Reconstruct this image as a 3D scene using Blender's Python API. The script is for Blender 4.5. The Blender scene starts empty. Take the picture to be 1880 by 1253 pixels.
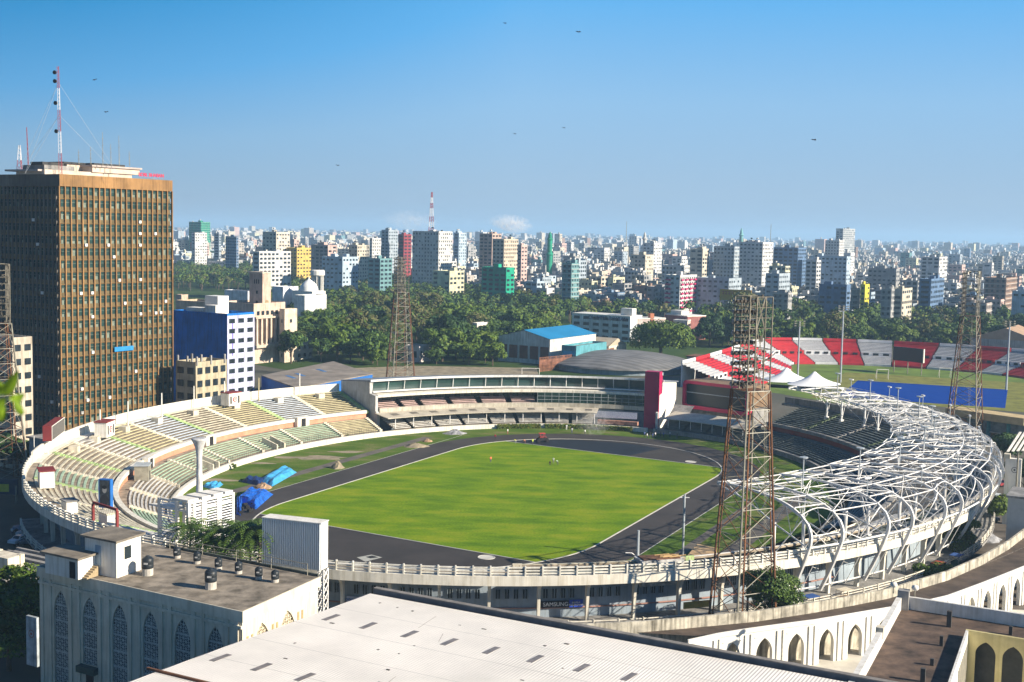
import bpy, math, random
from mathutils import Vector, Matrix
R=math.radians
rnd=random.Random(7)
scene=bpy.context.scene
# ------------------------------------------------------------------ camera
FPX,PIT,ROL,CH=2305.0,0.0882,0.020,60.0
fw=Vector((0,math.cos(PIT),-math.sin(PIT))); up=Vector((0,math.sin(PIT),math.cos(PIT))); rt=Vector((1,0,0))
cr,sr=math.cos(ROL),math.sin(ROL)
CR=cr*rt+sr*up; CU=-sr*rt+cr*up
cam=bpy.data.cameras.new('camera'); camo=bpy.data.objects.new('camera',cam); scene.collection.objects.link(camo)
m=Matrix((CR,CU,-fw)).transposed().to_4x4(); m.translation=Vector((0,0,CH)); camo.matrix_world=m
cam.sensor_width=36; cam.lens=36*FPX/1880; cam.clip_start=0.5; cam.clip_end=60000
cam.dof.use_dof=True; cam.dof.focus_distance=260; cam.dof.aperture_fstop=1.6
scene.camera=camo
scene.cycles.volume_bounces=2
# ------------------------------------------------------------------ sky, sun, exposure
SUN_EL=R(25); sv=Vector((0.936,-0.352,0)).normalized()
sundir=Vector((sv.x*math.cos(SUN_EL),sv.y*math.cos(SUN_EL),math.sin(SUN_EL)))
world=bpy.data.worlds.new('World'); scene.world=world; world.use_nodes=True
nt=world.node_tree; bg=nt.nodes['Background']
sky=nt.nodes.new('ShaderNodeTexSky'); sky.sky_type='NISHITA'; sky.sun_disc=False
sky.sun_elevation=SUN_EL; sky.sun_rotation=math.atan2(sv.x,sv.y)
sky.altitude=0; sky.air_density=1.0; sky.dust_density=0.5; sky.ozone_density=6
EXPO=1.10
_tc=nt.nodes.new('ShaderNodeTexCoord'); _sp=nt.nodes.new('ShaderNodeSeparateXYZ'); nt.links.new(_tc.outputs['Generated'],_sp.inputs[0])
def _math(op,a,b=None,clamp=False):
    q=nt.nodes.new('ShaderNodeMath'); q.operation=op; q.use_clamp=clamp
    for i,v in enumerate((a,b)):
        if v is None: continue
        if isinstance(v,(int,float)): q.inputs[i].default_value=v
        else: nt.links.new(v,q.inputs[i])
    return q.outputs[0]
_l=_math('MULTIPLY',_math('MAXIMUM',_math('MULTIPLY',_sp.outputs['X'],-1.0),0.0),2.3)
_t=_math('MULTIPLY',_sp.outputs['Z'],_math('ADD',_l,1.0))
_rp=nt.nodes.new('ShaderNodeValToRGB'); nt.links.new(_t,_rp.inputs[0]); _k=1/2**EXPO
_st=[(0.0,(.335,.495,.685)),(0.03,(.35,.51,.70)),(0.10,(.285,.53,.81)),(0.18,(.115,.455,.88)),(0.28,(.02,.34,.76)),(0.55,(.035,.16,.42)),(1.0,(.03,.11,.30))]
while len(_rp.color_ramp.elements)<len(_st): _rp.color_ramp.elements.new(0.5)
for _e,(_p,_c) in zip(_rp.color_ramp.elements,_st): _e.position=_p
for _e,(_p,_c) in zip(_rp.color_ramp.elements,_st): _e.position=_p; _e.color=(*[v*_k for v in _c],1)
_sc=nt.nodes.new('ShaderNodeVectorMath'); _sc.operation='SCALE'; nt.links.new(_rp.outputs[0],_sc.inputs[0]); nt.links.new(_math('SUBTRACT',1/0.12,_math('MULTIPLY',_l,0.27/0.12)),_sc.inputs[3])
_mx=nt.nodes.new('ShaderNodeMixRGB'); _mx.inputs[0].default_value=0.95; nt.links.new(sky.outputs[0],_mx.inputs[1]); nt.links.new(_sc.outputs[0],_mx.inputs[2])
nt.links.new(_mx.outputs[0],bg.inputs[0]); bg.inputs[1].default_value=0.12
sl=bpy.data.lights.new('sun','SUN'); sl.energy=4.7; sl.angle=R(0.5); sl.color=(1.0,0.89,0.72)
so=bpy.data.objects.new('sun',sl); scene.collection.objects.link(so)
so.rotation_euler=(-sundir).to_track_quat('-Z','Y').to_euler(); so.location=(200,-100,200)
vs=scene.view_settings; vs.view_transform='Standard'; vs.look='None'; vs.exposure=EXPO; vs.gamma=1.0
# ------------------------------------------------------------------ helpers
def ray(px,py): return fw+(px-940)/FPX*CR-(py-626.5)/FPX*CU
def G(px,py,z=0.0):
    d=ray(px,py); t=(z-CH)/d.z
    return Vector((d.x*t,d.y*t,z))
def AT(px,py,Y):
    d=ray(px,py); t=Y/d.y
    return Vector((d.x*t,Y,CH+d.z*t))
def PX(v):
    q=Vector((v[0],v[1],v[2]-CH)); c=q.dot(fw)
    return 940+FPX*q.dot(CR)/c, 626.5-FPX*q.dot(CU)/c
def L3(a,b,t): return Vector(a)*(1-t)+Vector(b)*t
FC=Vector((1.33,288.23,0)); TH=1.119; EA=Vector((math.cos(TH),math.sin(TH),0)); EB=Vector((-math.sin(TH),math.cos(TH),0))
def FA(a,b,z=0.0): 
    v=FC+EA*a+EB*b; v.z=z; return v
def toab(v):
    g=Vector((v[0],v[1],0))-FC; return g.dot(EA),g.dot(EB)
A0,AI,AO,BI,BO=5.0,90.5,116.0,72.5,103.0
def S(ph,s,z):
    p=R(ph); return FA(A0+(AI+s*(AO-AI))*math.cos(p),(BI+s*(BO-BI))*math.sin(p),z)
MATS={}
def M(name,col=(0.5,0.5,0.5),rough=0.8,var=0.15,scale=0.5,metal=0.0,streak=0.0,spec=0.3,wave=None,col2=None,stretch=(1,1,1)):
    if name in MATS: return MATS[name]
    m=bpy.data.materials.new(name); m.use_nodes=True; MATS[name]=m
    n=m.node_tree.nodes; l=m.node_tree.links; b=n['Principled BSDF']
    b.inputs['Roughness'].default_value=rough; b.inputs['Metallic'].default_value=metal
    b.inputs['Specular IOR Level'].default_value=spec
    if var<=0 and not streak and not wave and col2 is None:
        b.inputs['Base Color'].default_value=(*col,1); return m
    tc=n.new('ShaderNodeTexCoord'); mp=n.new('ShaderNodeMapping'); mp.inputs['Scale'].default_value=stretch
    l.new(tc.outputs['Object'],mp.inputs[0])
    no=n.new('ShaderNodeTexNoise'); no.inputs['Scale'].default_value=scale; no.inputs['Detail'].default_value=6; no.inputs['Roughness'].default_value=0.62
    l.new(mp.outputs[0],no.inputs['Vector'])
    rp=n.new('ShaderNodeValToRGB'); l.new(no.outputs['Fac'],rp.inputs[0])
    c2=col2 if col2 else tuple(c*(1-var*2.2) for c in col); c1=col if col2 else tuple(min(1,c*(1+var*0.7)) for c in col)
    rp.color_ramp.elements[0].position=0.33; rp.color_ramp.elements[0].color=(*c2,1)
    rp.color_ramp.elements[1].position=0.67; rp.color_ramp.elements[1].color=(*c1,1)
    out=rp.outputs[0]
    if streak:
        mp2=n.new('ShaderNodeMapping'); mp2.inputs['Scale'].default_value=(1.6,1.6,0.12); l.new(tc.outputs['Object'],mp2.inputs[0])
        n2=n.new('ShaderNodeTexNoise'); n2.inputs['Scale'].default_value=1.3; n2.inputs['Detail'].default_value=5; l.new(mp2.outputs[0],n2.inputs['Vector'])
        r2=n.new('ShaderNodeValToRGB'); l.new(n2.outputs['Fac'],r2.inputs[0])
        r2.color_ramp.elements[0].position=0.45; r2.color_ramp.elements[0].color=(1,1,1,1)
        r2.color_ramp.elements[1].position=0.72; k=1-streak; r2.color_ramp.elements[1].color=(k,k*0.97,k*0.9,1)
        mx=n.new('ShaderNodeMixRGB'); mx.blend_type='MULTIPLY'; mx.inputs[0].default_value=1
        l.new(out,mx.inputs[1]); l.new(r2.outputs[0],mx.inputs[2]); out=mx.outputs[0]
    l.new(out,b.inputs['Base Color'])
    if wave:
        # wave=(vector direction, scale, bump distance, trough shade painted as dark stripes)
        dv,ws,bd,dk=wave
        dp=n.new('ShaderNodeVectorMath'); dp.operation='DOT_PRODUCT'; l.new(tc.outputs['Object'],dp.inputs[0]); dp.inputs[1].default_value=dv
        mu=n.new('ShaderNodeMath'); mu.operation='MULTIPLY'; l.new(dp.outputs['Value'],mu.inputs[0]); mu.inputs[1].default_value=ws*2*math.pi
        si=n.new('ShaderNodeMath'); si.operation='SINE'; l.new(mu.outputs[0],si.inputs[0])
        bu=n.new('ShaderNodeBump'); bu.inputs['Distance'].default_value=bd; bu.inputs['Strength'].default_value=1; l.new(si.outputs[0],bu.inputs['Height'])
        l.new(bu.outputs[0],b.inputs['Normal'])
        if dk:
            mr=n.new('ShaderNodeMapRange'); mr.inputs[1].default_value=-1; mr.inputs[2].default_value=1; mr.inputs[3].default_value=1-dk; mr.inputs[4].default_value=1
            l.new(si.outputs[0],mr.inputs[0])
            mx=n.new('ShaderNodeMixRGB'); mx.blend_type='MULTIPLY'; mx.inputs[0].default_value=1
            l.new(out,mx.inputs[1]); l.new(mr.outputs[0],mx.inputs[2]); l.new(mx.outputs[0],b.inputs['Base Color'])
    return m
COL=scene.collection
class MB:
    def __init__(s): s.v=[]; s.f=[]; s.m=[]
    def poly(s,pts,m=0):
        i=len(s.v); s.v+= [tuple(p) for p in pts]; s.f.append(tuple(range(i,i+len(pts)))); s.m.append(m); return s
    def box(s,c,ex,ey,sx,sy,z0,z1,m=0,top=None):
        # c centre (xy), ex,ey unit dirs, sx,sy full sizes
        c=Vector((c[0],c[1],0)); hx=Vector(ex)*(sx/2); hy=Vector(ey)*(sy/2)
        q=[c-hx-hy,c+hx-hy,c+hx+hy,c-hx+hy]; return s.prism(q,z0,z1,m,top)
    def prism(s,q,z0,z1,m=0,top=None,bot=True):
        n=len(q); i=len(s.v)
        for p in q: s.v.append((p[0],p[1],z0))
        for p in q: s.v.append((p[0],p[1],z1))
        for k in range(n):
            j=(k+1)%n; s.f.append((i+k,i+j,i+n+j,i+n+k)); s.m.append(m)
        s.f.append(tuple(range(i+n,i+2*n))); s.m.append(m if top is None else top)
        if bot: s.f.append(tuple(range(i+n-1,i-1,-1))); s.m.append(m)
        return s
    def hexa(s,b,t,m=0):
        i=len(s.v); s.v+=[tuple(p) for p in b]+[tuple(p) for p in t]; n=len(b)
        for k in range(n):
            j=(k+1)%n; s.f.append((i+k,i+j,i+n+j,i+n+k)); s.m.append(m)
        s.f.append(tuple(range(i+n,i+2*n))); s.m.append(m); s.f.append(tuple(range(i+n-1,i-1,-1))); s.m.append(m); return s
    def tube(s,a,b,r,r2=None,n=4,m=0,cap=True):
        a=Vector(a); b=Vector(b); d=b-a
        if d.length<1e-6: return s
        d.normalize(); u=d.orthogonal().normalized(); w=d.cross(u); r2=r if r2 is None else r2; i=len(s.v)
        for (p,rr) in ((a,r),(b,r2)):
            for k in range(n):
                t=2*math.pi*(k+.5)/n; s.v.append(tuple(p+(u*math.cos(t)+w*math.sin(t))*rr))
        for k in range(n):
            j=(k+1)%n; s.f.append((i+k,i+j,i+n+j,i+n+k)); s.m.append(m)
        if cap: s.f.append(tuple(range(i+n,i+2*n))); s.m.append(m); s.f.append(tuple(range(i+n-1,i-1,-1))); s.m.append(m)
        return s
    def path(s,pts,r,n=5,m=0,r2=None):
        # swept tube with shared rings
        pts=[Vector(p) for p in pts]; N=len(pts); i0=len(s.v)
        for q in range(N):
            d=(pts[min(q+1,N-1)]-pts[max(q-1,0)]).normalized()
            ref=Vector((0,0,1)) if abs(d.z)<0.95 else Vector((1,0,0))
            u=d.cross(ref).normalized(); w=u.cross(d); rr=r if r2 is None else r+(r2-r)*q/(N-1)
            for k in range(n):
                t=2*math.pi*k/n; s.v.append(tuple(pts[q]+(u*math.cos(t)+w*math.sin(t))*rr))
        for q in range(N-1):
            for k in range(n):
                j=(k+1)%n; s.f.append((i0+q*n+k,i0+q*n+j,i0+(q+1)*n+j,i0+(q+1)*n+k)); s.m.append(m)
        s.f.append(tuple(range(i0,i0+n))); s.m.append(m); s.f.append(tuple(range(i0+(N-1)*n,i0+N*n))); s.m.append(m)
        return s
    def lathe(s,c,prof,n=14,m=0):
        i=len(s.v); c=Vector(c)
        for (r,z) in prof:
            for k in range(n):
                t=2*math.pi*k/n; s.v.append((c.x+r*math.cos(t),c.y+r*math.sin(t),c.z+z))
        for q in range(len(prof)-1):
            for k in range(n):
                j=(k+1)%n; s.f.append((i+q*n+k,i+q*n+j,i+(q+1)*n+j,i+(q+1)*n+k)); s.m.append(m)
        s.f.append(tuple(range(i+(len(prof)-1)*n,i+len(prof)*n))); s.m.append(m)
        return s
    def build(s,name,mats,parent=None,smooth=False,loc=None):
        me=bpy.data.meshes.new(name)
        if loc is not None:
            L=Vector(loc); vv=[(v[0]-L.x,v[1]-L.y,v[2]-L.z) for v in s.v]
        else: vv=s.v
        me.from_pydata(vv,[],s.f)
        if not isinstance(mats,(list,tuple)): mats=[mats]
        for q in mats: me.materials.append(q)
        if len(mats)>1: me.polygons.foreach_set('material_index',s.m)
        if smooth: me.polygons.foreach_set('use_smooth',[True]*len(me.polygons))
        me.update()
        o=bpy.data.objects.new(name,me); COL.objects.link(o)
        if loc is not None: o.location=loc
        if parent is not None:
            o.parent=parent
            if loc is None: o.matrix_parent_inverse=Matrix.Translation(-parent_origin(parent))
        return o
def parent_origin(p):
    v=Vector(p.location)
    if p.parent is not None: v=v+p.matrix_parent_inverse.translation+parent_origin(p.parent)
    return v
def thing(name,loc,label,cat,group=None,rz=0):
    o=bpy.data.objects.new(name,None); COL.objects.link(o); o.location=loc; o.rotation_euler=(0,0,rz); o.empty_display_size=0.5
    return tag(o,label,cat,group)
def tag(o,label,cat,group=None,kind=None):
    if label: o['label']=label
    if cat: o['category']=cat
    if group: o['group']=group
    if kind: o['kind']=kind
    return o
def struct(o): o['kind']='structure'; return o
def copy_tree(o,parent=None):
    c=o.copy(); COL.objects.link(c)
    if parent is not None: c.parent=parent
    for ch in list(o.children): copy_tree(ch,c)
    return c
def text(s,size,mat,parent,loc,rot,name='lettering',ext=0.03):
    cu=bpy.data.curves.new('t','FONT'); cu.body=s; cu.size=size; cu.extrude=ext; cu.align_x='CENTER'; cu.align_y='CENTER'
    t=bpy.data.objects.new('t',cu); me=bpy.data.meshes.new_from_object(t); bpy.data.objects.remove(t)
    me.materials.clear(); me.materials.append(mat)
    o=bpy.data.objects.new(name,me); COL.objects.link(o); o.parent=parent
    o.location=Vector(loc)-parent_origin(parent); o.rotation_euler=rot; return o
def textrot(normal):
    # text standing upright facing the horizontal direction normal
    return (math.pi/2,0,math.atan2(normal[1],normal[0])+math.pi/2)
# ------------------------------------------------------------------ shared materials
white=M('white_paint',(0.78,0.75,0.69),0.6,0.07,0.4,streak=0.2)
steelw=M('white_steel',(0.76,0.75,0.74),0.45,0.10,0.5,streak=0.15)
cream=M('cream_wall',(0.66,0.60,0.48),0.8,0.12,0.3,streak=0.25)
greyc=M('grey_concrete',(0.30,0.29,0.28),0.85,0.2,0.4,streak=0.3)
bluegrey=M('bluegrey_wall',(0.30,0.36,0.42),0.8,0.12,0.3,streak=0.2)
darkgl=M('dark_glass',(0.02,0.03,0.035),0.15,0,spec=0.6)
glassg=M('green_glass',(0.03,0.07,0.065),0.12,0.2,0.15,spec=0.7)
dark=M('dark_void',(0.02,0.02,0.022),0.9,0)
rust=M('rusty_steel',(0.20,0.085,0.035),0.8,0.3,0.5,col2=(0.09,0.045,0.03))
galv=M('galvanised_steel',(0.30,0.28,0.22),0.5,0.2,0.6)
greyp=M('grey_paint',(0.38,0.42,0.45),0.5,0.08,1)
redp=M('red_paint',(0.62,0.03,0.05),0.55,0.12,0.3)
magenta=M('magenta_panel',(0.40,0.012,0.075),0.5,0.08,0.2)
maroon=M('maroon_paint',(0.20,0.03,0.03),0.6,0.1,0.5)
bluep=M('blue_paint',(0.02,0.13,0.42),0.6,0.1,0.3)
bark=M('bark',(0.11,0.08,0.055),0.9,0.2,2)
# ------------------------------------------------------------------ ground and sports field
def sheet(name,pts,z,mat):
    return struct(MB().poly([(p[0],p[1],z) for p in pts]).build(name,mat))
gm=M('ground_dust',(0.13,0.115,0.09),0.95,0.25,0.02,col2=(0.055,0.06,0.04))
n=72; sheet('ground',[(30000*math.cos(2*math.pi*k/n),30000*math.sin(2*math.pi*k/n)) for k in range(n)],-0.02,gm)
asph=M('track_asphalt',(0.060,0.051,0.047),0.85,0.22,0.09,col2=(0.036,0.031,0.029))
asph2=M('dzone_asphalt',(0.050,0.043,0.040),0.9,0.22,0.09,col2=(0.030,0.026,0.025))
wetas=M('fresh_asphalt',(0.014,0.018,0.026),0.7,0.15,0.2)
# lawn around the track (dry patches)
def grassmat(name,c1,c2,c3,sc,st):
    m=bpy.data.materials.new(name); m.use_nodes=True; n=m.node_tree.nodes; l=m.node_tree.links; b=n['Principled BSDF']; b.inputs['Roughness'].default_value=0.95; b.inputs['Specular IOR Level'].default_value=0.1
    tc=n.new('ShaderNodeTexCoord'); mp=n.new('ShaderNodeMapping'); mp.inputs['Scale'].default_value=st; mp.inputs['Rotation'].default_value=(0,0,0.12); l.new(tc.outputs['Object'],mp.inputs[0])
    a=n.new('ShaderNodeTexNoise'); a.inputs['Scale'].default_value=sc; a.inputs['Detail'].default_value=8; a.inputs['Roughness'].default_value=0.6; l.new(mp.outputs[0],a.inputs['Vector'])
    r=n.new('ShaderNodeValToRGB'); l.new(a.outputs['Fac'],r.inputs[0]); e=r.color_ramp.elements
    e[0].position=0.32; e[0].color=(*c1,1); e[1].position=0.7; e[1].color=(*c3,1); k=r.color_ramp.elements.new(0.5); k.color=(*c2,1)
    f=n.new('ShaderNodeTexNoise'); f.inputs['Scale'].default_value=2.2; f.inputs['Detail'].default_value=4; l.new(tc.outputs['Object'],f.inputs['Vector'])
    mr=n.new('ShaderNodeMapRange'); mr.inputs[1].default_value=0.3; mr.inputs[2].default_value=0.7; mr.inputs[3].default_value=0.78; mr.inputs[4].default_value=1.18; l.new(f.outputs['Fac'],mr.inputs[0])
    mx=n.new('ShaderNodeMixRGB'); mx.blend_type='MULTIPLY'; mx.inputs[0].default_value=1; l.new(r.outputs[0],mx.inputs[1]); l.new(mr.outputs[0],mx.inputs[2]); l.new(mx.outputs[0],b.inputs['Base Color'])
    return m
lawn=grassmat('mown_lawn',(0.072,0.155,0.003),(0.135,0.225,0.004),(0.23,0.27,0.012),0.085,(1,2.2,1))
verge=grassmat('verge_grass',(0.045,0.095,0.010),(0.085,0.14,0.016),(0.19,0.17,0.075),0.09,(1,1.6,1))
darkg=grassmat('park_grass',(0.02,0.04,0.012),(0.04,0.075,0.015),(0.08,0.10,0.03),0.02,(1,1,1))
sheet('verge_lawn',[S(ph,0.02,0) for ph in range(0,360,4)],0.0,verge)
HL,TR=38.83,36.5
def oval(r,nn=40,hl=HL):
    p=[FA(hl+r*math.cos(t),r*math.sin(t)) for t in [-math.pi/2+math.pi*k/nn for k in range(nn+1)]]
    return p+[FA(-hl+r*math.cos(t),r*math.sin(t)) for t in [math.pi/2+math.pi*k/nn for k in range(nn+1)]]
def clipin(p):
    a,b=toab(p); q=((a-A0)/(AI-0.6))**2+(b/(BI-0.6))**2
    if q>1: k=1/math.sqrt(q); return FA(A0+(a-A0)*k,b*k)
    return p
sheet('running_track',[clipin(p) for p in oval(46.2)],0.012,asph)
sheet('end_zone',oval(TR-0.05),0.016,asph2)
def ring(name,r0,r1,z,mat):
    a,b=oval(r0),oval(r1); mb=MB(); N=len(a)
    for k in range(N):
        j=(k+1)%N; mb.poly([(*a[k][:2],z),(*a[j][:2],z),(*b[j][:2],z),(*b[k][:2],z)])
    return struct(mb.build(name,mat))
kerbm=M('kerb_white',(0.55,0.53,0.48),0.8,0.1,0.5)
# kerb: raised ring with thickness
a,b=oval(TR-0.1),oval(TR+0.18); mb=MB(); N=len(a)
for k in range(N):
    j=(k+1)%N
    mb.hexa([(*a[k][:2],0.0),(*a[j][:2],0),(*b[j][:2],0),(*b[k][:2],0)],[(*a[k][:2],.09),(*a[j][:2],.09),(*b[j][:2],.09),(*b[k][:2],.09)])
struct(mb.build('track_kerb',kerbm))
# lawn with cut ends following the photographed end lines
def isect(p,q,r):
    # where line p->q leaves circle-ended oval is handled by clipping to oval radius
    return p
eA=G(600,966),G(984,1033.4); eB=G(918,809.5),G(1322,859)
def inov(a,b,r=TR-0.12):
    aa=max(abs(a)-HL,0); return aa*aa+b*b<=r*r if aa>0 else abs(b)<=r
def endpts(p,q,N=24):
    (a1,b1),(a2,b2)=toab(p),toab(q); dl=Vector((a2-a1,b2-b1)); p0=Vector((a1,b1))-dl*0.5
    pts=[p0+dl*2*(k/400) for k in range(401)]; pts=[x for x in pts if inov(x.x,x.y)]
    return pts[0],pts[-1]
n1,n2=endpts(*eA); f1,f2=endpts(*eB)
# boundary: near end from left (n1) to right (n2), up right straight, far end right (f2) to left (f1), down left straight
def arcto(p,q):
    # follow the kerb from p to q on the oval outline
    o=[toab(x) for x in oval(TR-0.12,60)]
    ip=min(range(len(o)),key=lambda i:(o[i][0]-p.x)**2+(o[i][1]-p.y)**2); iq=min(range(len(o)),key=lambda i:(o[i][0]-q.x)**2+(o[i][1]-q.y)**2)
    L=len(o); fwd=[(ip+k)%L for k in range((iq-ip)%L+1)]; bwd=[(ip-k)%L for k in range((ip-iq)%L+1)]
    return [Vector(o[i]) for i in (fwd if len(fwd)<len(bwd) else bwd)]
lp=[n1,n2]+arcto(n2,f2)+[f2,f1]+arcto(f1,n1)
lp=[FA(p.x,p.y) for p in lp]
sheet('grass_field',lp,0.035,lawn)
mb=MB()
for (p,q) in ((n1,n2),(f1,f2)):
    P,Q=FA(p.x,p.y),FA(q.x,q.y); d=(Q-P).normalized(); w=Vector((-d.y,d.x,0))*0.12
    mb.hexa([(P-w),(Q-w),(Q+w),(P+w)],[(x+Vector((0,0,0.10))) for x in (P-w,Q-w,Q+w,P+w)])
struct(mb.build('lawn_edging',kerbm))
# freshly laid dark asphalt near the far end, a thin sheet
fr=[G(935,811),G(965,807.5),G(1049,807.5),G(1115,811.5),G(1170,817),G(1215,824),G(1150,838),G(1075,829)]
fr=[p for p in fr]
sheet('fresh_track_surface',fr,0.022,wetas)
# outer edge line and long-jump runways
mb=MB()
for sg in (-1,1):
    for k in range(40):
        a0_=-60+120*k/40; a1_=-60+120*(k+1)/40
        mb.poly([FA(a0_,sg*46.2,.02),FA(a1_,sg*46.2,.02),FA(a1_,sg*46.4,.02),FA(a0_,sg*46.4,.02)])
struct(mb.build('track_line',kerbm))
run=M('runway_asphalt',(0.085,0.075,0.07),0.9,0.25,0.25,col2=(0.16,0.14,0.11))
for (b0,b1,a0_,a1_) in ((51.5,54.5,-48,52),(-53.6,-51.6,-66,10),(-62.5,-59,-60,30)):
    mb=MB()
    mb.poly([FA(a0_,b0,.008),FA(a1_,b0,.008),FA(a1_,b1,.008),FA(a0_,b1,.008)])
    struct(mb.build('runway',run))
# sand and earth patches: flat irregular
sandm=M('dry_earth',(0.30,0.25,0.17),0.95,0.2,0.3)
def blobpoly(c,rx,ry,seed,n=18):
    r=random.Random(seed); ph=[r.uniform(0,6.28) for _ in range(3)]
    return [(c[0]+math.cos(t)*rx*(1+.25*math.sin(2*t+ph[0])+.15*math.sin(5*t+ph[1])),c[1]+math.sin(t)*ry*(1+.25*math.sin(3*t+ph[2]))) for t in [2*math.pi*k/n for k in range(n)]]
for k,(px,py,rx,ry) in enumerate(((590,841,7,3),(635,830,4,1.6),(530,840,4,1.4),(485,851,2.6,1.1),(398,882,5,1.6),(1000,980,0.1,0.1))):
    if rx<1: continue
    sheet('earth_patch',blobpoly(G(px,py),rx,ry,k),0.006+0.001*k,sandm)
# shot put circles and a square pit
for k,(px,py,r) in enumerate(((893,1024,1.5),(1268,848.5,1.35))):
    t=MB(); c=G(px,py)
    t.lathe(c,[(r+.12,.02),(r+.12,.10),(r,.10),(r,.04),(0.01,.04)],28)
    struct(t.build('throwing_circle_pad',kerbm)) 
q=[G(*p) for p in ((655,1024),(682,1019),(702,1024),(671,1032))]
mb=MB(); mb.poly([(p.x,p.y,0.03) for p in q]); struct(mb.build('pit_surround',M('pit_concrete',(0.40,0.40,0.36),0.8,0.1,1)))
q2=[G(*p) for p in ((671,1023.2),(683,1020.6),(695,1024),(680,1026))]
struct(MB().poly([(p.x,p.y,0.04) for p in q2]).build('pit_floor',dark))

# ------------------------------------------------------------------ stadium
st=thing('stadium',FC,'large oval concrete stadium with stepped stands around a green field','stadium')
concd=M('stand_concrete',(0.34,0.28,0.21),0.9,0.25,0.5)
concs=M('shade_side_concrete',(0.17,0.18,0.17),0.9,0.2,0.5)  # darkened stand concrete, shade of the right side put into the colour
benchc={'y':M('bench_yellow',(0.56,0.50,0.30),0.75,0.15,0.6),'w':M('bench_white',(0.62,0.60,0.56),0.75,0.15,0.6),'b':M('bench_pale_blue',(0.50,0.55,0.60),0.75,0.15,0.6),
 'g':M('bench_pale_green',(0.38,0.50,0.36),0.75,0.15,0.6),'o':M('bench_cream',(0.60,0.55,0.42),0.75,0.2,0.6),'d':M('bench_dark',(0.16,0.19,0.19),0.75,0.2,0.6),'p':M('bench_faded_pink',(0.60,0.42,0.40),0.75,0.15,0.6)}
aislem=M('aisle_green',(0.38,0.50,0.22),0.8,0.2,0.6)
wallw=M('stand_wall_white',(0.74,0.70,0.61),0.8,0.08,0.4,streak=0.28)
orang=M('walkway_salmon_wall',(0.60,0.27,0.17),0.85,0.12,0.4)
def frange(a,b,st_):
    n=max(1,int(math.ceil(abs(b-a)/st_))); return [a+(b-a)*k/n for k in range(n+1)]
def stand(ph0,ph1,s0,s1,z0,z1,rows,key,name='seating_block',gap=0.25,label=None,base=None,par=None):
    mb=MB(); phs=frange(ph0+gap*0.5,ph1-gap*0.5,2.5)
    for r in range(rows):
        a=s0+(s1-s0)*r/rows; b=s0+(s1-s0)*(r+1)/rows; z=z0+(z1-z0)*r/rows; zn=z0+(z1-z0)*(r+1)/rows; zp=z0+(z1-z0)*(r-1)/rows if r else 0
        for i in range(len(phs)-1):
            p,q=phs[i],phs[i+1]
            mb.poly([S(p,a,z),S(q,a,z),S(q,b,z),S(p,b,z)],0)
            mb.poly([S(p,b,z),S(q,b,z),S(q,b,zn),S(p,b,zn)],0)
            # bench slab
            ba=a+(b-a)*0.52; bb=a+(b-a)*0.95; h0,h1=z+0.26,z+0.42
            mb.hexa([S(p,ba,h0),S(q,ba,h0),S(q,bb,h0),S(p,bb,h0)],[S(p,ba,h1),S(q,ba,h1),S(q,bb,h1),S(p,bb,h1)],1)
    o=mb.build(name,[base or concd,benchc[key]],par or st)
    if label: o['label']=label
    return o
def strip(ph0,ph1,prof,step=3,m=0,mb=None):
    # prof: list of (s,z); closed loop swept along the oval
    mb=mb or MB(); phs=frange(ph0,ph1,step); n=len(prof)
    for i in range(len(phs)-1):
        for k in range(n):
            j=(k+1)%n; mb.poly([S(phs[i],*prof[k]),S(phs[i+1],*prof[k]),S(phs[i+1],*prof[j]),S(phs[i],*prof[j])],m)
    if abs(ph1-ph0)<359:
        mb.poly([S(phs[0],*p) for p in prof],m); mb.poly([S(phs[-1],*p) for p in reversed(prof)],m)
    return mb
# seating in the open left arc, phi 61..235
up_cols='ywbywowywowow'
bounds=[61.5,70,78.5,87,95,103,111,118,125,132,140,150,162,176,192,208,224,240,258,276,292,300]
for i in range(len(bounds)-1):
    a,b=bounds[i],bounds[i+1]; key=(['y','b','y','o','b','y','w','o','o','g','o','o','w','o','w','o','w','w','w','w','w','w'])[i]
    wide=(a>=150); z1=9.7 if not wide else 9.5; s1=0.93 if not wide else (0.89 if a<200 else 0.74)
    if a>=258: continue
    stand(a,b,0.40,s1,5.4,z1,13 if not wide else 12,key)
    # green painted aisle steps between blocks
    mb=MB(); n=26
    for k in range(n):
        s_=0.40+(s1-0.40)*k/n; sn=0.40+(s1-0.40)*(k+1)/n; z=5.4+(z1-5.4)*(k+.6)/n
        ww=0.42; mb.hexa([S(a-ww,s_,z-.5),S(a+ww,s_,z-.5),S(a+ww,sn,z-.5),S(a-ww,sn,z-.5)],[S(a-ww,s_,z+.22),S(a+ww,s_,z+.22),S(a+ww,sn,z+.22),S(a-ww,sn,z+.22)],0)
    mb.build('aisle',aislem if i%2==0 else cream,st)
lowb=[63,72,82,92,102,112,122,132,143,155,168,182,197,212,228,244,260]
for i in range(len(lowb)-1):
    a,b=lowb[i],lowb[i+1]; key=['y','g','g','g','g','g','w','w','g','o','o','o','o','w','w','w'][i]
    stand(a,b,0.035,0.29,1.3,4.0,9,key,'lower_seating_block')
    mb=MB(); n=10
    for k in range(n):
        s_=0.03+0.27*k/n; sn=0.03+0.27*(k+1)/n; z=1.3+2.8*(k+.5)/n
        mb.hexa([S(a-.3,s_,z-.4),S(a+.3,s_,z-.4),S(a+.3,sn,z-.4),S(a-.3,sn,z-.4)],[S(a-.3,s_,z+.5),S(a+.3,s_,z+.5),S(a+.3,sn,z+.5),S(a-.3,sn,z+.5)])
    mb.build('aisle_wall',cream,st)
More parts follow.
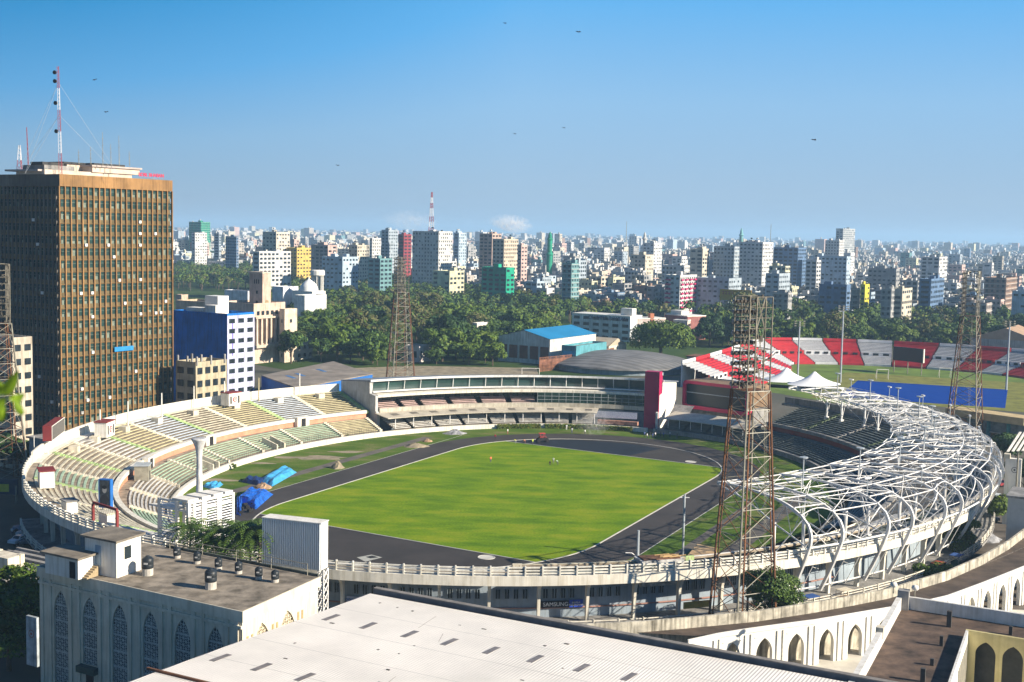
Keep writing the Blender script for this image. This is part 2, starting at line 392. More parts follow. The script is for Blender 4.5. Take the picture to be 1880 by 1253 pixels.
# stand on the right, its shade put into darker concrete and benches, phi -33..-150
k=0
for a in range(-150,-24,9):
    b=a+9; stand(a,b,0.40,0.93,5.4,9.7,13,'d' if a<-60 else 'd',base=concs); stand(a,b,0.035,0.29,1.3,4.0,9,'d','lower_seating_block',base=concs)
    mb=MB(); n=13
    for q in range(n):
        s_=0.40+0.53*q/n; sn=0.40+0.53*(q+1)/n; z=5.4+4.3*(q+.6)/n
        mb.hexa([S(a-.3,s_,z-.5),S(a+.3,s_,z-.5),S(a+.3,sn,z-.5),S(a-.3,sn,z-.5)],[S(a-.3,s_,z+.35),S(a+.3,s_,z+.35),S(a+.3,sn,z+.35),S(a-.3,sn,z+.35)])
    mb.build('aisle',M('shade_side_aisle',(0.12,0.16,0.09),0.8,0.2,0.6) if k%2 else greyc,st); k+=1  # aisle green darkened too, shade painted in
# walls
strip(60,300,[(-0.012,0),(0.02,0),(0.02,1.35),(-0.012,1.35)]).build('pitchside_wall',wallw,st)
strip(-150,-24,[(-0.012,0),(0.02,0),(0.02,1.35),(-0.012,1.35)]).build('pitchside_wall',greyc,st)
strip(62,255,[(0.29,3.9),(0.375,3.9),(0.375,3.8),(0.29,3.8)]).build('walkway',concd,st)
strip(62,255,[(0.375,3.8),(0.385,3.8),(0.385,5.5),(0.375,5.5)]).build('salmon_wall',orang,st)
strip(62,255,[(0.362,5.25),(0.40,5.25),(0.40,6.15),(0.362,6.15)]).build('tier_parapet',wallw,st)
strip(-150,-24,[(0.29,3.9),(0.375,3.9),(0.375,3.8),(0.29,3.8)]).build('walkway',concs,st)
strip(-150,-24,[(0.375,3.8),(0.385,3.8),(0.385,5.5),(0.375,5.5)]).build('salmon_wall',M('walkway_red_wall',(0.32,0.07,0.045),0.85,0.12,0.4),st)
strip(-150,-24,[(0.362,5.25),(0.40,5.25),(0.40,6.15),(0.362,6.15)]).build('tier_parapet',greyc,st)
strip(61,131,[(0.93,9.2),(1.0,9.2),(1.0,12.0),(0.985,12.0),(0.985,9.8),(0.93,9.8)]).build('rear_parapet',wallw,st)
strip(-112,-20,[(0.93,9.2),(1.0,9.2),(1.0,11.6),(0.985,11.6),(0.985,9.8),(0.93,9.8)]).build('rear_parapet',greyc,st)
# near deck
strip(131,200,[(0.895,9.25),(1.0,9.25),(1.0,9.65),(0.895,9.65)]).build('deck',concd,st)
strip(200,300,[(0.93,9.25),(1.0,9.25),(1.0,9.65),(0.93,9.65)]).build('deck',concd,st)
strip(131,300,[(0.985,8.3),(1.012,8.3),(1.012,9.75),(0.985,9.75)]).build('deck_fascia',wallw,st)
strip(240,300,[(0.35,5.0),(0.74,9.2),(0.74,9.3),(0.35,5.3)]).build('raked_slab',concd,st)
# ring of railing bays
railm=M('rail_white',(0.76,0.73,0.65),0.7,0.12,0.6,streak=0.2)
NB=0
ph=131.0
while ph<298:
    # angular width for 7.6 m bays
    p=R(ph); dl=math.hypot(AO*math.sin(p),BO*math.cos(p))*math.pi/180; dp=7.6/dl
    mb=MB(); 
    for zr in (9.98,10.42,10.86):
        for k in range(3):
            a,b=ph+dp*k/3,ph+dp*(k+1)/3
            mb.hexa([S(a,0.995,zr),S(b,0.995,zr),S(b,1.003,zr),S(a,1.003,zr)],[S(a,0.995,zr+.2),S(b,0.995,zr+.2),S(b,1.003,zr+.2),S(a,1.003,zr+.2)])
    for k in range(3):
        a=ph+dp*k/3; w=0.06
        mb.hexa([S(a-w,0.99,9.7),S(a+w,0.99,9.7),S(a+w,1.009,9.7),S(a-w,1.009,9.7)],[S(a-w,0.99,11.2),S(a+w,0.99,11.2),S(a+w,1.009,11.2),S(a-w,1.009,11.2)])
    mb.build('railing_bay',railm,st)
    # bracket column
    w=0.12; mb=MB(); prof=[(0.87,1.7),(0.895,1.7),(0.90,5.8),(0.915,7.2),(0.95,8.0),(0.99,8.3),(0.87,8.3)]
    A=[S(ph-w,*q) for q in prof]; B=[S(ph+w,*q) for q in prof]; nn=len(prof)
    mb.poly(A[::-1]); mb.poly(B)
    for q in range(nn):
        j=(q+1)%nn; mb.poly([A[q],A[j],B[j],B[q]])
    mb.build('bracket_column',wallw,st)
    if 181<ph<238:
        for q in range(4):
            cph=ph+dp*(0.2+0.19*q); w=dp*0.055
            f=MB().hexa([S(cph-w,0.790,4.7),S(cph+w,0.790,4.7),S(cph+w,0.794,4.7),S(cph-w,0.794,4.7)],[S(cph-w,0.790,6.1),S(cph+w,0.790,6.1),S(cph+w,0.794,6.1),S(cph-w,0.794,6.1)])
            wo=f.build('window',darkgl,st)
            b=MB()
            for xx in (-0.95,0,0.95):
                x_=cph+w*xx; b.hexa([S(x_-.02,0.794,4.65),S(x_+.02,0.794,4.65),S(x_+.02,0.799,4.65),S(x_-.02,0.799,4.65)],[S(x_-.02,0.794,6.15),S(x_+.02,0.794,6.15),S(x_+.02,0.799,6.15),S(x_-.02,0.799,6.15)])
            b.build('frame',bluegrey,wo)
    # lower walkway rail bay
    if 140<ph<296:
        mb=MB()
        for zr in (2.05,2.5,2.9):
            for k in range(2):
                a,b=ph+dp*k/2,ph+dp*(k+1)/2
                mb.hexa([S(a,1.02,zr),S(b,1.02,zr),S(b,1.026,zr),S(a,1.026,zr)],[S(a,1.02,zr+.14),S(b,1.02,zr+.14),S(b,1.026,zr+.14),S(a,1.026,zr+.14)])
        for k in range(2):
            a=ph+dp*k/2; mb.hexa([S(a-.04,1.018,1.75),S(a+.04,1.018,1.75),S(a+.04,1.03,1.75),S(a-.04,1.03,1.75)],[S(a-.04,1.018,3.2),S(a+.04,1.018,3.2),S(a+.04,1.03,3.2),S(a-.04,1.03,3.2)])
        mb.build('walkway_railing_bay',wallw,st)
    ph+=dp; NB+=1
strip(125,300,[(0.77,1.7),(0.79,1.7),(0.79,8.1),(0.77,8.1)]).build('concourse_wall',bluegrey,st)
strip(140,300,[(0.77,1.4),(1.03,1.4),(1.03,1.75),(0.77,1.75)]).build('concourse_slab',greyc,st)
strip(120,300,[(0.85,0),(0.87,0),(0.87,1.4),(0.85,1.4)]).build('ground_floor_wall',M('mottled_dark_wall',(0.12,0.12,0.12),0.9,0.3,0.4),st)  # dark mottled grey wall below the walkway slab
strip(55,125,[(0.96,0),(0.985,0),(0.985,9.3),(0.96,9.3)]).build('outer_wall',greyc,st)
strip(-60,-30,[(0.96,0),(0.985,0),(0.985,9.3),(0.96,9.3)]).build('outer_wall',greyc,st)
# string course under the windows
strip(181,240,[(0.79,3.15),(0.80,3.15),(0.80,3.3),(0.79,3.3)]).build('string_course',M('salmon_trim',(0.40,0.22,0.18),0.8,0.1,1),st)
# thin fence in front of the lower tier
mb=MB()
for ph in frange(64,150,0.55): mb.tube(S(ph,0.01,1.3),S(ph,0.01,3.0),0.03,n=3)
for zz in (2.2,2.95): mb.path([S(p,0.01,zz) for p in frange(64,150,2)],0.025,n=3)
mb.build('pitchside_fence',M('dark_iron',(0.06,0.06,0.055),0.7,0),st)
# vomitory boxes on the upper left tier
for ph in (66,73.8,82.3,90.8,98.6,106.5,114.5,121.5):
    mb=MB(); w=0.55
    mb.hexa([S(ph-w,0.80,8.0),S(ph+w,0.80,8.0),S(ph+w,0.87,8.0),S(ph-w,0.87,8.0)],[S(ph-w,0.80,10.1),S(ph+w,0.80,10.1),S(ph+w,0.87,10.1),S(ph-w,0.87,10.1)])
    mb.build('vomitory_box',cream,st)
for ph in (76,98,117):  # openings in the white parapet
    mb=MB(); w=1.3
    mb.hexa([S(ph-w,0.33,3.95),S(ph+w,0.33,3.95),S(ph+w,0.374,3.95),S(ph-w,0.374,3.95)],[S(ph-w,0.33,6.5),S(ph+w,0.33,6.5),S(ph+w,0.374,6.5),S(ph-w,0.374,6.5)])
    g=mb.build('gate_house',wallw,st)
    w=0.4; mb=MB().hexa([S(ph-w,0.322,3.95),S(ph+w,0.322,3.95),S(ph+w,0.3295,3.95),S(ph-w,0.3295,3.95)],[S(ph-w,0.322,6.1),S(ph+w,0.322,6.1),S(ph+w,0.3295,6.1),S(ph-w,0.3295,6.1)])
    mb.build('doorway',dark,g)
# walled stair pits in the lower tier
for ph in (88,107.5):
    mb=MB(); w=1.0
    for sg in (-1,1): mb.hexa([S(ph+sg*w-.15,0.0,1),S(ph+sg*w+.15,0.0,1),S(ph+sg*w+.15,0.16,1.5),S(ph+sg*w-.15,0.16,1.5)],[S(ph+sg*w-.15,0.0,2.6),S(ph+sg*w+.15,0.0,2.6),S(ph+sg*w+.15,0.16,4.2),S(ph+sg*w-.15,0.16,4.2)])
    mb.build('stair_pit_wall',cream,st)
# ---- pavilion
pav=MB()
roofgrey=M('pavilion_roof',(0.22,0.24,0.27),0.5,0.1,0.3)
PH0,PH1=1.5,60.0
strip(PH0,PH1,[(-0.012,0),(0.02,0),(0.02,1.3),(-0.012,1.3)]).build('pavilion_front_wall',wallw,st)
pb=[1.5,14.5,20,26,32,38,44,50,55.5,60]
for i in range(1,len(pb)-1): stand(pb[i],pb[i+1],0.035,0.30,1.3,3.6,8,'w','pavilion_lower_seats',gap=0.8)
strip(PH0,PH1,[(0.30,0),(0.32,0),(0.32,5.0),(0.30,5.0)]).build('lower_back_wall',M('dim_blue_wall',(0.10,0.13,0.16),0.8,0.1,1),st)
canc=M('canopy_cream_sheet',(0.52,0.47,0.38),0.75,0.12,0.3,streak=0.2)
strip(14,PH1+1,[(0.06,4.55),(0.31,5.2),(0.31,5.4),(0.06,4.75)]).build('lower_canopy',canc,st)
for ph in frange(16,58,4.2):
    MB().hexa([S(ph-.75,0.15,5.00),S(ph+.75,0.15,5.00),S(ph+.75,0.23,5.21),S(ph-.75,0.23,5.21)],[S(ph-.75,0.15,5.03),S(ph+.75,0.15,5.03),S(ph+.75,0.23,5.24),S(ph-.75,0.23,5.24)]).build('canopy_skylight',M('skylight_dim',(0.16,0.14,0.12),0.5,0.1,1),st)
for ph in frange(14.5,59,4.4): MB().tube(S(ph,0.09,1.3),S(ph,0.09,4.7),0.13,n=6).build('canopy_post',steelw,st)
strip(PH0,PH1,[(0.30,5.35),(0.33,5.35),(0.33,6.6),(0.30,6.6)]).build('balcony_front',M('balcony_fascia',(0.50,0.46,0.38),0.8,0.15,0.4,streak=0.3),st)
for a,b in ((27,32.5),(33,38.5),(39,44.5),(45,50.5),(51,54.5),(55,59.8)): stand(a,b,0.33,0.50,6.2,8.0,5,'p','pavilion_upper_seats',gap=0.7)
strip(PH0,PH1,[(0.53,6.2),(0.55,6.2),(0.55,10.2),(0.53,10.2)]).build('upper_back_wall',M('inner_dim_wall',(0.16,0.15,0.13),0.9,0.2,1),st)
for ph in frange(2.5,59.5,1.9):
    MB().hexa([S(ph-.55,0.522,7.8),S(ph+.55,0.522,7.8),S(ph+.55,0.528,7.8),S(ph-.55,0.528,7.8)],[S(ph-.55,0.522,9.6),S(ph+.55,0.522,9.6),S(ph+.55,0.528,9.6),S(ph-.55,0.528,9.6)]).build('room_window',darkgl,st)
strip(PH0,27,[(0.315,6.65),(0.325,6.65),(0.325,9.8),(0.315,9.8)]).build('lower_glazing',M('dark_green_glazing',(0.02,0.045,0.04),0.25,0.2,0.3,spec=0.4),st)
mb=MB()
for zz in (7.6,8.7): mb.path([S(p,0.31,zz) for p in frange(PH0,27,3)],0.05,n=4)
for ph in frange(PH0,27,1.5): mb.tube(S(ph,0.31,6.65),S(ph,0.31,9.8),0.04)
mb.build('lower_glazing_frame',greyp,st)
strip(PH0,PH1,[(0.33,9.8),(0.98,9.8),(0.98,10.6),(0.36,10.6),(0.33,10.5)]).build('floor_band',wallw,st)
strip(PH0,PH1,[(0.42,10.95),(0.60,10.95),(0.60,11.3),(0.42,11.3)]).build('white_sill',steelw,st)
strip(PH0,PH1,[(0.47,11.3),(0.48,11.3),(0.46,14.3),(0.45,14.3)]).build('glass_front',glassg,st)
mb=MB()
for ph in frange(PH0,PH1,3.3): 
    MB().tube(S(ph,0.455,11.3),S(ph,0.435,14.3),0.11,n=4).build('mullion',steelw,st)
strip(PH0-1,PH1+0.6,[(0.43,14.3),(1.0,12.9),(1.0,13.15),(0.43,14.75)]).build('pavilion_roof',roofgrey,st)
strip(PH0-1,PH1+0.6,[(0.415,14.25),(0.43,14.25),(0.43,14.85),(0.415,14.85)]).build('roof_edge',steelw,st)
endw=M('end_wall_concrete',(0.50,0.50,0.50),0.8,0.12,0.3,streak=0.3)
for (ph,dd) in ((PH1+0.2,0.5),(PH0-0.7,0.5)):
    pr=[(0.28,0),(0.98,0),(0.98,12.9),(0.43,14.3),(0.43,10.8),(0.32,10.4),(0.32,6.0),(0.28,5.0)]
    A=[S(ph,*q) for q in pr]; B=[S(ph+dd,*q) for q in pr]; mb=MB(); mb.poly(A[::-1]); mb.poly(B)
    for q in range(len(pr)):
        j=(q+1)%len(pr); mb.poly([A[q],A[j],B[j],B[q]])
    mb.build('end_wall',endw if ph>30 else white,st)
strip(PH0,PH1,[(0.95,0),(0.97,0),(0.97,12.8),(0.95,12.8)]).build('pavilion_rear_wall',greyc,st)
# magenta lift tower at the right of the pavilion
c=S(2.4,0.40,0); er=(S(2.4,1,0)-S(2.4,0,0)).normalized(); et=Vector((-er.y,er.x,0))
mb=MB().box(c-er*1.2,er,et,3.0,4.6,0,17.6); mb.box(c+er*1.1,er,et,1.6,4.0,13.6,16.2); mb.build('lift_tower',magenta,st)
# banner and recess under the right of the pavilion
MB().hexa([S(5.5,0.28,2.6),S(15,0.28,2.6),S(15,0.285,2.6),S(5.5,0.285,2.6)],[S(5.5,0.28,4.6),S(15,0.28,4.6),S(15,0.285,4.6),S(5.5,0.285,4.6)]).build('white_banner',M('banner_cloth',(0.55,0.58,0.66),0.7,0.3,2.5,col2=(0.35,0.38,0.50)),st)
strip(5,14,[(0.2,0.9),(0.26,0.9),(0.26,2.0),(0.2,2.0)]).build('dugout_front',M('dugout_rust',(0.42,0.22,0.16),0.8,0.3,1),st)
# ---- media box and lower block, phi -6..-33
def medbox():
    P0=AT(1256,747,402); P1=AT(1377,765,385); zb=(P0.z+P1.z)/2; zt=zb+9.0; P0.z=P1.z=0
    t=thing('media_box',P0,'glass fronted media box in a rounded magenta frame','media box')
    d=(P1-P0); L=d.length; d.normalize(); nrm=Vector((-d.y,d.x,0))
    if nrm.dot(FC-P0)<0: nrm=-nrm
    def rr(x0,x1,z0,z1,r,off):
        pts=[]
        for (cx_,cz,t0) in ((x1-r,z0+r,-90),(x1-r,z1-r,0),(x0+r,z1-r,90),(x0+r,z0+r,180)):
            for k in range(6):
                a=R(t0+90*k/5); q=P0+d*(cx_+r*math.cos(a))+nrm*off; pts.append(Vector((q.x,q.y,cz+r*math.sin(a))))
        return pts
    A=rr(0,L,zb,zt,1.5,1.2); B=rr(1.15,L-1.15,zb+1.15,zt-1.0,0.8,1.2); C=rr(1.15,L-1.15,zb+1.15,zt-1.0,0.8,0.4); D=rr(0,L,zb,zt,1.5,-11)
    mb=MB(); n=len(A)
    for k in range(n):
        j=(k+1)%n; mb.poly([A[k],A[j],B[j],B[k]]); mb.poly([B[k],B[j],C[j],C[k]]); mb.poly([A[j],A[k],D[k],D[j]],1 if 5<=k<=11 else 0)
    mb.poly(D[::-1]); mb.build('frame',[M('media_frame_magenta',(.60,.02,.10),.5,.06,.2),M('media_roof_tan',(.26,.17,.10),.85,.2,.3)],t)  # frame has its own magenta copy, brightened to offset the shade on it
    MB().poly(C).build('glazing',M('media_glass',(0.012,0.02,0.026),0.3,0,spec=0.25),t)
    q=P0+nrm*0.6; MB().hexa([(q+d*1).to_tuple()[:2]+(9.2,),(q+d*(L-1)).to_tuple()[:2]+(9.2,),(q+d*(L-1)-nrm*.15).to_tuple()[:2]+(9.2,),(q+d-nrm*.15).to_tuple()[:2]+(9.2,)],
      [(q+d*1).to_tuple()[:2]+(9.45,),(q+d*(L-1)).to_tuple()[:2]+(9.45,),(q+d*(L-1)-nrm*.15).to_tuple()[:2]+(9.45,),(q+d-nrm*.15).to_tuple()[:2]+(9.45,)]).build('floor_line',greyp,t)
    b=P0-nrm*1; MB().hexa([b,b+d*(L),b+d*(L)-nrm*10,b-nrm*10],[x+Vector((0,0,6.3)) for x in (b,b+d*L,b+d*L-nrm*10,b-nrm*10)]).build('base',greyc,t)
medbox()
strip(-23.5,-2,[(0.06,4.2),(0.42,5.3),(0.42,5.5),(0.06,4.4)]).build('lower_canopy',canc,st)
for ph in frange(-22.5,-3,2.8): MB().tube(S(ph,0.09,1.3),S(ph,0.09,4.3),0.12,n=6).build('canopy_post',steelw,st)
for ph in (-5,-9,-13,-18): MB().hexa([S(ph-.7,0.2,4.66),S(ph+.7,0.2,4.66),S(ph+.7,0.3,4.97),S(ph-.7,0.3,4.97)],[S(ph-.7,0.2,4.69),S(ph+.7,0.2,4.69),S(ph+.7,0.3,5.0),S(ph-.7,0.3,5.0)]).build('canopy_skylight',M('skylight_dim'),st)
for a in (-23.5,-18,-12.5,-7): stand(a,a+5,0.035,0.29,1.3,3.6,8,'d','lower_seating_block',base=concs)
strip(-24,0,[(-0.012,0),(0.02,0),(0.02,1.3),(-0.012,1.3)]).build('pitchside_wall',greyc,st)
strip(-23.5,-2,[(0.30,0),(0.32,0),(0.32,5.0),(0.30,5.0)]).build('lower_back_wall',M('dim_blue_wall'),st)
MB().poly([S(-1,0.1,0.4),S(-5,0.1,0.4),S(-5,0.6,7),S(-1,0.6,7)]).build('stair_flight',greyc,st)
# ------------------------------------------------------------------ steel canopy over the right stand
can=thing('steel_canopy',S(-90,1,0),'bare white steel rib framework curving over the right hand stand','canopy')
def radial(ph):
    p=R(ph); n_=EA*(math.cos(p)/AO)+EB*(math.sin(p)/BO); n_.z=0; return n_.normalized()
def CP(ph,u,z): q=S(ph,1,0)+radial(ph)*u; q.z=z; return q
UP=[(-2.3,3),(-0.5,6.5),(1.0,9.8),(1.9,12.2),(2.0,13.6),(1.2,15.1),(-0.4,16.3),(-2.8,17.2),(-6,17.8),(-11,18.1),(-16,18.1),(-21,17.8)]
LO=[(-21,17.5),(-15,16.4),(-10,15.0),(-6.5,13.7),(-2.5,12.6),(0.9,11.6)]
ribs=[]
for k in range(11):
    c=-125.8+9.2*k; g=1.75
    ribs+=[c-g,c+g]
def interp(P,t):
    x=t*(len(P)-1); i=min(int(x),len(P)-2); f=x-i; return (P[i][0]*(1-f)+P[i+1][0]*f,P[i][1]*(1-f)+P[i+1][1]*f)
for i,ph in enumerate(ribs):
    pts=[CP(ph,*interp(UP,t/26)) for t in range(27)]
    rib=MB()
    # box girder: flat plates
    rr=radial(ph); tt=Vector((-rr.y,rr.x,0))
    for q in range(26):
        a,b=pts[q],pts[q+1]; d=(b-a).normalized(); nn=d.cross(tt).normalized(); w=0.16 if q>8 else 0.2; h=0.26 if q<12 else 0.17
        rib.hexa([a-tt*w-nn*h,a+tt*w-nn*h,a+tt*w+nn*h,a-tt*w+nn*h],[b-tt*w-nn*h,b+tt*w-nn*h,b+tt*w+nn*h,b-tt*w+nn*h])
    r_=rib.build('rib',steelw,can)
    tr=MB(); lo=[CP(ph,*q) for q in LO]; tr.path(lo,0.13,n=5)
    upi=[(-18.5,18),(-13,18.1),(-8,17.9),(-4,17.5),(-0.5,16.7)]
    for q in range(5):
        tr.tube(CP(ph,*upi[q]),lo[q],0.07,n=3); tr.tube(CP(ph,*upi[q]),lo[q+1],0.07,n=3)
    tr.build('lower_chord',steelw,r_)
    pm=MB(); b=CP(ph,-6.5,8.6); pm.tube(b,CP(ph,-6.5,13.9),0.28,n=8); pm.tube(CP(ph,-6.5,12.0),CP(ph+1.2,-10,16.5),0.09,n=4); pm.tube(CP(ph,-6.5,8.6),CP(ph+1.5,-2,16),0.10,n=4)
    pm.box(b,rr,tt,1.0,1.0,8.0,9.0)
    pm.build('post',steelw,can)
# purlins and bracing between neighbours
for i in range(len(ribs)-1):
    a,b=ribs[i],ribs[i+1]; mb=MB(); near=(b-a)<4
    nodes=[(-21,17.8),(-19,17.9),(-15.5,18.1),(-11,18.1),(-6,17.8),(-2,17.2)] if near else [(-20.5,17.8),(-14,18.1),(-6,17.8),(-0.4,16.3)]
    for q in nodes: mb.tube(CP(a,*q),CP(b,*q),0.11,n=4)
    m_=(a+b)/2
    if not near:
        mid=CP(m_,-12,16.2)
        for q in ((-20.5,17.8),(-14,18.1),(-6,17.8),(-2,17.2)):
            mb.tube(CP(a,*q),mid,0.08,n=4); mb.tube(CP(b,*q),mid,0.08,n=4)
        mb.tube(mid,CP(m_,-12,19.2),0.07,n=4)
        mb.tube(CP(a,*LO[1]),CP(b,*LO[3]),0.08,n=4); mb.tube(CP(a,*LO[3]),CP(b,*LO[1]),0.08,n=4)
        mb.tube(CP(a,-0.4,16.3),CP(m_,-12,16.2),0.07,n=4); mb.tube(CP(b,-0.4,16.3),CP(m_,-12,16.2),0.07,n=4)
        # arched edge members from crown to rail
        for (s0,s1) in ((a,m_-.2),(b,m_+.2)):
            pts=[]
            for t in range(9):
                f=t/8; pts.append(CP(s0+(s1-s0)*math.sin(f*math.pi/2),0.3+1.4*math.sin(f*math.pi)*.8,16.0-4.6*(1-math.cos(f*math.pi/2))))
            mb.path(pts,0.10,n=4)
        mb.tube(CP(a,1.6,13.6),CP(m_,.8,11.5),0.07,n=3); mb.tube(CP(b,1.6,13.6),CP(m_,.8,11.5),0.07,n=3)
        for (u1,z1,u2,z2) in ((-20.5,17.8,-14,18.1),(-14,18.1,-20.5,17.8),(-14,18.1,-6,17.8),(-6,17.8,-14,18.1),(-6,17.8,-.4,16.3),(-.4,16.3,-6,17.8)): mb.tube(CP(a,u1,z1),CP(b,u2,z2),0.055,n=3)
        for q in (-17,-10,-3.5): mb.tube(CP(a,q,17.9),CP(b,q,17.9),0.06,n=3); mb.tube(CP(a,q,17.9),CP(m_,q-1.5,15.4),0.05,n=3); mb.tube(CP(b,q,17.9),CP(m_,q-1.5,15.4),0.05,n=3)
        mb.tube(CP(m_,-18.5,15.4),CP(m_,-5,15.4),0.07,n=3)
        mb.tube(CP(a,-6.5,9.5),CP(m_,-11.5,15.4),0.06,n=3); mb.tube(CP(b,-6.5,9.5),CP(m_,-11.5,15.4),0.06,n=3)
    else:
        mb.tube(CP(a,1.6,13.4),CP(b,1.6,13.4),0.07,n=3); mb.tube(CP(a,1,15.1),CP(b,.1,9.8),0.06,n=3); mb.tube(CP(b,1,15.1),CP(a,.1,9.8),0.06,n=3)
        for q in range(5):
            mb.tube(CP(a,*nodes[q]),CP(b,*nodes[q+1]),0.06,n=3)
        mb.path([CP(a+(b-a)*t/6,-0.4,16.3+0.9*math.sin(math.pi*t/6)) for t in range(7)],0.10,n=4)
    # leaning struts down the outside
    for t in ((0.33,0.66) if not near else (0.5,)):
        pp=a+(b-a)*t; mb.tube(CP(pp,1.1,11.4),CP(pp-.6,-2.4,3.2),0.07,n=4)
        if (i+int(t*3))%2: mb.tube(CP(pp,-.8,7.5),CP(pp+1.5,-2.4,6.5),0.05,n=3)
    mb.build('bracing',steelw,can)
mb=MB(); mb.path([CP(p,1.5,11.5) for p in frange(ribs[0]-0.3,ribs[-1]+1,1.5)],0.17,n=6); mb.build('ring_tube',steelw,can)
mb=MB(); mb.path([CP(p,-2.5,3.6) for p in frange(ribs[0],ribs[-1],2)],0.14,n=4); mb.build('base_tube',steelw,can)
# light masts on the frame
for k in range(10):
    ph=-121+9.2*k
    m_=MB().tube(CP(ph,-12,17.5),CP(ph,-12,22.5),0.13,n=6).build('light_mast',greyp,can)
    MB().lathe(CP(ph,-12,22.4),[(0.3,0),(0.75,0.15),(0.75,0.3),(0.2,0.35)],10).build('lamp_ring',greyp,m_)
    m_=MB().tube(CP(ph+3,-3,16.5),CP(ph+3,-3,20),0.10,n=6).build('light_mast',greyp,can)
    MB().box(CP(ph+3,-3,0),radial(ph),Vector((-radial(ph).y,radial(ph).x,0)),0.4,1.6,19.9,20.2).build('lamp_bar',steelw,m_)
# white fabric roof cones at the far end
fab=M('white_fabric',(0.80,0.80,0.80),0.6,0.03,0.2)
mb=MB()
fcs=[]
for ph in (-24.5,-31):
    c=CP(ph,-10,17.2); base=[]
    for k in range(24):
        t=2*math.pi*k/24; q=c+radial(ph)*(8.5*math.cos(t))+Vector((-radial(ph).y,radial(ph).x,0))*(6.0*math.sin(t)); base.append(q)
    prof=[(1,0.2+0),(0.75,0.7),(0.5,1.4),(0.28,2.3),(0.12,3.3),(0.03,3.9)]
    i0=len(mb.v)
    for (f,h) in prof:
        for q in base: 
            v=c+(q-c)*f; mb.v.append((v.x,v.y,18.0+h*.95))
    for a_ in range(5):
        for k in range(24):
            j=(k+1)%24; mb.f.append((i0+a_*24+k,i0+a_*24+j,i0+(a_+1)*24+j,i0+(a_+1)*24+k)); mb.m.append(0)
mb.build('fabric_cone_roof',fab,can,smooth=True)
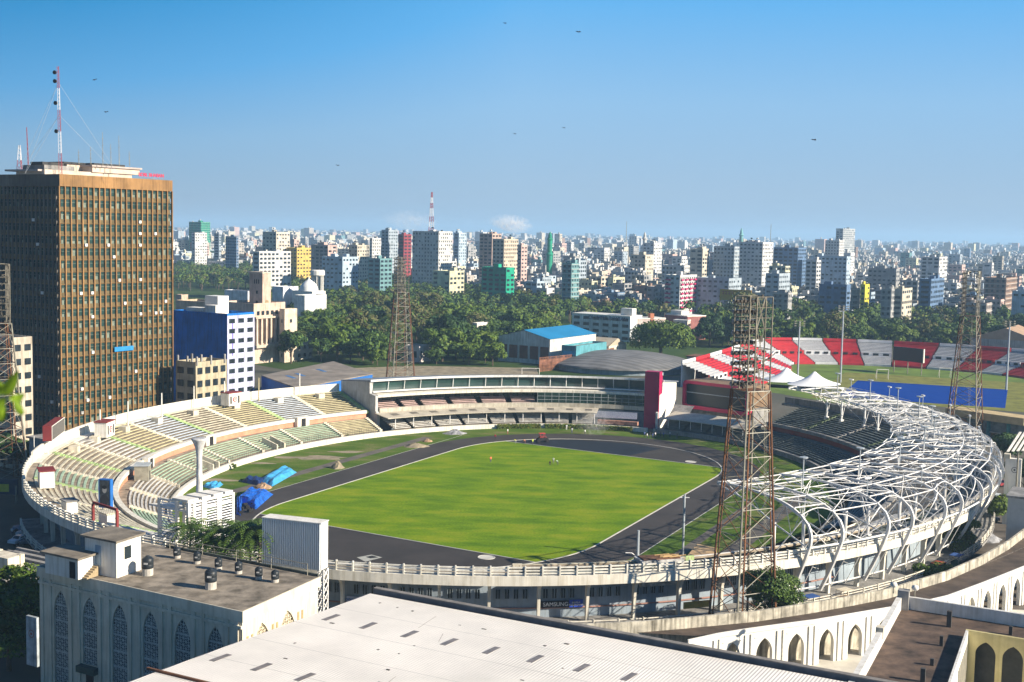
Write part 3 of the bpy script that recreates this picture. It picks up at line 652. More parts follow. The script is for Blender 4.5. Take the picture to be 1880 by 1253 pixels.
# ------------------------------------------------------------------ floodlight pylons
def pylon(base,w0,w1,H_,rz,label,hh=13.5,nb=10,z0=0,mats=None,lampface=True):
    t=thing('floodlight_pylon',(base.x,base.y,z0),label,'floodlight tower','floodlight pylons around the stadium')
    ex=Vector((math.cos(rz),math.sin(rz),0)); ey=Vector((-ex.y,ex.x,0)); zb=H_-hh
    def C(z,i):
        f=min(1,z/zb); w=(w0*(1-f)+w1*f)/2; sx,sy=((-1,-1),(1,-1),(1,1),(-1,1))[i]; return Vector(base)+ex*(w*sx)+ey*(w*sy)+Vector((0,0,z0+z))
    for i in range(4):
        o=MB().tube(C(0,i),C(zb,i),0.20,0.15,n=6).build('leg',rust if i%2 else galv,t)
    zs=[zb*(1-(1-k/nb)**1.15) for k in range(nb+1)]; mb=MB(); mc=MB()
    for k in range(nb):
        for i in range(4):
            j=(i+1)%4; mb.tube(C(zs[k],i),C(zs[k+1],j),0.065,n=3); mc.tube(C(zs[k],j),C(zs[k+1],i),0.065,n=3); mb.tube(C(zs[k+1],i),C(zs[k+1],j),0.06,n=3)
        mc.tube(C(zs[k+1],0),C(zs[k+1],2),0.05,n=3)
        # inner twin verticals
    for i in range(4):
        for off in (0.12,):
            j=(i+1)%4; mc.tube(L3(C(0,i),C(0,j),off),L3(C(zb,i),C(zb,j),off),0.10,n=4)
    mb.build('lattice_bracing',galv,t); mc.build('rusty_bracing',rust,t)
    # ladder
    mb=MB(); 
    for q in (-.2,.2): mb.tube(L3(C(0,1),C(0,2),.5)+ex*.6+ey*q,L3(C(zb,1),C(zb,2),.5)+ex*.6+ey*q,0.03,n=3)
    for k in range(int(zb/0.8)):
        f=k*0.8/zb; p=L3(L3(C(0,1),C(0,2),.5),L3(C(zb,1),C(zb,2),.5),f)+ex*.6; mb.tube(p-ey*.2,p+ey*.2,0.025,n=3)
    mb.build('ladder',galv,t)
    # head frame with lamps
    mb=MB(); W=w1/2-.02; D=w1/2-.2
    def Hp(x,y,z): return Vector(base)+ex*x+ey*y+Vector((0,0,z0+z))
    for x in (-W,-W*.4,W*.4,W):
        for y in (-D,D): mb.tube(Hp(x,y,zb),Hp(x,y,H_),0.10,n=4)
    nl=9
    for k in range(nl+1):
        z=zb+hh*k/nl
        for y in (-D,D): mb.tube(Hp(-W,y,z),Hp(W,y,z),0.06,n=4)
        for x in (-W,W): mb.tube(Hp(x,-D,z),Hp(x,D,z),0.06,n=4)
    for y in (-D,D):
        for (xa,xb) in ((-W/3,W/3),):
            for k in range(3):
                za,zc=zb+hh*k/3,zb+hh*(k+1)/3; mb.tube(Hp(xa,y,za),Hp(xb,y,zc),0.08,n=3); mb.tube(Hp(xb,y,za),Hp(xa,y,zc),0.08,n=3)
    hf=mb.build('head_frame',M('head_steel',(.21,.19,.15),.6,.3,.6),t)
    cb=MB()
    for k in range(40): x=rnd.uniform(-W,W); y=rnd.uniform(-D,D); z=zb+rnd.uniform(0,hh); cb.box(Vector(base)+ex*x+ey*y,ex,ey,rnd.uniform(.15,.5),rnd.uniform(.15,.4),z0+z,z0+z+rnd.uniform(.2,.7))
    cb.build('control_gear',M('gear_dark',(.08,.07,.055),.8,.2,1),t)['kind']='stuff'
    MB().poly([Hp(-W,-D,zb),Hp(W,-D,zb),Hp(W,D,zb),Hp(-W,D,zb)]).build('platform',rust,t)
    lm=M('lamp_housing',(0.40,0.38,0.36),0.4,0.2,2)
    for k in range(nl):
        for q in range(6):
            x=-W+2*W*(q+.5)/6; z=zb+hh*(k+.5)/nl
            MB().tube(Hp(x,D+.15,z),Hp(x,D+.62,z-.12),0.2,0.40,n=7).build('lamp',lm,hf)
            MB().tube(Hp(x,D-.35,z),Hp(x,D+.15,z),0.22,n=5).build('lamp_box',M('lamp_box_dark',(.07,.06,.05),.7,.1,1),hf)
    return t
pyl=[]
b=AT(1364,1100,180); b.z=0
fd=math.atan2((FC-b).y,(FC-b).x)-math.pi/2
pylon(b,7.2,4.0,51.2,fd+0.15,'nearest tall rusty lattice floodlight pylon beside the round leafy tree')
b=G(735,700,0); pylon(b,9.0,4.6,48.5,0.4,'lattice floodlight pylon rising from the park trees behind the pavilion')
b=AT(1780,600,377); b.z=0; pylon(b,9.2,4.6,50.5,1.0,'rusty lattice floodlight pylon between the canopy and the blue hockey pitch')
b=AT(2,600,286); b.z=0; pylon(b,9.0,3.6,50.0,2.2,'lattice floodlight pylon cut by the left edge of the photo')
# ------------------------------------------------------------------ screens, boards and flame tower
def frame_dirs(p,q):
    d=(Vector((q[0],q[1],0))-Vector((p[0],p[1],0))); L=d.length; d.normalize(); return d,Vector((-d.y,d.x,0)),L
# big ribbed screen back (near)
p=AT(483,1000,176); q=AT(590,1000,170)
p=G(483,948,19.2); q=G(590,962,19.0)
d,nb_,L=frame_dirs(p,q)
zt=19.0; 
t=thing('scoreboard',(p.x,p.y,0),'large white ribbed metal screen box on white lattice legs beside the rim','scoreboard')
P0=Vector((p.x,p.y,0)); 
if nb_.y<0: nb_=-nb_
z1_=12.4
ribm=M('ribbed_white_metal',(0.62,0.66,0.70),0.45,0.04,0.3)
mb=MB()
n_=32
for k in range(n_):
    a=P0+d*(L*k/n_); b_=P0+d*(L*(k+.5)/n_)
    mb.hexa([a-nb_*.10,b_-nb_*.10,b_,a],[x+Vector((0,0,zt-z1_)) for x in (a-nb_*.10,b_-nb_*.10,b_,a)]) if False else mb.prism([a-nb_*.22,b_-nb_*.22,b_-nb_*0.0,a-nb_*0.0],z1_,zt)
mb.build('ribs',ribm,t)
MB().prism([P0,P0+d*L,P0+d*L+nb_*2.0,P0+nb_*2.0],z1_,zt).build('box',white,t)
MB().prism([P0-d*.1-nb_*.25,P0+d*(L+.1)-nb_*.25,P0+d*(L+.1)+nb_*2.1,P0-d*.1+nb_*2.1],zt+.003,zt+.12).build('cap',white,t)
for xx in (0.25,L-0.7):
    mb=MB()
    cs=[P0+d*(xx+a)+nb_*b for a,b in ((0,0.3),(0.95,.3),(.95,1.6),(0,1.6))]
    for c in cs: mb.tube((c.x,c.y,2),(c.x,c.y,z1_),0.09,n=4)
    for k in range(9):
        za,zb=2+(z1_-2)*k/9,2+(z1_-2)*(k+1)/9
        for i in range(4):
            c,e=cs[i],cs[(i+1)%4]; mb.tube((c.x,c.y,za),(e.x,e.y,zb),0.05,n=3); mb.tube((e.x,e.y,za),(c.x,c.y,zb),0.05,n=3)
    mb.build('leg',steelw,t)
# louvred white torch base with cauldron
lt=thing('torch_platform',G(360,985,0)*1.0,'white louvred block of tall frames below the flame tower','torch platform')
p=G(293,915,15.5); q=G(345,925,15.5); r=G(430,905,15.5)
d,nb2,L1=frame_dirs(p,q); d2,nb3,L2=frame_dirs(q,r)
louv=M('louvre_white',(0.70,0.70,0.72),0.5,0.05,0.5)
def louvre(P,d,L,z0,z1,name='louvre_panel',fr=True):
    nrm=Vector((d.y,-d.x,0)); mb=MB(); n=int((z1-z0)/0.42)
    for k in range(n):
        z=z0+(z1-z0)*k/n; a=P; b=P+d*L
        mb.hexa([(a.x,a.y,z),(b.x,b.y,z),(b.x+nrm.x*.12,b.y+nrm.y*.12,z),(a.x+nrm.x*.12,a.y+nrm.y*.12,z)],[(a.x,a.y,z+.15),(b.x,b.y,z+.15),(b.x+nrm.x*.05,b.y+nrm.y*.05,z+.15),(a.x+nrm.x*.05,a.y+nrm.y*.05,z+.15)])
    o=mb.build(name,louv,lt)
    mb=MB()
    for x in (0,L): mb.box(P+d*x,d,nrm,.5,.5,z0,z1+.35)
    mb.box(P+d*L/2,d,nrm,L,.35,z1,z1+.35); mb.build('panel_frame',white,o)
    return o
Pp=Vector((p.x,p.y,0)); Qq=Vector((q.x,q.y,0))
louvre(Pp,d,L1*0.62,7.5,15.3); louvre(Pp+d*(L1*0.68)-nb2*-1.2,d,L1*.32,7.5,15.3)
for k in range(3):
    louvre(Qq+d2*(L2*k/3+.1),d2,L2/3-.5,7.5,15.3)
MB().prism([Pp,Qq,Qq+d2*L2,Qq+d2*L2+nb3*1.2,Pp+nb3*2.5],14.0,14.3).build('inner_deck',white,lt)
MB().prism([Pp+d*.3,Qq+d*-.3,Qq+d2*(L2+2.2),Qq+d2*(L2+2.2)+nb3*3,Pp+nb3*3],8.7,9.2).build('mid_slab',white,lt)
for (f0,f1) in ((0.0,.22),(.3,.48),(.55,.75),(.8,.97)):
    a=Qq+d2*(L2*f0); b_=Qq+d2*(L2*f1); MB().prism([a,b_,b_+nb3*3.6,a+nb3*3.6],15.66,16.0).build('roof_frame',white,lt)
c=AT(366,900,0.5*(p.y+r.y)+3); 
tt_=thing('flame_tower',(c.x,c.y,0),'tall white flared cauldron column rising from the louvred block','flame tower')
MB().lathe((c.x,c.y,0),[(0.62,8),(0.60,14),(0.5,18),(0.46,21.0),(0.6,22.6),(0.95,23.6),(1.25,24.2),(1.35,24.35),(1.2,24.5),(0.5,24.3),(0.02,24.3)],20).build('column',M('cauldron_white',(0.60,0.60,0.60),0.5,0.2,0.4,streak=0.3),tt_,smooth=True)
# maroon backed screen on the far left rim
def board(name,pl,pr,zt,zb,thick,front,side,label,cat,legs=True,flip=1):
    d,nn,L=frame_dirs(pl,pr); P0=Vector((pl[0],pl[1],0)); nn=nn*flip
    t=thing(name,(P0.x,P0.y,0),label,cat)
    MB().prism([P0,P0+d*L,P0+d*L+nn*thick,P0+nn*thick],zb,zt).build('box',side,t)
    MB().prism([P0+d*.12-nn*.05,P0+d*(L-.12)-nn*.05,P0+d*(L-.12)-nn*.003,P0+d*.12-nn*.003],zb+.12,zt-.12).build('screen',front,t)
    fr=MB()
    for (x0,x1,z0,z1) in ((0,L,zb,zb+.14),(0,L,zt-.14,zt),(0,.14,zb+.14,zt-.14),(L-.14,L,zb+.14,zt-.14)):
        fr.prism([P0+d*x0-nn*.08,P0+d*x1-nn*.08,P0+d*x1-nn*.003,P0+d*x0-nn*.003],z0,z1)
    fr.build('screen_frame',white if name=='scoreboard' else side,t)
    if legs:
        mb=MB()
        for x in (0.5,L-.5): 
            c=P0+d*x+nn*thick*.5; mb.tube((c.x,c.y,9),(c.x,c.y,zb),0.14,n=5)
            c=P0+d*x+nn*thick*2; mb.tube((c.x,c.y,9),(c.x,c.y,zb+1),0.08,n=4)
        mb.build('legs',steelw,t)
    return t,d,nn,P0,L
scr=M('unlit_screen',(0.13,0.12,0.11),0.5,0.2,2)
pl=G(96,786,19.5); pr=G(118,763,19.5)
pl=AT(95,790,268); pr=AT(118,766,281)
board('scoreboard',pl,pr,pr.z,12.6,1.9,scr,maroon,'grey faced screen with maroon sides on the left rim below the brown tower','scoreboard',flip=1)
# portrait hoarding
pl=AT(181,890,218); pr=AT(203,890,217.6)
t,d,nn,P0,L=board('portrait_hoarding',pl,pr,AT(181,880,218).z,AT(181,932,218).z,0.9,M('portrait_backdrop',(0.06,0.07,0.08),0.6,0.3,1.2),bluep,'blue edged portrait hoarding standing on the left stand','hoarding')
face=M('portrait_grey',(0.34,0.33,0.32),0.7,0.1,1)
zc=(AT(181,880,218).z+AT(181,932,218).z)/2
def flat(t,P0,d,nn,cx,cz,rx,rz_,mat,name,off=.06):
    pts=[P0+d*(cx+rx*math.cos(a))-nn*off+Vector((0,0,cz+rz_*math.sin(a))) for a in [2*math.pi*k/16 for k in range(16)]]
    return MB().poly(pts).build(name,mat,t)
flat(t,P0,d,nn,L/2,zc+.7,.42,.6,face,'portrait_face',.07); flat(t,P0,d,nn,L/2,zc+1.15,.46,.32,dark,'portrait_hair',.08); flat(t,P0,d,nn,L/2,zc-1.1,.75,1.0,M('portrait_coat',(0.03,0.03,0.035),0.7,0),'portrait_coat',.075)
# brown empty frame in front
pa=AT(171,940,205); pb_=AT(215,955,200)
t=thing('billboard_frame',(pa.x,pa.y,9.7),'rusty brown empty billboard frame on the left rim deck','billboard frame')
mb=MB(); d,nn,L=frame_dirs(pa,pb_); P0=Vector((pa.x,pa.y,0)); zt=AT(171,925,205).z
for x in (0,L): mb.box(P0+d*x,d,nn,.4,.4,9.6,zt)
mb.box(P0+d*L/2,d,nn,L,.3,zt,zt+.4); mb.build('frame',maroon,t)
mb=MB()
for k in range(12): mb.tube(P0+d*(L*k/12)+Vector((0,0,zt-1.4)),P0+d*(L*(k+1)/12)+Vector((0,0,zt)),0.03,n=3)
mb.build('mesh_bracing',galv,t)
# deck kiosks: small huts on the left rim
def hut(px,py,z,w,dp,h,roof,label,ang=None,wall=white,name='rim_cabin'):
    c=G(px,py,z); a,b=toab(c); ph=math.degrees(math.atan2(b/BO,(a-A0)/AO)); er=radial(ph); et=Vector((-er.y,er.x,0))
    t=thing(name,(c.x,c.y,z),label,'cabin')
    MB().box(c,er,et,dp,w,z,z+h).build('walls',wall,t)
    MB().box(c,er,et,dp+.4,w+.4,z+h+.003,z+h+.2).build('roof',roof,t)
    q=c-er*(dp/2+.03); MB().box(q,er,et,.05,.8,z,z+1.9).build('door',dark,t)
    return t,c,er,et
hut(85,893,9.65,4.2,2.6,3.2,maroon,'tall white rim cabin with a brown roof at the far left end')
hut(128,940,9.65,2.6,2.0,2.0,greyc,'small grey roofed cabin on the rim deck left of the portrait hoarding')
hut(199,962,9.65,2.8,2.0,1.9,cream,'low cream cabin on the rim deck under the brown billboard frame')
hut(262,880,3.9,3.8,3.0,3.2,M('tin_grey',(0.42,0.46,0.48),0.5,0.1,.5),'grey tin roofed kiosk on the walkway between the two left tiers',wall=galv)
for (px,py,lab) in ((192,801,'white press cabin with a round red emblem, nearer the maroon screen'),(424,744,'white press cabin with a round red emblem, below the lavender building')):
    c=G(px,py,9.7); a,b=toab(c); ph=math.degrees(math.atan2(b/BO,(a-A0)/AO)); er=radial(ph); et=Vector((-er.y,er.x,0))
    t=thing('press_cabin',(c.x,c.y,9.7),lab,'press cabin','press cabins on the left stand'); MB().box(c,er,et,3,4.6,9.7,13.2).build('walls',white,t); MB().box(c,er,et,3.3,5,13.203,13.45).build('roof',maroon,t)
    q=c-er*1.54; q.z=0
    for off in (-1.5,1.5): MB().box(q+et*off,er,et,.06,.55,10.3,12.4).build('window',dark,t)
    pts=[q-er*.08+et*(.75*math.cos(k*math.pi/8))+Vector((0,0,11.5+.75*math.sin(k*math.pi/8))) for k in range(16)]; e=MB().poly(pts).build('emblem',redp,t)
    pts=[q-er*.10+et*(.5*math.cos(k*math.pi/8))+Vector((0,0,11.5+.5*math.sin(k*math.pi/8))) for k in range(16)]; MB().poly(pts).build('emblem_disc',white,e)
    pts=[q-er*.12+et*(.25*math.cos(k*math.pi/8)+.05)+Vector((0,0,11.55+.25*math.sin(k*math.pi/8))) for k in range(16)]; MB().poly(pts).build('emblem_mark',redp,e)
# flag poles on the left stand
for i,(px,py,py0) in enumerate(((184,752,802),(235,737,784),(297,722,770),(356,709,752),(412,700,747),(475,694,737),(550,686,728))):
    c=G(px,py0,9.4); top=AT(px,py,c.y)
    MBp=MB().tube((c.x,c.y,8.5),(c.x,c.y,top.z),0.22,0.14,n=8); o=MBp.build('stand_pole',white if i not in (5,) else M('pole_yellow',(0.50,0.42,0.25),0.7,0.1,1),loc=(c.x,c.y,8.5))
    tag(o,['leftmost','second','third','fourth','fifth','sixth','seventh and rightmost'][i]+' white pole counted from the left along the rear of the left stand','pole','poles at the rear of the left stand')
# poles near the right track
for (px,pt,pb2,lab) in ((1253,908,1032,'tall slim grey light pole beside the right hand track'),(1170,974,1047,'thick grey pole standing behind the near rim railing')):
    c=G(px,pb2,0 if px>1200 else 5); top=AT(px,pt,c.y)
    t=thing('light_pole',(c.x,c.y,0),lab,'pole'); MB().tube((c.x,c.y,0),(c.x,c.y,top.z),0.22 if px>1200 else .32,0.2,n=8).build('shaft',greyp,t)
    if px>1200: MB().tube((c.x-.9,c.y,top.z-.6),(c.x+.9,c.y,top.z-.6),0.09,n=4).build('crossarm',steelw,t)
    else: MB().path([(c.x,c.y,top.z-4.5),(c.x-1,c.y,top.z-3.8),(c.x-2,c.y,top.z-3.8)],0.1,n=4).build('arm',steelw,t)
# ------------------------------------------------------------------ trees: prototypes and copies
leafA=M('leaf_mid',(0.090,0.150,0.010),0.7,0.3,0.25,col2=(0.030,0.065,0.010))
leafB=M('leaf_light',(0.13,0.18,0.012),0.7,0.2,0.25,col2=(0.06,0.10,0.010))
leafD=M('leaf_dark',(0.035,0.080,0.014),0.7,0.2,0.25,col2=(0.014,0.038,0.009))
leafO=M('leaf_olive',(0.135,0.125,0.04),0.8,0.2,0.25,col2=(0.065,0.07,0.024))
def crown_mb(rx,rz,cz,nl,leaf,seed,lumps=12,flat=0.0):
    r=random.Random(seed); mb=MB(); L=[]
    for k in range(lumps):
        t=r.uniform(0,6.283); q=math.sqrt(r.random())*0.72; zz=r.uniform(-.55,.75)*(1-q*q*0.6)
        L.append((Vector((rx*q*math.cos(t),rx*q*math.sin(t),cz+rz*zz)),r.uniform(.28,.46)*rx))
    for k in range(nl):
        c,R_=L[r.randrange(lumps)]
        z=r.uniform(-0.45,1); t=r.uniform(0,6.283); s_=math.sqrt(max(0,1-z*z)); n_=Vector((s_*math.cos(t),s_*math.sin(t),z))
        p=c+Vector((n_.x*R_,n_.y*R_,n_.z*R_*0.72))*r.uniform(.72,1.08)
        nn=(n_+Vector((r.uniform(-.7,.7),r.uniform(-.7,.7),r.uniform(-.4,.8)))).normalized()
        u=nn.orthogonal().normalized(); w=nn.cross(u); a=r.uniform(0,6.28); u2=u*math.cos(a)+w*math.sin(a); w2=nn.cross(u2)
        l=leaf*r.uniform(.6,1.3); b=l*r.uniform(.45,.8)
        mb.poly([p-u2*l,p-w2*b*.8+u2*.1*l,p+u2*l*r.uniform(.7,1),p+w2*b],0 if r.random()<.72 else 1)
    return mb,L
def make_tree(name,rx,rz,h,nl,leaf,seed,mats,lumps=12,trunk_r=0.35):
    root=thing(name,(0,0,0),'','tree'); cz=h-rz
    mb,L=crown_mb(rx,rz,cz,nl,leaf,seed,lumps)
    t=MB(); t.tube((0,0,-.5),(0,0,cz*.6),trunk_r,trunk_r*.7,n=7)
    for (c,R_) in L[:7]: t.path([(0,0,cz*.5),(c.x*.4,c.y*.4,cz*.5+(c.z-cz*.5)*.6),(c.x,c.y,c.z)],trunk_r*.45,n=5,r2=trunk_r*.1)
    t.build('trunk',bark,root); mb.build('crown',mats,root); return root
def make_palm(name,h,seed,fr=3.2,nf=15,mats=None):
    r=random.Random(seed); root=thing(name,(0,0,0),'','palm tree'); t=MB()
    pts=[(0.4*math.sin(k/6*1.2),0,h*k/6) for k in range(7)]; t.path(pts,.26,n=6,r2=.16); t.build('trunk',M('palm_bark',(0.22,0.19,0.15),0.9,0.2,2),root)
    top=Vector(pts[-1]); mb=MB()
    for k in range(nf):
        a=2*math.pi*k/nf+r.uniform(-.2,.2); e=r.uniform(-.1,1.1); d=Vector((math.cos(a),math.sin(a),0)); P=[]
        for q in range(7):
            f=q/6; P.append(top+d*(fr*f*math.cos(e*(1-f*.6)))+Vector((0,0,fr*(math.sin(e)*f-0.85*f*f))))
        s_=Vector((-d.y,d.x,0))
        for q in range(6):
            for u in range(3):
                f0=(q+u/3)/6; c=L3(P[q],P[q+1],u/3); c2=L3(P[q],P[q+1],min(1,u/3+.16)); l=.75*math.sin(math.pi*min(.97,f0+.12))**.6
                for sg in (-1,1): mb.poly([c,c2,c2+s_*sg*l+d*.25-Vector((0,0,.35*l)),c+s_*sg*l*.95+d*.2-Vector((0,0,.40*l))],r.randrange(2))
    mb.build('fronds',mats or [leafA,leafB],root); return root
protos={}
def proto(kind):
    if kind in protos: return protos[kind],False
    k=kind
    if k=='b0': o=make_tree('broadleaf_tree',6.5,4.8,10.3,2600,.62,1,[leafA,leafB],13)
    elif k=='b1': o=make_tree('broadleaf_tree',5.2,5.4,11.5,2300,.58,2,[leafD,leafA],12)
    elif k=='b2': o=make_tree('broadleaf_tree',7.5,4.4,10,2900,.66,3,[leafA,leafD],16)
    elif k=='b3': o=make_tree('broadleaf_tree',5.0,4.2,8.6,2100,.55,4,[leafB,leafA],11)
    elif k=='b4': o=make_tree('sparse_olive_tree',7.0,6.5,14,1900,.55,5,[leafO,leafA],15)
    elif k=='b5': o=make_tree('broadleaf_tree',6.0,5.4,12,2600,.6,6,[leafD,leafD],14)
    elif k=='pa': o=make_palm('palm_tree',11,7,4.2,16,[leafA,leafO])
    elif k=='pb': o=make_palm('palm_tree',9,8,3.8,15,[leafD,leafA])
    protos[k]=o; return o,True
DESC={'b0':'rounded green broadleaf tree','b1':'tall narrow dark tree','b2':'wide spreading green tree','b3':'small light green tree','b4':'sparse olive brown tree','b5':'dense dark green tree','pa':'tall drooping coconut palm','pb':'short dark palm'}
TREES=[]
def plant(kind,p,sc=1.0,rz=None,group=None,z=0):
    o,new=proto(kind)
    if not new: o=copy_tree(o)
    o.location=(p[0],p[1],z); s_=sc*rnd.uniform(.9,1.1); o.scale=(s_,s_,s_*rnd.uniform(.9,1.12)); o.rotation_euler=(0,0,rnd.uniform(0,6.28) if rz is None else rz)
    if group: o['group']=group
    TREES.append((o,kind)); return o
# ------------------------------------------------------------------ arched walls
def hwid(op,z):
    c,w,zb,zs,za=op
    if z<=zs: return w
    t=min(1,(z-zs)/(za-zs)); return w*(-1+2*math.sqrt(max(0,1-.75*t*t)))
def archwall(mb,P0,d,L,z0,z1,ops,depth=0.5,nin=None,m=0,mr=0):
    # P0 start (xy), d direction, ops=(centre, halfwidth, bottom, spring, apex), nin inward normal
    def V(x,z,o=0): q=P0+d*x+nin*o; return (q.x,q.y,z)
    if not ops: mb.poly([V(0,z0),V(L,z0),V(L,z1),V(0,z1)],m); return
    bd=[0]+[(ops[i][0]+ops[i+1][0])/2 for i in range(len(ops)-1)]+[L]
    for i,op in enumerate(ops):
        x0,x1=bd[i],bd[i+1]; c,w,zb,zs,za=op
        if zb>z0: mb.poly([V(x0,z0),V(x1,z0),V(x1,zb),V(x0,zb)],m)
        mb.poly([V(x0,za),V(x1,za),V(x1,z1),V(x0,z1)],m)
        zl=[zb,zs]+[zs+(za-zs)*k/8 for k in range(1,9)]
        for a,b in zip(zl,zl[1:]):
            ha,hb=hwid(op,a),hwid(op,b)
            mb.poly([V(x0,a),V(c-ha,a),V(c-hb,b),V(x0,b)],m); mb.poly([V(c+ha,a),V(x1,a),V(x1,b),V(c+hb,b)],m)
            mb.poly([V(c-ha,a),V(c-ha,a,depth),V(c-hb,b,depth),V(c-hb,b)],mr); mb.poly([V(c+ha,a,depth),V(c+ha,a),V(c+hb,b),V(c+hb,b,depth)],mr)
def jali(P0,d,nin,op,off,mat,parent,cell=.427,rowh=2.05,name='window',back=dark):
    c,w,zb,zs,za=op
    def V(x,z,o=0): q=P0+d*x+nin*o; return Vector((q.x,q.y,z))
    pts=[V(c-w,zb,off+.1),V(c+w,zb,off+.1)]+[V(c+hwid(op,zs+(za-zs)*k/8),zs+(za-zs)*k/8,off+.1) for k in range(9)]+[V(c-hwid(op,zs+(za-zs)*k/8),zs+(za-zs)*k/8,off+.1) for k in range(7,-1,-1)]
    wn=MB().poly(pts).build(name,back,parent); mb=MB()
    n=int(round(2*w/cell)); 
    def bar(x0,z0,x1,z1,t=.036,e=0): 
        a=V(x0,z0,off); b=V(x1,z1,off); u=(b-a).normalized(); s_=u.cross(nin).normalized()*t
        mb.hexa([a-s_,a+s_,a+s_-nin*.05,a-s_-nin*.05],[b-s_,b+s_,b+s_-nin*.05,b-s_-nin*.05])
    for k in range(1,n):
        x=-w+2*w*k/n; zt=za
        # find height where the arch closes over x
        for q in range(40):
            z=zs+(za-zs)*q/40
            if hwid(op,z)<abs(x): zt=z; break
        bar(c+x,zb,c+x,zt)
    z=zb
    while z<za:
        h=hwid(op,z); bar(c-h,z,c+h,z)
        if h>.3:
            for k in range(n):
                xa=-w+2*w*k/n; xb=xa+2*w/n
                if abs(xa)<=h+.01 and abs(xb)<=h+.01 and z+cell<za-.3 and hwid(op,z+cell)>=max(abs(xa),abs(xb))-.02:
                    if (k+int(z/cell))%2: bar(c+xa,z,c+xb,z+cell,.03)
                    else: bar(c+xb,z,c+xa,z+cell,.03)
        z+=cell
    z=zb+rowh
    while z<za-.3:
        h=hwid(op,z); bar(c-h,z,c+h,z,.11); z+=rowh
    mb.build('lattice',mat,wn); return wn
# ------------------------------------------------------------------ lower-left arched building
A_=G(72,1040,15.5); B_=G(445,1122,15.5); d1=(B_-A_); LA=d1.length; d1.normalize(); n1_=Vector((-d1.y,d1.x,0))
n1_=(G(583,1060,15.5)-B_).normalized()
lb=thing('arched_building',(A_.x,A_.y,0),'pale grey building with tall pointed lattice windows and a stained flat roof','building')
wallL=M('arched_wall_paint',(0.68,0.62,0.50),0.8,0.08,0.3,streak=0.2)
latt=M('lattice_paint',(0.46,0.49,0.47),0.8,0.1,1)
A2=Vector((A_.x,A_.y,0)); DEP=16.1
ops=[(3.95+5.28*k,1.28,0.7,9.9,12.9) for k in range(6)]
ops[1]=(3.95+5.28,1.28,4.2,9.9,12.9)
mb=MB(); archwall(mb,A2,d1,LA,-0.5,14.2,ops,.35,n1_); 
A3=A2+n1_*DEP; B2=A2+d1*LA; B3=B2+n1_*DEP
mb.poly([(A2.x,A2.y,-.5),(A2.x,A2.y,14.2),(A3.x,A3.y,14.2),(A3.x,A3.y,-.5)]); mb.poly([(A3.x,A3.y,-.5),(B3.x,B3.y,-.5),(B3.x,B3.y,14.2),(A3.x,A3.y,14.2)])
rops=[(3.9,1.7,0.7,9.8,13.0),(9.3,1.7,0.7,9.8,13.0)]
archwall(mb,B2,n1_,DEP,-0.5,14.2,rops,.35,-d1)
mb.prism([A2-d1*.25-n1_*.25,B2+d1*.25-n1_*.25,B3+d1*.25+n1_*.25,A3-d1*.25+n1_*.25],14.2,15.5)
mb.build('wall',wallL,lb)
mb=MB()
for k in range(7):
    x=3.95+5.28*(k-.5); 
    for w in (-.75,.75):
        if 0<x+w<LA: mb.box(A2+d1*(x+w)-n1_*.10,d1,n1_,.5,.22,0,14.2)
mb.box(A2+d1*LA/2-n1_*.12,d1,n1_,LA,.3,13.35,13.7)
mb.build('pilasters',wallL,lb)
mb=MB()
for x in (1.0,1.9,6.1,7.0,11.6,12.5): mb.box(B2+n1_*x+d1*.03,d1,n1_,.08,.35,4,12.2)
mb.build('slot_windows',M('slot_ochre',(0.42,0.32,0.16),0.8,0.1,1),lb)
for op in ops: jali(A2,d1,n1_,op,.22,latt,lb)
for op in rops: jali(B2,n1_,-d1,op,.22,M('lattice_cream',(0.62,0.56,0.42),0.8,0.1,1),lb,back=M('warm_recess',(0.18,0.13,0.08),0.9,0))
q=A2+d1*9.2-n1_*.06; MB().box(q,d1,n1_,1.3,.1,0,3.0).build('door',M('door_dark',(0.04,0.03,0.03),0.8,0),lb)
q=A2+d1*9.2-n1_*.5; MB().box(q,d1,n1_,3.2,1.0,3.3,4.1).build('door_canopy',M('canopy_dull_green',(0.05,0.09,0.08),0.8,0.1,1),lb)
roofm=M('stained_roof',(0.33,0.28,0.22),0.95,0.3,0.45,col2=(0.10,0.085,0.065))
MB().poly([(p.x,p.y,15.52) for p in (A2-d1*.1-n1_*.1,B2+d1*.1-n1_*.1,B3+d1*.1+n1_*.1,A3-d1*.1+n1_*.1)]).build('roof',roofm,lb)
# rooftop rooms
def room(cpx,cpy,w,dp,h,z,name,slab=.35,parent=None,wall=None):
    c=G(cpx,cpy,z); MBx=MB().box(c,d1,n1_,w,dp,z,z+h); o=MBx.build(name,wall or white,parent)
    MB().box(c,d1,n1_,w+.9,dp+.9,z+h+.003,z+h+.25).build('slab_roof',M('slab_brown',(0.22,0.19,0.15),0.9,0.2,.6),o); return c,o
c1,r1=room(208,1048,5.6,4.6,4.6,15.53,'rooftop_room',parent=lb)
q=c1+d1*2.83-n1_*.2; MB().box(q,n1_,d1,1.2,.06,17.6,19.2).build('window',darkgl,r1)
q=c1-n1_*2.33-d1*.4; MB().box(q,d1,n1_,1.0,.06,16.8,19.3).build('door',M('door_bluegrey',(0.30,0.38,0.45),0.7,0.05,1),r1)
mb=MB()
for k in range(6): mb.box(q-n1_*(.5+.35*k)-d1*.2,d1,n1_,1.2,.34,15.55,16.75-.2*k)
mb.build('steps',M('step_timber',(0.35,0.27,0.16),0.8,0.1,1),r1)
c2,r2=room(133,1052,6.0,3.8,2.6,15.53,'rooftop_room',parent=lb)
q=c2+d1*2.0-n1_*1.93; MB().box(q,d1,n1_,1.0,.06,15.6,17.7).build('door',dark,r2)
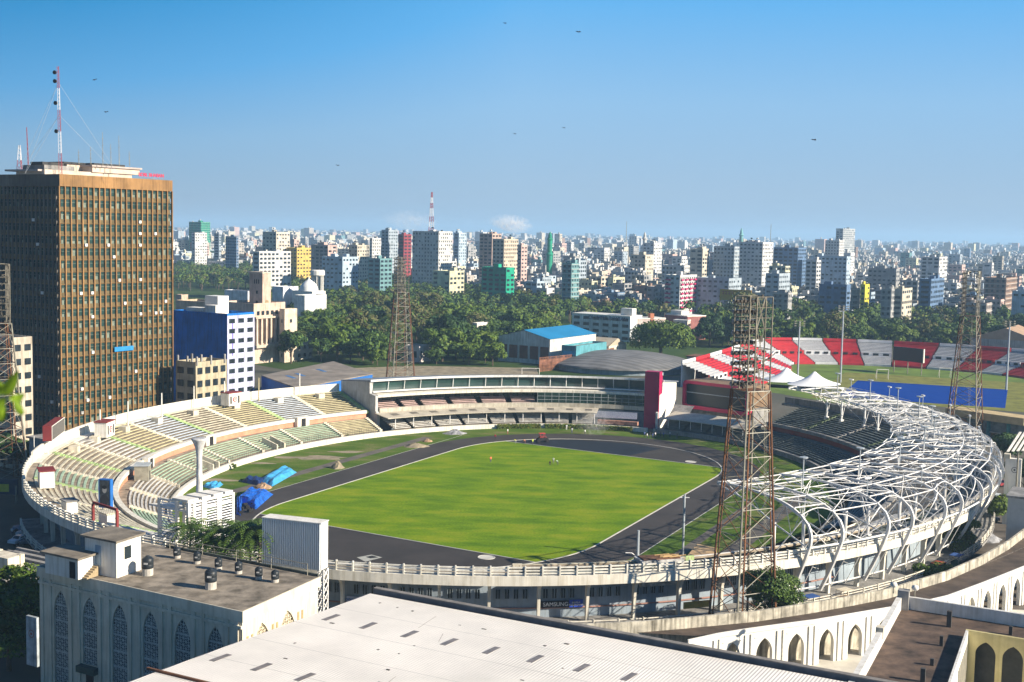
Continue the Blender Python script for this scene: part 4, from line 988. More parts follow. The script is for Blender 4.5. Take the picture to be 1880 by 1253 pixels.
tankm=M('black_plastic_tank',(0.02,0.025,0.03),0.45,0.1,1)
def tank(px,py,z,r,h,lab,base=0.9):
    c=G(px,py,z); t=thing('water_tank',(c.x,c.y,z),lab,'water tank','black roof water tanks')
    MB().lathe((c.x,c.y,z),[(r*.95,0),(r*.95,base)],14).build('pedestal',M('pedestal_concrete',(0.45,0.42,0.37),0.9,0.15,1),t)
    MB().lathe((c.x,c.y,z+base),[(r*.92,0),(r,.1),(r,h*.35),(r*.96,h*.38),(r,h*.41),(r,h*.8),(r*.7,h*.95),(r*.35,h),(r*.35,h*1.06),(0.02,h*1.08)],16).build('tank',tankm,t,smooth=True)
    MB().box((c.x,c.y-r-.03),Vector((1,0,0)),Vector((0,1,0)),r*.7,.02,z+base+h*.42,z+base+h*.58).build('pale_mark',M('pale_mark',(0.4,0.4,0.4),0.7,0.2,9),t)
tank(271,1056,15.53,.75,1.5,'black water tank beside the white rooftop room')
tank(387,1081,15.53,.75,1.5,'black water tank alone in the middle of the stained roof')
for i,(px,py) in enumerate(((325,1030),(362,1040),(401,1051),(438,1058),(475,1068),(505,1074))):
    tank(px,py-5,15.53,.5,1.1,['first','second','third','fourth','fifth','sixth'][i]+' dark tank from the left along the rear edge of the roof',.4)
# pipe rail on the back edge
mb=MB(); P=[A3+d1*x-n1_*.3 for x in (9,15,21,27,33)]
for p in P: mb.tube((p.x,p.y,15.5),(p.x,p.y,17.1),.05,n=4)
for a,b in zip(P,P[1:]): mb.tube((a.x,a.y,17.0),(b.x,b.y,17.0),.05,n=4); mb.tube((a.x,a.y,16.3),(b.x,b.y,16.3),.04,n=4)
mb.build('pipe_rail',galv,lb)
# parapet wall on the rear side, mottled dark grey
MB().prism([A3+d1*8-n1_*.05,B3-n1_*.05,B3+n1_*.2,A3+d1*8+n1_*.2],15.5,15.85).build('rear_parapet',M('dark_parapet',(0.10,0.11,0.09),0.9,0.3,.8),lb)
# ------------------------------------------------------------------ large white hall roof
K=G(680,1090,14); dl=(G(235,1253,14)-K).normalized(); dr=(G(1540,1250,14)-K).normalized()
hl=thing('hall',(K.x,K.y,0),'big hall with a cream white corrugated metal roof filling the foreground','hall')
roofw=M('corrugated_roof_paint',(0.80,0.75,0.68),0.6,0.07,0.12,wave=(tuple(dr),2.6,0.012,0.06),streak=0)
K2=Vector((K.x,K.y,0)); LR,LL=92,62
cs=[K2,K2+dl*LL,K2+dl*LL+dr*LR,K2+dr*LR]
MB().prism([c for c in cs],13.7,14.0).build('roof',roofw,hl)
MB().prism([cs[0]+(dl+dr)*.6,cs[1]+dr*.6,cs[2]-dr*.6,cs[3]+(dl-dr)*.6],0,13.7).build('wall',cream,hl)
mb=MB()
for k in (7,14,21,28,35): 
    a=K2+dl*k; mb.poly([(a.x,a.y,14.006),((a+dr*LR).x,(a+dr*LR).y,14.006),((a+dr*LR+dl*.07).x,(a+dr*LR+dl*.07).y,14.006),((a+dl*.07).x,(a+dl*.07).y,14.006)])
mb.build('roof_seams',M('seam_grey',(0.45,0.43,0.40),0.8,0.1,1),hl)
skm=M('skylight_brown',(0.22,0.19,0.17),0.4,0.2,1)
for (px,py) in ((608,1134),(676,1149),(752,1164.5),(825,1179),(902,1194.5),(983,1210),(1068,1226.5),(1155,1243),(405,1208),(480,1225),(560,1243.5),(640,1262),(720,1280)):
    c=G(px,py,14.0); MB().box(c,dl,dr,2.6,.75,14.004,14.03).build('skylight',skm,hl)
rr_=random.Random(4); mb=MB()
for k in range(26):
    c=K2+dr*rr_.uniform(3,60)+dl*rr_.uniform(1,40); mb.box(c,dr,dl,rr_.uniform(.15,.6),rr_.uniform(.1,.3),14.004,14.02+rr_.random()*.08)
mb.build('roof_litter',M('litter_grey',(.16,.14,.12),.9,.2,2),hl)['kind']='stuff'
mb=MB()
for k in range(9):
    a=K2+dr*rr_.uniform(6,50)+dl*rr_.uniform(2,34); b=a+dl*rr_.uniform(2,5)+dr*rr_.uniform(.3,1.4); w_=dr*.03
    mb.poly([(*(a-w_)[:2],14.008),(*(b-w_)[:2],14.008),(*(b+w_)[:2],14.008),(*(a+w_)[:2],14.008)])
mb.build('scratches',M('scratch_brown',(.40,.33,.26),.9,.2,1),hl)
# gutter parapet along the stadium side, its shade painted as a dark colour
off=(dr.cross(Vector((0,0,1)))).normalized()
if off.y<0: off=-off
pm=M('gutter_shade',(0.10,0.115,0.14),0.8,0.15,0.6)
MB().prism([K2+dr*0.0+off*.7,K2+dr*LR+off*.7,K2+dr*LR+off*1.3,K2+off*1.3],11.5,14.45).build('gutter_wall',pm,hl)
MB().prism([K2+off*.66,K2+dr*LR+off*.66,K2+dr*LR+off*1.4,K2+off*1.4],14.453,14.56).build('gutter_coping',M('coping_dull',(0.24,0.22,0.20),0.8,0.15,1),hl)
# step of the lower roof bottom left with a rust edge
a=G(272,1227,14.1); MB().prism([Vector((a.x,a.y,0)),Vector((a.x,a.y,0))+dr*30,Vector((a.x,a.y,0))+dr*30+dl*.25,Vector((a.x,a.y,0))+dl*.25],14.0,14.25).build('rusty_edge',rust,hl)
# ------------------------------------------------------------------ brown roofed block with white parapets
N_=G(1650,1092,14); du=(G(1880,1127,14)-N_).normalized(); dv=(G(1566,1240,14)-N_).normalized()
bb=thing('prayer_block',(N_.x,N_.y,0),'block with a brown weathered roof, white parapets and an arched courtyard well','building')
N2=Vector((N_.x,N_.y,0)); brn=M('weathered_roof',(0.15,0.10,0.072),0.95,0.35,0.42,col2=(0.042,0.030,0.024))
ZR=12.4
def UV(u,v): return N2+du*u+dv*v
h=G(1778,1158,13.3)-N2; h.z=0
# solve u0,v0
det=du.x*dv.y-du.y*dv.x; u0=(h.x*dv.y-h.y*dv.x)/det; v0=(du.x*h.y-du.y*h.x)/det
def rq(mb,u1,v1,u2,v2,z): mb.poly([(*UV(u1,v1)[:2],z),(*UV(u2,v1)[:2],z),(*UV(u2,v2)[:2],z),(*UV(u1,v2)[:2],z)])
mb=MB(); rq(mb,0.4,0.4,60,v0,ZR); rq(mb,0.4,v0,u0,70,ZR); mb.build('roof',brn,bb)
wp=M('parapet_white',(0.70,0.68,0.64),0.7,0.08,0.5,streak=.2)
MB().prism([UV(-.1,-.1),UV(.55,.45),UV(.55,70),UV(-.1,70)],ZR-4,14.0).build('left_parapet',wp,bb)
MB().prism([UV(.551,-.1),UV(60,-.1),UV(60,.45),UV(.551,.45)],ZR-4,14.0).build('rear_parapet',wp,bb)
MB().prism([UV(-.1,-.1),UV(60,-.1),UV(60,-.08),UV(-.1,-.08)],-.5,8.4).build('rear_wall',wp,bb)
MB().prism([UV(-.1,0),UV(-.08,0),UV(-.08,70),UV(-.1,70)],-.5,8.4).build('side_wall',wp,bb)
MB().box(UV(.7,.6),du,dv,1.4,1.2,ZR,14.9).build('corner_pillar',greyc,bb)
for i,x in enumerate((-1.0,1.7)):
    c=UV(x+.3,-.1); t=thing('roof_floodlight',(c.x,c.y,14),['round white floodlight left of the parapet corner pillar','round white floodlight right of the parapet corner pillar'][i],'floodlight','roof corner floodlights')
    MB().tube((c.x,c.y,14),(c.x,c.y,14.9),.07,n=5).build('bracket',galv,t); MB().lathe((c.x,c.y,14.8),[(0.05,0),(0.35,.1),(0.48,.35),(0.4,.62),(0.05,.75)],14).build('lamp_head',white,t,smooth=True)
mb=MB(); 
MB().box(UV(.2,16.6),du,dv,.9,1.0,13.2,14.5).build('parapet_pier',cream,bb)
for i,(px,py,hh,ww,lab) in enumerate(((1742,1151,2.0,.55,'largest dark vent stub on the brown roof, near the rear parapet'),(1728,1186,1.2,.4,'small dark vent stub in the middle of the brown roof'),(1711,1222,.8,.4,'lowest dark vent stub on the brown roof'),(1694,1252,1.5,.5,'vent stub at the bottom edge of the brown roof'),(1855,1166,1.1,.4,'vent stub on the brown roof behind the arched courtyard wall'))):
    c=G(px,py,ZR); tag(MB().box((0,0),du,dv,ww,ww,0,hh).build('roof_vent',M('vent_dark',(0.07,0.065,0.06),0.8,0.1,1),loc=None),lab,'vent','vent stubs on the brown roof').location=(c.x,c.y,ZR)
# courtyard well
yel=M('yellow_wall',(0.58,0.50,0.24),0.8,0.1,0.4,streak=.15)
mb=MB(); aops=[(2.05+3.05*k,1.15,4.0,10.6,12.2) for k in range(6)]
archwall(mb,UV(u0,v0),du,18.3,2.0,13.3,aops,.5,-dv); mb.prism([UV(u0-.3,v0-.4),UV(u0+20,v0-.4),UV(u0+20,v0-.003),UV(u0-.3,v0-.003)],ZR-.1,13.32); mb.build('courtyard_arched_wall',yel,bb)
MB().prism([UV(u0-.3,v0),UV(u0,v0),UV(u0,v0+40),UV(u0-.3,v0+40)],2,13.3).build('courtyard_side_wall',wp,bb)
mb=MB()
for k in range(10): mb.box(UV(u0+.04,v0+1.5+k*1.1),dv,du,.3,.08,4,12)
mb.build('side_wall_slots',M('slot_grey',(0.38,0.36,0.30),0.8,0.1,1),bb)
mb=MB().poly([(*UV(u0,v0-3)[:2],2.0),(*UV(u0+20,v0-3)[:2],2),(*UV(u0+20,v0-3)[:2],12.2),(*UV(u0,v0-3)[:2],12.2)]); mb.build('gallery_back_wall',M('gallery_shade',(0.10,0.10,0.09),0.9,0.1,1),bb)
struct(MB().poly([(*UV(u0-1,v0-3)[:2],2.0),(*UV(u0+20,v0-3)[:2],2),(*UV(u0+20,v0+40)[:2],2),(*UV(u0-1,v0+40)[:2],2)]).build('courtyard_floor',cream))
# ------------------------------------------------------------------ curved arcade and terrace
ZT=6.5
cpts=[G(px,py,ZT) for px,py in ((1262,1176),(1330,1161),(1400,1151),(1500,1138),(1600,1121),(1680,1108),(1740,1094),(1810,1068),(1880,1040),(1960,1003))]
ar=thing('arcade',(cpts[0].x,cpts[0].y,0),'curved white arcade of pointed arches below the terrace','arcade')
arcw=M('arcade_white',(0.74,0.72,0.66),0.7,0.06,0.4)
def resample(P,st_):
    out=[P[0]]; cur=P[0]; i=1; rem=st_
    while i<len(P):
        d=(P[i]-cur); L=d.length
        if L>=rem: cur=cur+d.normalized()*rem; out.append(cur); rem=st_
        else: rem-=L; cur=P[i]; i+=1
    return out
bay=resample([Vector((p.x,p.y,0)) for p in cpts],5.35)
for a,b in zip(bay,bay[1:]):
    d=(b-a); L=d.length; d.normalize(); nin=Vector((-d.y,d.x,0)); nin=nin if nin.y>0 else -nin
    o=MB(); archwall(o,a,d,L,-.2,ZT,[(L/2,1.35,-.2,2.6,4.9)],.6,nin)
    for s_ in (0.0,1): o.box(a+d*(0.5 if s_==0 else L-.5)-nin*.1,d,nin,.45,.2,-.2,ZT-.8)
    o.box(a+d*L/2-nin*.12,d,nin,L,.24,ZT-.5,ZT+.12)
    o.box(a+d*L/2-nin*.05,d,nin,L-2,.1,ZT-1.5,ZT-1.35)
    o.build('arch_bay',arcw,ar)
mb=MB()
for a,b in zip(bay,bay[1:]):
    d=(b-a).normalized(); nin=Vector((-d.y,d.x,0)); nin=nin if nin.y>0 else -nin
    mb.poly([(*(a+nin*5)[:2],-.2),(*(b+nin*5)[:2],-.2),(*(b+nin*5)[:2],ZT),(*(a+nin*5)[:2],ZT)])
mb.build('inner_wall',arcw,ar)
cw=[G(px,py,8.0) for px,py in ((930,1147),(1000,1148),(1056,1147),(1120,1144),(1180,1141),(1254,1135),(1388,1122.5),(1486,1108),(1560,1095),(1633,1081),(1742,1048.5),(1803,1022),(1852,994),(1895,962))]
sw=MB(); strk=M('streaked_wall',(0.55,0.51,0.42),0.85,0.25,0.5,streak=0.75)
cwb=[]
for i,p in enumerate(cw):
    d=(cw[min(i+1,len(cw)-1)]-cw[max(i-1,0)]).normalized(); nn=Vector((-d.y,d.x,0)); nn=nn if nn.y>0 else -nn; cwb.append((Vector((p.x,p.y,0)),Vector((p.x,p.y,0))+nn*.35))
for (a,a2),(b,b2) in zip(cwb,cwb[1:]): sw.prism([a,b,b2,a2],-.2,8.0)
tag(sw.build('terrace_wall',strk),'curved streak stained parapet wall between the mosque terrace and the stadium','wall')
mb=MB(); terr=M('terrace_brown',(0.12,0.088,0.066),0.95,0.25,0.3,col2=(0.05,0.038,0.03))
poly=[(*p[:2],ZT+.0) for p in cpts]+[(*c[0][:2],ZT) for c in reversed(cwb)]
# triangulate as strips by matching parameters
def rs(P,n):
    L=[0]; 
    for a,b in zip(P,P[1:]): L.append(L[-1]+(b-a).length)
    out=[]
    for k in range(n+1):
        t=L[-1]*k/n; i=0
        while i<len(L)-2 and L[i+1]<t: i+=1
        f=(t-L[i])/(L[i+1]-L[i]+1e-9); out.append(P[i]*(1-f)+P[i+1]*f)
    return out
P1=rs([Vector((p.x,p.y,0)) for p in cpts],30); P1[0]=P1[0]+Vector((-32,6,0)); P1=rs(P1,30); P2=rs([c[0] for c in cwb],30)
for k in range(30): mb.poly([(*P1[k][:2],ZT-.01),(*P1[k+1][:2],ZT-.01),(*P2[k+1][:2],ZT-.01),(*P2[k][:2],ZT-.01)])
struct(mb.build('terrace',terr))
sheet('courtyard_pavement',[(10,90),(120,60),(120,200),(70,200),(48,182),(10,166)],0.03,M('marble_paving',(0.62,0.58,0.50),0.6,0.1,0.3))
sheet('market_lane',[FA(*p) for p in ((-135,-70),(-60,-135),(40,-135),(90,-125),(60,-100),(-30,-95),(-90,-60))],0.004,M('lane_surface',(0.13,0.11,0.09),0.9,0.3,0.2))
# ------------------------------------------------------------------ near trees and palms
def big_tree(name,c,rx,rz,zc,nl,leaf,seed,mats,label,lumps=18):
    root=thing(name,(c[0],c[1],0),label,'tree'); mb,L=crown_mb(rx,rz,zc,nl,leaf,seed,lumps); t=MB(); t.tube((0,0,0),(0,0,zc*.7),.35,.25,n=8)
    for (q,R_) in L[:9]: t.path([(0,0,zc*.5),(q.x*.5,q.y*.5,zc*.5+(q.z-zc*.5)*.5),tuple(q)],.16,n=5,r2=.05)
    a=t.build('trunk',bark,loc=(0,0,0)); b=mb.build('crown',mats,loc=(0,0,0))
    a.parent=root; b.parent=root; return root
c=AT(1420,1088,181); big_tree('round_tree',(c.x,c.y),4.6,3.5,c.z-.2,15000,.20,21,[leafA,M('leaf_glossy',(0.06,0.11,0.02),0.35,0.2,.5,spec=.6)],'round glossy leafy tree at the foot of the nearest pylon',26)
c=AT(1762,985,233); big_tree('street_tree',(c.x,c.y),3.7,4.6,c.z,8000,.22,22,[leafB,leafO],'yellowish green tree outside the canopy at the bend of the streaked wall',18)
c=AT(1712,1050,214); big_tree('low_bush',(c.x,c.y),3.6,1.6,c.z+.2,4500,.22,23,[leafA,leafA],'low dark green bush beside the streaked wall under the canopy ribs',12)
for i,(px,py,Y,rx,rz,lab) in enumerate(((20,1085,170,5,3.5,'sunlit green tree at the lower left corner beside the arched building'),(15,1150,163,6,5,'dark shaded tree low at the left edge in front of the sign wall'),(58,1120,176,4,4,'dark tree between the ruined roofs and the arched building'))):
    c=AT(px,py,Y); big_tree('corner_tree',(c.x,c.y),rx,rz,max(c.z,rz),5000,.34,30+i,[leafA if i==0 else leafD,leafB if i==0 else leafA],lab,14)
# palms behind the arched building
for i,(px,py,Y,s_) in enumerate(((345,1000,186,.9),(372,1015,184,.75),(405,1008,183,.9),(437,1003,181,1.0),(472,1000,180,.95),(392,1030,181,.7),(455,1025,179,.75))):
    c=AT(px,py-12,Y-3); p=make_palm('roof_garden_palm',max(5,c.z+1.6),40+i,5.2*s_+.8,26,[leafA,M('frond_green',(0.08,0.14,0.03),0.5,0.2,.5)]); p.location=(c.x,c.y,0)  # second frond green, mixed in at random
    tag(p,['leftmost','second','fourth','fifth','rightmost','third','sixth'][i]+' palm from the left in the clump between the louvred block and the ribbed screen','palm tree','palms behind the arched building')
# rooftop garden edge wall under the palms
# ------------------------------------------------------------------ vehicles
def car(c,ang,col,label,kind='car',z=0,group=None):
    t=thing('parked_'+kind,(c[0],c[1],z),label,kind,group,rz=0)
    ex=Vector((math.cos(ang),math.sin(ang),0)); ey=Vector((-ex.y,ex.x,0)); c=Vector((c[0],c[1],0))
    L,W,Hh,ck=(4.3,1.75,.85,.62) if kind=='car' else (8.5,2.4,2.2,.75)
    paint=M('car_paint_'+'_'.join(str(int(x*100)) for x in col),col,0.25,0,spec=.6) if True else None
    prof=[(-L/2,.35),(-L/2,.80),(-L/2+.5,.92),(-L*.24,.98),(-L*.13,1.42),(L*.16,1.45),(L*.33,.98),(L/2-.1,.90),(L/2,.7),(L/2,.35)] if kind=='car' else [(-L/2,.4),(-L/2,2.7),(-L/2+.2,2.9),(L/2-.4,2.9),(L/2,2.0),(L/2,.4)]
    A=[c+ex*x+ey*(W/2*(.86 if h_>1.1 and kind=='car' else 1))+Vector((0,0,z+h_)) for x,h_ in prof]; B=[c+ex*x-ey*(W/2*(.86 if h_>1.1 and kind=='car' else 1))+Vector((0,0,z+h_)) for x,h_ in prof]
    mb=MB(); mb.poly(A); mb.poly(B[::-1]); n=len(A)
    for k in range(n):
        j=(k+1)%n; mb.poly([A[k],B[k],B[j],A[j]])
    mb.build('body',paint,t)
    g=MB()
    if kind=='car':
        for (i0,i1) in ((3,4),(5,6)):
            q=[L3(A[i0],B[i0],.08),L3(A[i0],B[i0],.92),L3(A[i1],B[i1],.92),L3(A[i1],B[i1],.08)]; g.poly([x+Vector((0,0,.02)) for x in q])
        for sg in (1,-1): g.poly([c+ex*x+ey*sg*(W/2*.935+.01)+Vector((0,0,z+h_)) for x,h_ in ((-L*.21,1.02),(-L*.12,1.36),(L*.15,1.38),(L*.28,1.02))])
    else:
        for sg in (1,-1): g.poly([c+ex*x+ey*sg*(W/2+.01)+Vector((0,0,z+h_)) for x,h_ in ((-L*.46,1.7),(-L*.46,2.4),(L*.42,2.4),(L*.45,1.7))])
        g.poly([L3(A[3],B[3],.08)+Vector((0,0,.02)),L3(A[3],B[3],.92)+Vector((0,0,.02)),L3(A[4],B[4],.92)+Vector((0,0,.02)),L3(A[4],B[4],.08)+Vector((0,0,.02))])
    g.build('windows',darkgl,t)
    for x in (-L*.3,L*.31):
        for sg in (1,-1):
            p=c+ex*x+ey*sg*(W/2-.1)+Vector((0,0,z+.33)); MB().tube(p-ey*.1,p+ey*.1,.33,n=10).build('wheel',dark,t)
    return t
for i,(px,py,a,col,lab) in enumerate(((52,976,.1,(.45,.47,.5),'silver car parked crosswise in the dark street left of the rim'),(36,989,1.2,(.55,.57,.6),'white car parked nose out, leftmost in the dark street'),(58,992,.3,(.12,.13,.15),'dark grey car nearest the wall in the dark street'),(88,997,1.0,(.42,.45,.5),'pale car under the left rim beside the slanting columns'),(45,966,.2,(.15,.2,.3),'dark blue car behind the silver one in the dark street'))):
    p=G(px,py+8,0); car(p,a,col,lab,group='cars parked in the street left of the stadium')
for i,(px,py,a,col,kind,lab) in enumerate(((1836,932,-.9,(.62,.60,.52),'minibus','cream minibus in the crowded street right of the canopy'),(1823,938,-.9,(.10,.28,.30),'minibus','dull teal minibus beside the cream one'),(1795,905,.4,(.6,.6,.6),'car','white car near the top of the crowded street'),(1800,923,.5,(.5,.5,.5),'car','pale grey car left of the minibuses'),(1852,935,-.8,(.6,.6,.62),'car','white car right of the cream minibus'),(1815,958,.2,(.08,.1,.16),'car','dark blue car at the lower end of the crowded street'),(1846,893,.3,(.35,.05,.05),'car','dark red car beside the emblem tower'))):
    p=G(px,py,0); car(p,a,col,lab,kind,group='vehicles in the crowded street')
for i,(px,py,col,lab) in enumerate(((1829,910,(.10,.12,.35),'blue street umbrella with a red rim'),(1812,873,(.45,.05,.05),'red street umbrella under the far trees'),(1848,870,(.1,.2,.5),'small blue umbrella by the emblem tower'))):
    p=G(px,py,2.2); t=thing('street_umbrella',(p.x,p.y,0),lab,'umbrella'); MB().tube((p.x,p.y,0),(p.x,p.y,2.6),.04,n=5).build('pole',galv,t)
    MB().lathe((p.x,p.y,2.1),[(1.3,0),(.9,.3),(.4,.52),(.03,.6)],12).build('canopy',M('umb%d'%i,col,.8,.1,1),t)
# ------------------------------------------------------------------ people
def person(p,shirt,legs,label,pose='stand',ang=0,z=0.03,hold=None,group=None):
    v=[(0,0,.92),(0,0,1.15),(0,0,1.38),(0,0,1.50),(0,.01,1.66),(.11,0,.86),(.12,.03,.48),(.12,0,.06),(.12,.14,.03),(-.11,0,.86),(-.12,-.03,.48),(-.12,-.02,.06),(-.12,.12,.03),(.20,0,1.40),(.27,.02,1.12),(.29,.10,.88),(-.20,0,1.40),(-.27,.03,1.12),(-.28,.12,.9)]
    e=[(0,1),(1,2),(2,3),(3,4),(0,5),(5,6),(6,7),(7,8),(0,9),(9,10),(10,11),(11,12),(2,13),(13,14),(14,15),(2,16),(16,17),(17,18)]
    rad=[.14,.13,.15,.065,.11,.10,.07,.045,.04,.10,.07,.045,.04,.07,.05,.035,.07,.05,.035]
    if pose=='walk':
        v[6]=(.12,.16,.5); v[7]=(.12,.20,.07); v[8]=(.12,.33,.05); v[10]=(-.12,-.02,.48); v[11]=(-.12,-.28,.12); v[12]=(-.12,-.18,.04); v[15]=(.28,.25,.95); v[18]=(-.28,-.15,.9)
    if pose=='bend':
        for i,q in {1:(0,.18,1.02),2:(0,.38,1.08),3:(0,.5,1.08),4:(0,.64,1.03),13:(.18,.4,1.05),14:(.2,.45,.75),15:(.15,.5,.45),16:(-.18,.4,1.05),17:(-.2,.45,.75),18:(-.15,.5,.45)}.items(): v[i]=q
    me=bpy.data.meshes.new('person'); me.from_pydata(v,e,[]); o=bpy.data.objects.new('person',me); COL.objects.link(o)
    sk=o.modifiers.new('skin','SKIN'); sb=o.modifiers.new('s','SUBSURF'); sb.levels=1; sb.render_levels=1
    for i,r_ in enumerate(rad): me.skin_vertices[0].data[i].radius=(r_,r_)
    me.skin_vertices[0].data[0].use_root=True
    bpy.context.view_layer.update(); dg=bpy.context.evaluated_depsgraph_get(); m2=bpy.data.meshes.new_from_object(o.evaluated_get(dg)); o.modifiers.clear(); o.data=m2; bpy.data.meshes.remove(me)
    skin=M('skin_brown',(0.20,0.10,0.06),.6,0)
    for q in (M('shirt_'+'_'.join(str(int(x*100)) for x in shirt),shirt,.9,0),M('trousers_'+'_'.join(str(int(x*100)) for x in legs),legs,.9,0),skin,M('black_hair',(.01,.01,.01),.8,0)): m2.materials.append(q)
    for f in m2.polygons:
        c=f.center; zz=c.z
        f.material_index=(3 if zz>1.70 else 2 if zz>1.49 else 0 if zz>.92 else 1) if pose!='bend' else (3 if c.y>.62 else 2 if c.y>.5 else 0 if zz>.93 else 1)
        if abs(c.x)>.24 and zz<1.12 and pose!='bend': f.material_index=2
    o.location=(p[0],p[1],z); o.rotation_euler=(0,0,ang); tag(o,label,'person',group); return o
ppl=[(901,850,(.75,.2,.08),(.1,.1,.12),'walk',.5,'person in an orange shirt walking alone on the left of the lawn'),
(909,808,(.3,.02,.03),(.05,.05,.06),'stand',0,'person in dark red standing on the track kerb at the far left bend'),
(932,798,(.7,.7,.7),(.4,.1,.1),'walk',1,'person in a white shirt walking on the far track'),
(964,815,(.8,.35,.15),(.2,.1,.1),'bend',2,'person in orange bending beside the dark paving'),
(978,817,(.55,.7,.08),(.1,.1,.1),'stand',1,'person in a lime yellow vest at the edge of the dark paving'),
(990,812,(.75,.25,.1),(.15,.1,.1),'stand',0,'person in an orange shirt next to the black roller machine'),
(1002,812,(.6,.12,.1),(.05,.05,.05),'walk',2,'person in a red shirt right of the roller machine'),
(947,815,(.7,.7,.1),(.3,.3,.3),'bend',1,'person in yellow crouching at the left tip of the dark paving'),
(1050,796,(.7,.7,.7),(.1,.1,.2),'stand',0,'person in white standing by the smoke on the far track'),
(1074,799,(.72,.72,.7),(.05,.05,.06),'walk',1,'person in white walking right of the smoke'),
(1040,790,(.75,.75,.75),(.7,.7,.7),'stand',0,'person all in white beside the far hedge'),
(1024,854,(.5,.65,.5),(.1,.1,.1),'bend',1,'person in pale green bending over in the middle of the far lawn'),
(1010,855,(.05,.06,.08),(.05,.05,.05),'bend',3,'person in black crouching in the middle of the far lawn'),
(1016,852,(.45,.5,.4),(.2,.2,.2),'stand',0,'person in grey standing between two crouching workers on the lawn')]
for (px,py,s_,l_,po,a,lab) in ppl: person(G(px,py),s_,l_,lab,po,a)
k=0
for (px,py) in ((1183,803),(1188,806),(1193,804),(1198,806),(1203,804),(1213,803),(1218,804),(1230,803),(1243,806)):
    person(G(px,py),[(.1,.15,.35),(.6,.6,.62),(.08,.08,.1)][k%3],(.05,.06,.1),['first','second','third','fourth','fifth','sixth','seventh','eighth','last'][k]+' person from the left in the group below the magenta tower','stand',k,group='people grouped by the far right bend'); k+=1
for i,(px,py,s_,lab) in enumerate(((1525,1082,(.1,.1,.12),'person in dark clothes on the walkway below the canopy ribs'),(1640,1069,(.65,.65,.65),'person in white in the lane behind the streaked wall'),(1655,1066,(.5,.1,.1),'person in red in the lane behind the streaked wall'),(1537,1190,(.4,.05,.05),'person in dark red standing under the white arcade'),(1548,1192,(.65,.65,.65),'person in white standing under the white arcade'),(1808,950,(.5,.3,.2),'person in ochre among the vehicles of the crowded street'),(22,985,(.5,.5,.5),'person in grey standing in the dark street at the far left'))):
    person(G(px,py),s_,(.08,.08,.1),lab,'stand',i)
# roller machine
c=G(996,812); t=thing('road_roller',(c.x,c.y,0),'small black road roller with a red drum guard on the dark paving','road roller')
ex=Vector((.95,.3,0)).normalized(); ey=Vector((-ex.y,ex.x,0))
MB().box(c,ex,ey,2.6,1.3,.6,1.3).build('body',dark,t); MB().box(c-ex*.3,ex,ey,.9,1.0,1.3,1.8).build('seat_box',maroon,t)
for sg in (-1.3,1.3): MB().tube(c+ex*sg-ey*.7+Vector((0,0,.55)),c+ex*sg+ey*.7+Vector((0,0,.55)),.52,n=14).build('drum',dark,t)
mb=MB()
for (x,y) in ((-.9,-.5),(-.9,.5),(.5,-.5),(.5,.5)): mb.tube(c+ex*x+ey*y+Vector((0,0,1.2)),c+ex*x+ey*y+Vector((0,0,2.5)),.04,n=4)
mb.box(c-ex*.2,ex,ey,1.8,1.3,2.5,2.58); mb.build('sun_roof',M('roller_red',(.55,.05,.05),.6,0),t)
# blue tarpaulins, mats and cages left of the field
tarp=M('blue_tarpaulin',(0.015,0.12,0.55),0.45,0.25,0.8)
def tarpaulin(pts,z,lab,seed,bump=.5,mat=tarp,name='tarpaulin'):
    r=random.Random(seed); P=[G(*q) for q in pts]; mb=MB(); n,m_=26,14
    for a in range(n+1):
        for b in range(m_+1):
            u,v=a/n,b/m_; q=L3(L3(P[0],P[1],u),L3(P[3],P[2],u),v); e=min(u,1-u,v,1-v); mb.v.append((q.x,q.y,.05+z*min(1,e*7)+((r.random()-.5)*bump*.35+.12*math.sin(a*.55+b*.3+seed)+.07*math.sin(b*1.1-a*.9))*min(1,e*9)))
    for a in range(n):
        for b in range(m_): i=a*(m_+1)+b; mb.f.append((i,i+m_+1,i+m_+2,i+1)); mb.m.append(0)
    o=mb.build(name,mat); tag(o,lab,'tarpaulin' if name=='tarpaulin' else 'mat'); return o
tarpaulin([(432,921),(470,936),(502,908),(455,902)],1.3,'large crumpled bright blue tarpaulin at the lower left corner of the track',1)
tarpaulin([(434,945),(442,948),(446,920),(434,918)],1.2,'narrow blue tarpaulin strip beside the white louvred block',4)
tarpaulin([(474,884),(500,894),(545,868),(528,858)],1.0,'sky blue cover over the long equipment stack beside the runway',2,.3,M('sky_blue_cover',(0.06,0.33,0.60),0.5,0.15,.7))
tarpaulin([(443,886),(478,893),(488,883),(455,879)],.9,'dark navy jumping mat on the grass left of the sky blue cover',3,.2,M('navy_mat',(0.01,0.03,0.12),0.6,0.2,.7),'jumping_mat')
tarpaulin([(371,894),(395,901),(410,890),(392,886)],.6,'light blue cover behind the flame tower',5,.2,M('sky_blue_cover'))
for i,(px,py) in enumerate(((436,938),(446,932),(455,935),(472,930),(463,940),(440,944))):
    c=G(px,py); r=random.Random(i); t=MB()
    t.tube((0,0,.45),(.25,0,.45),.45,n=10); t.box((.8,.2),Vector((1,0,0)),Vector((0,1,0)),.9,.7,.2,.75)
    o=t.build('hurdle_cart',dark,loc=(0,0,0)); o.location=(c.x,c.y,0); o.rotation_euler=(0,0,i); tag(o,['first','second','third','fifth','sixth','fourth'][i]+' small black equipment cart from the left near the bright blue tarpaulin','cart','equipment carts by the blue tarpaulin')
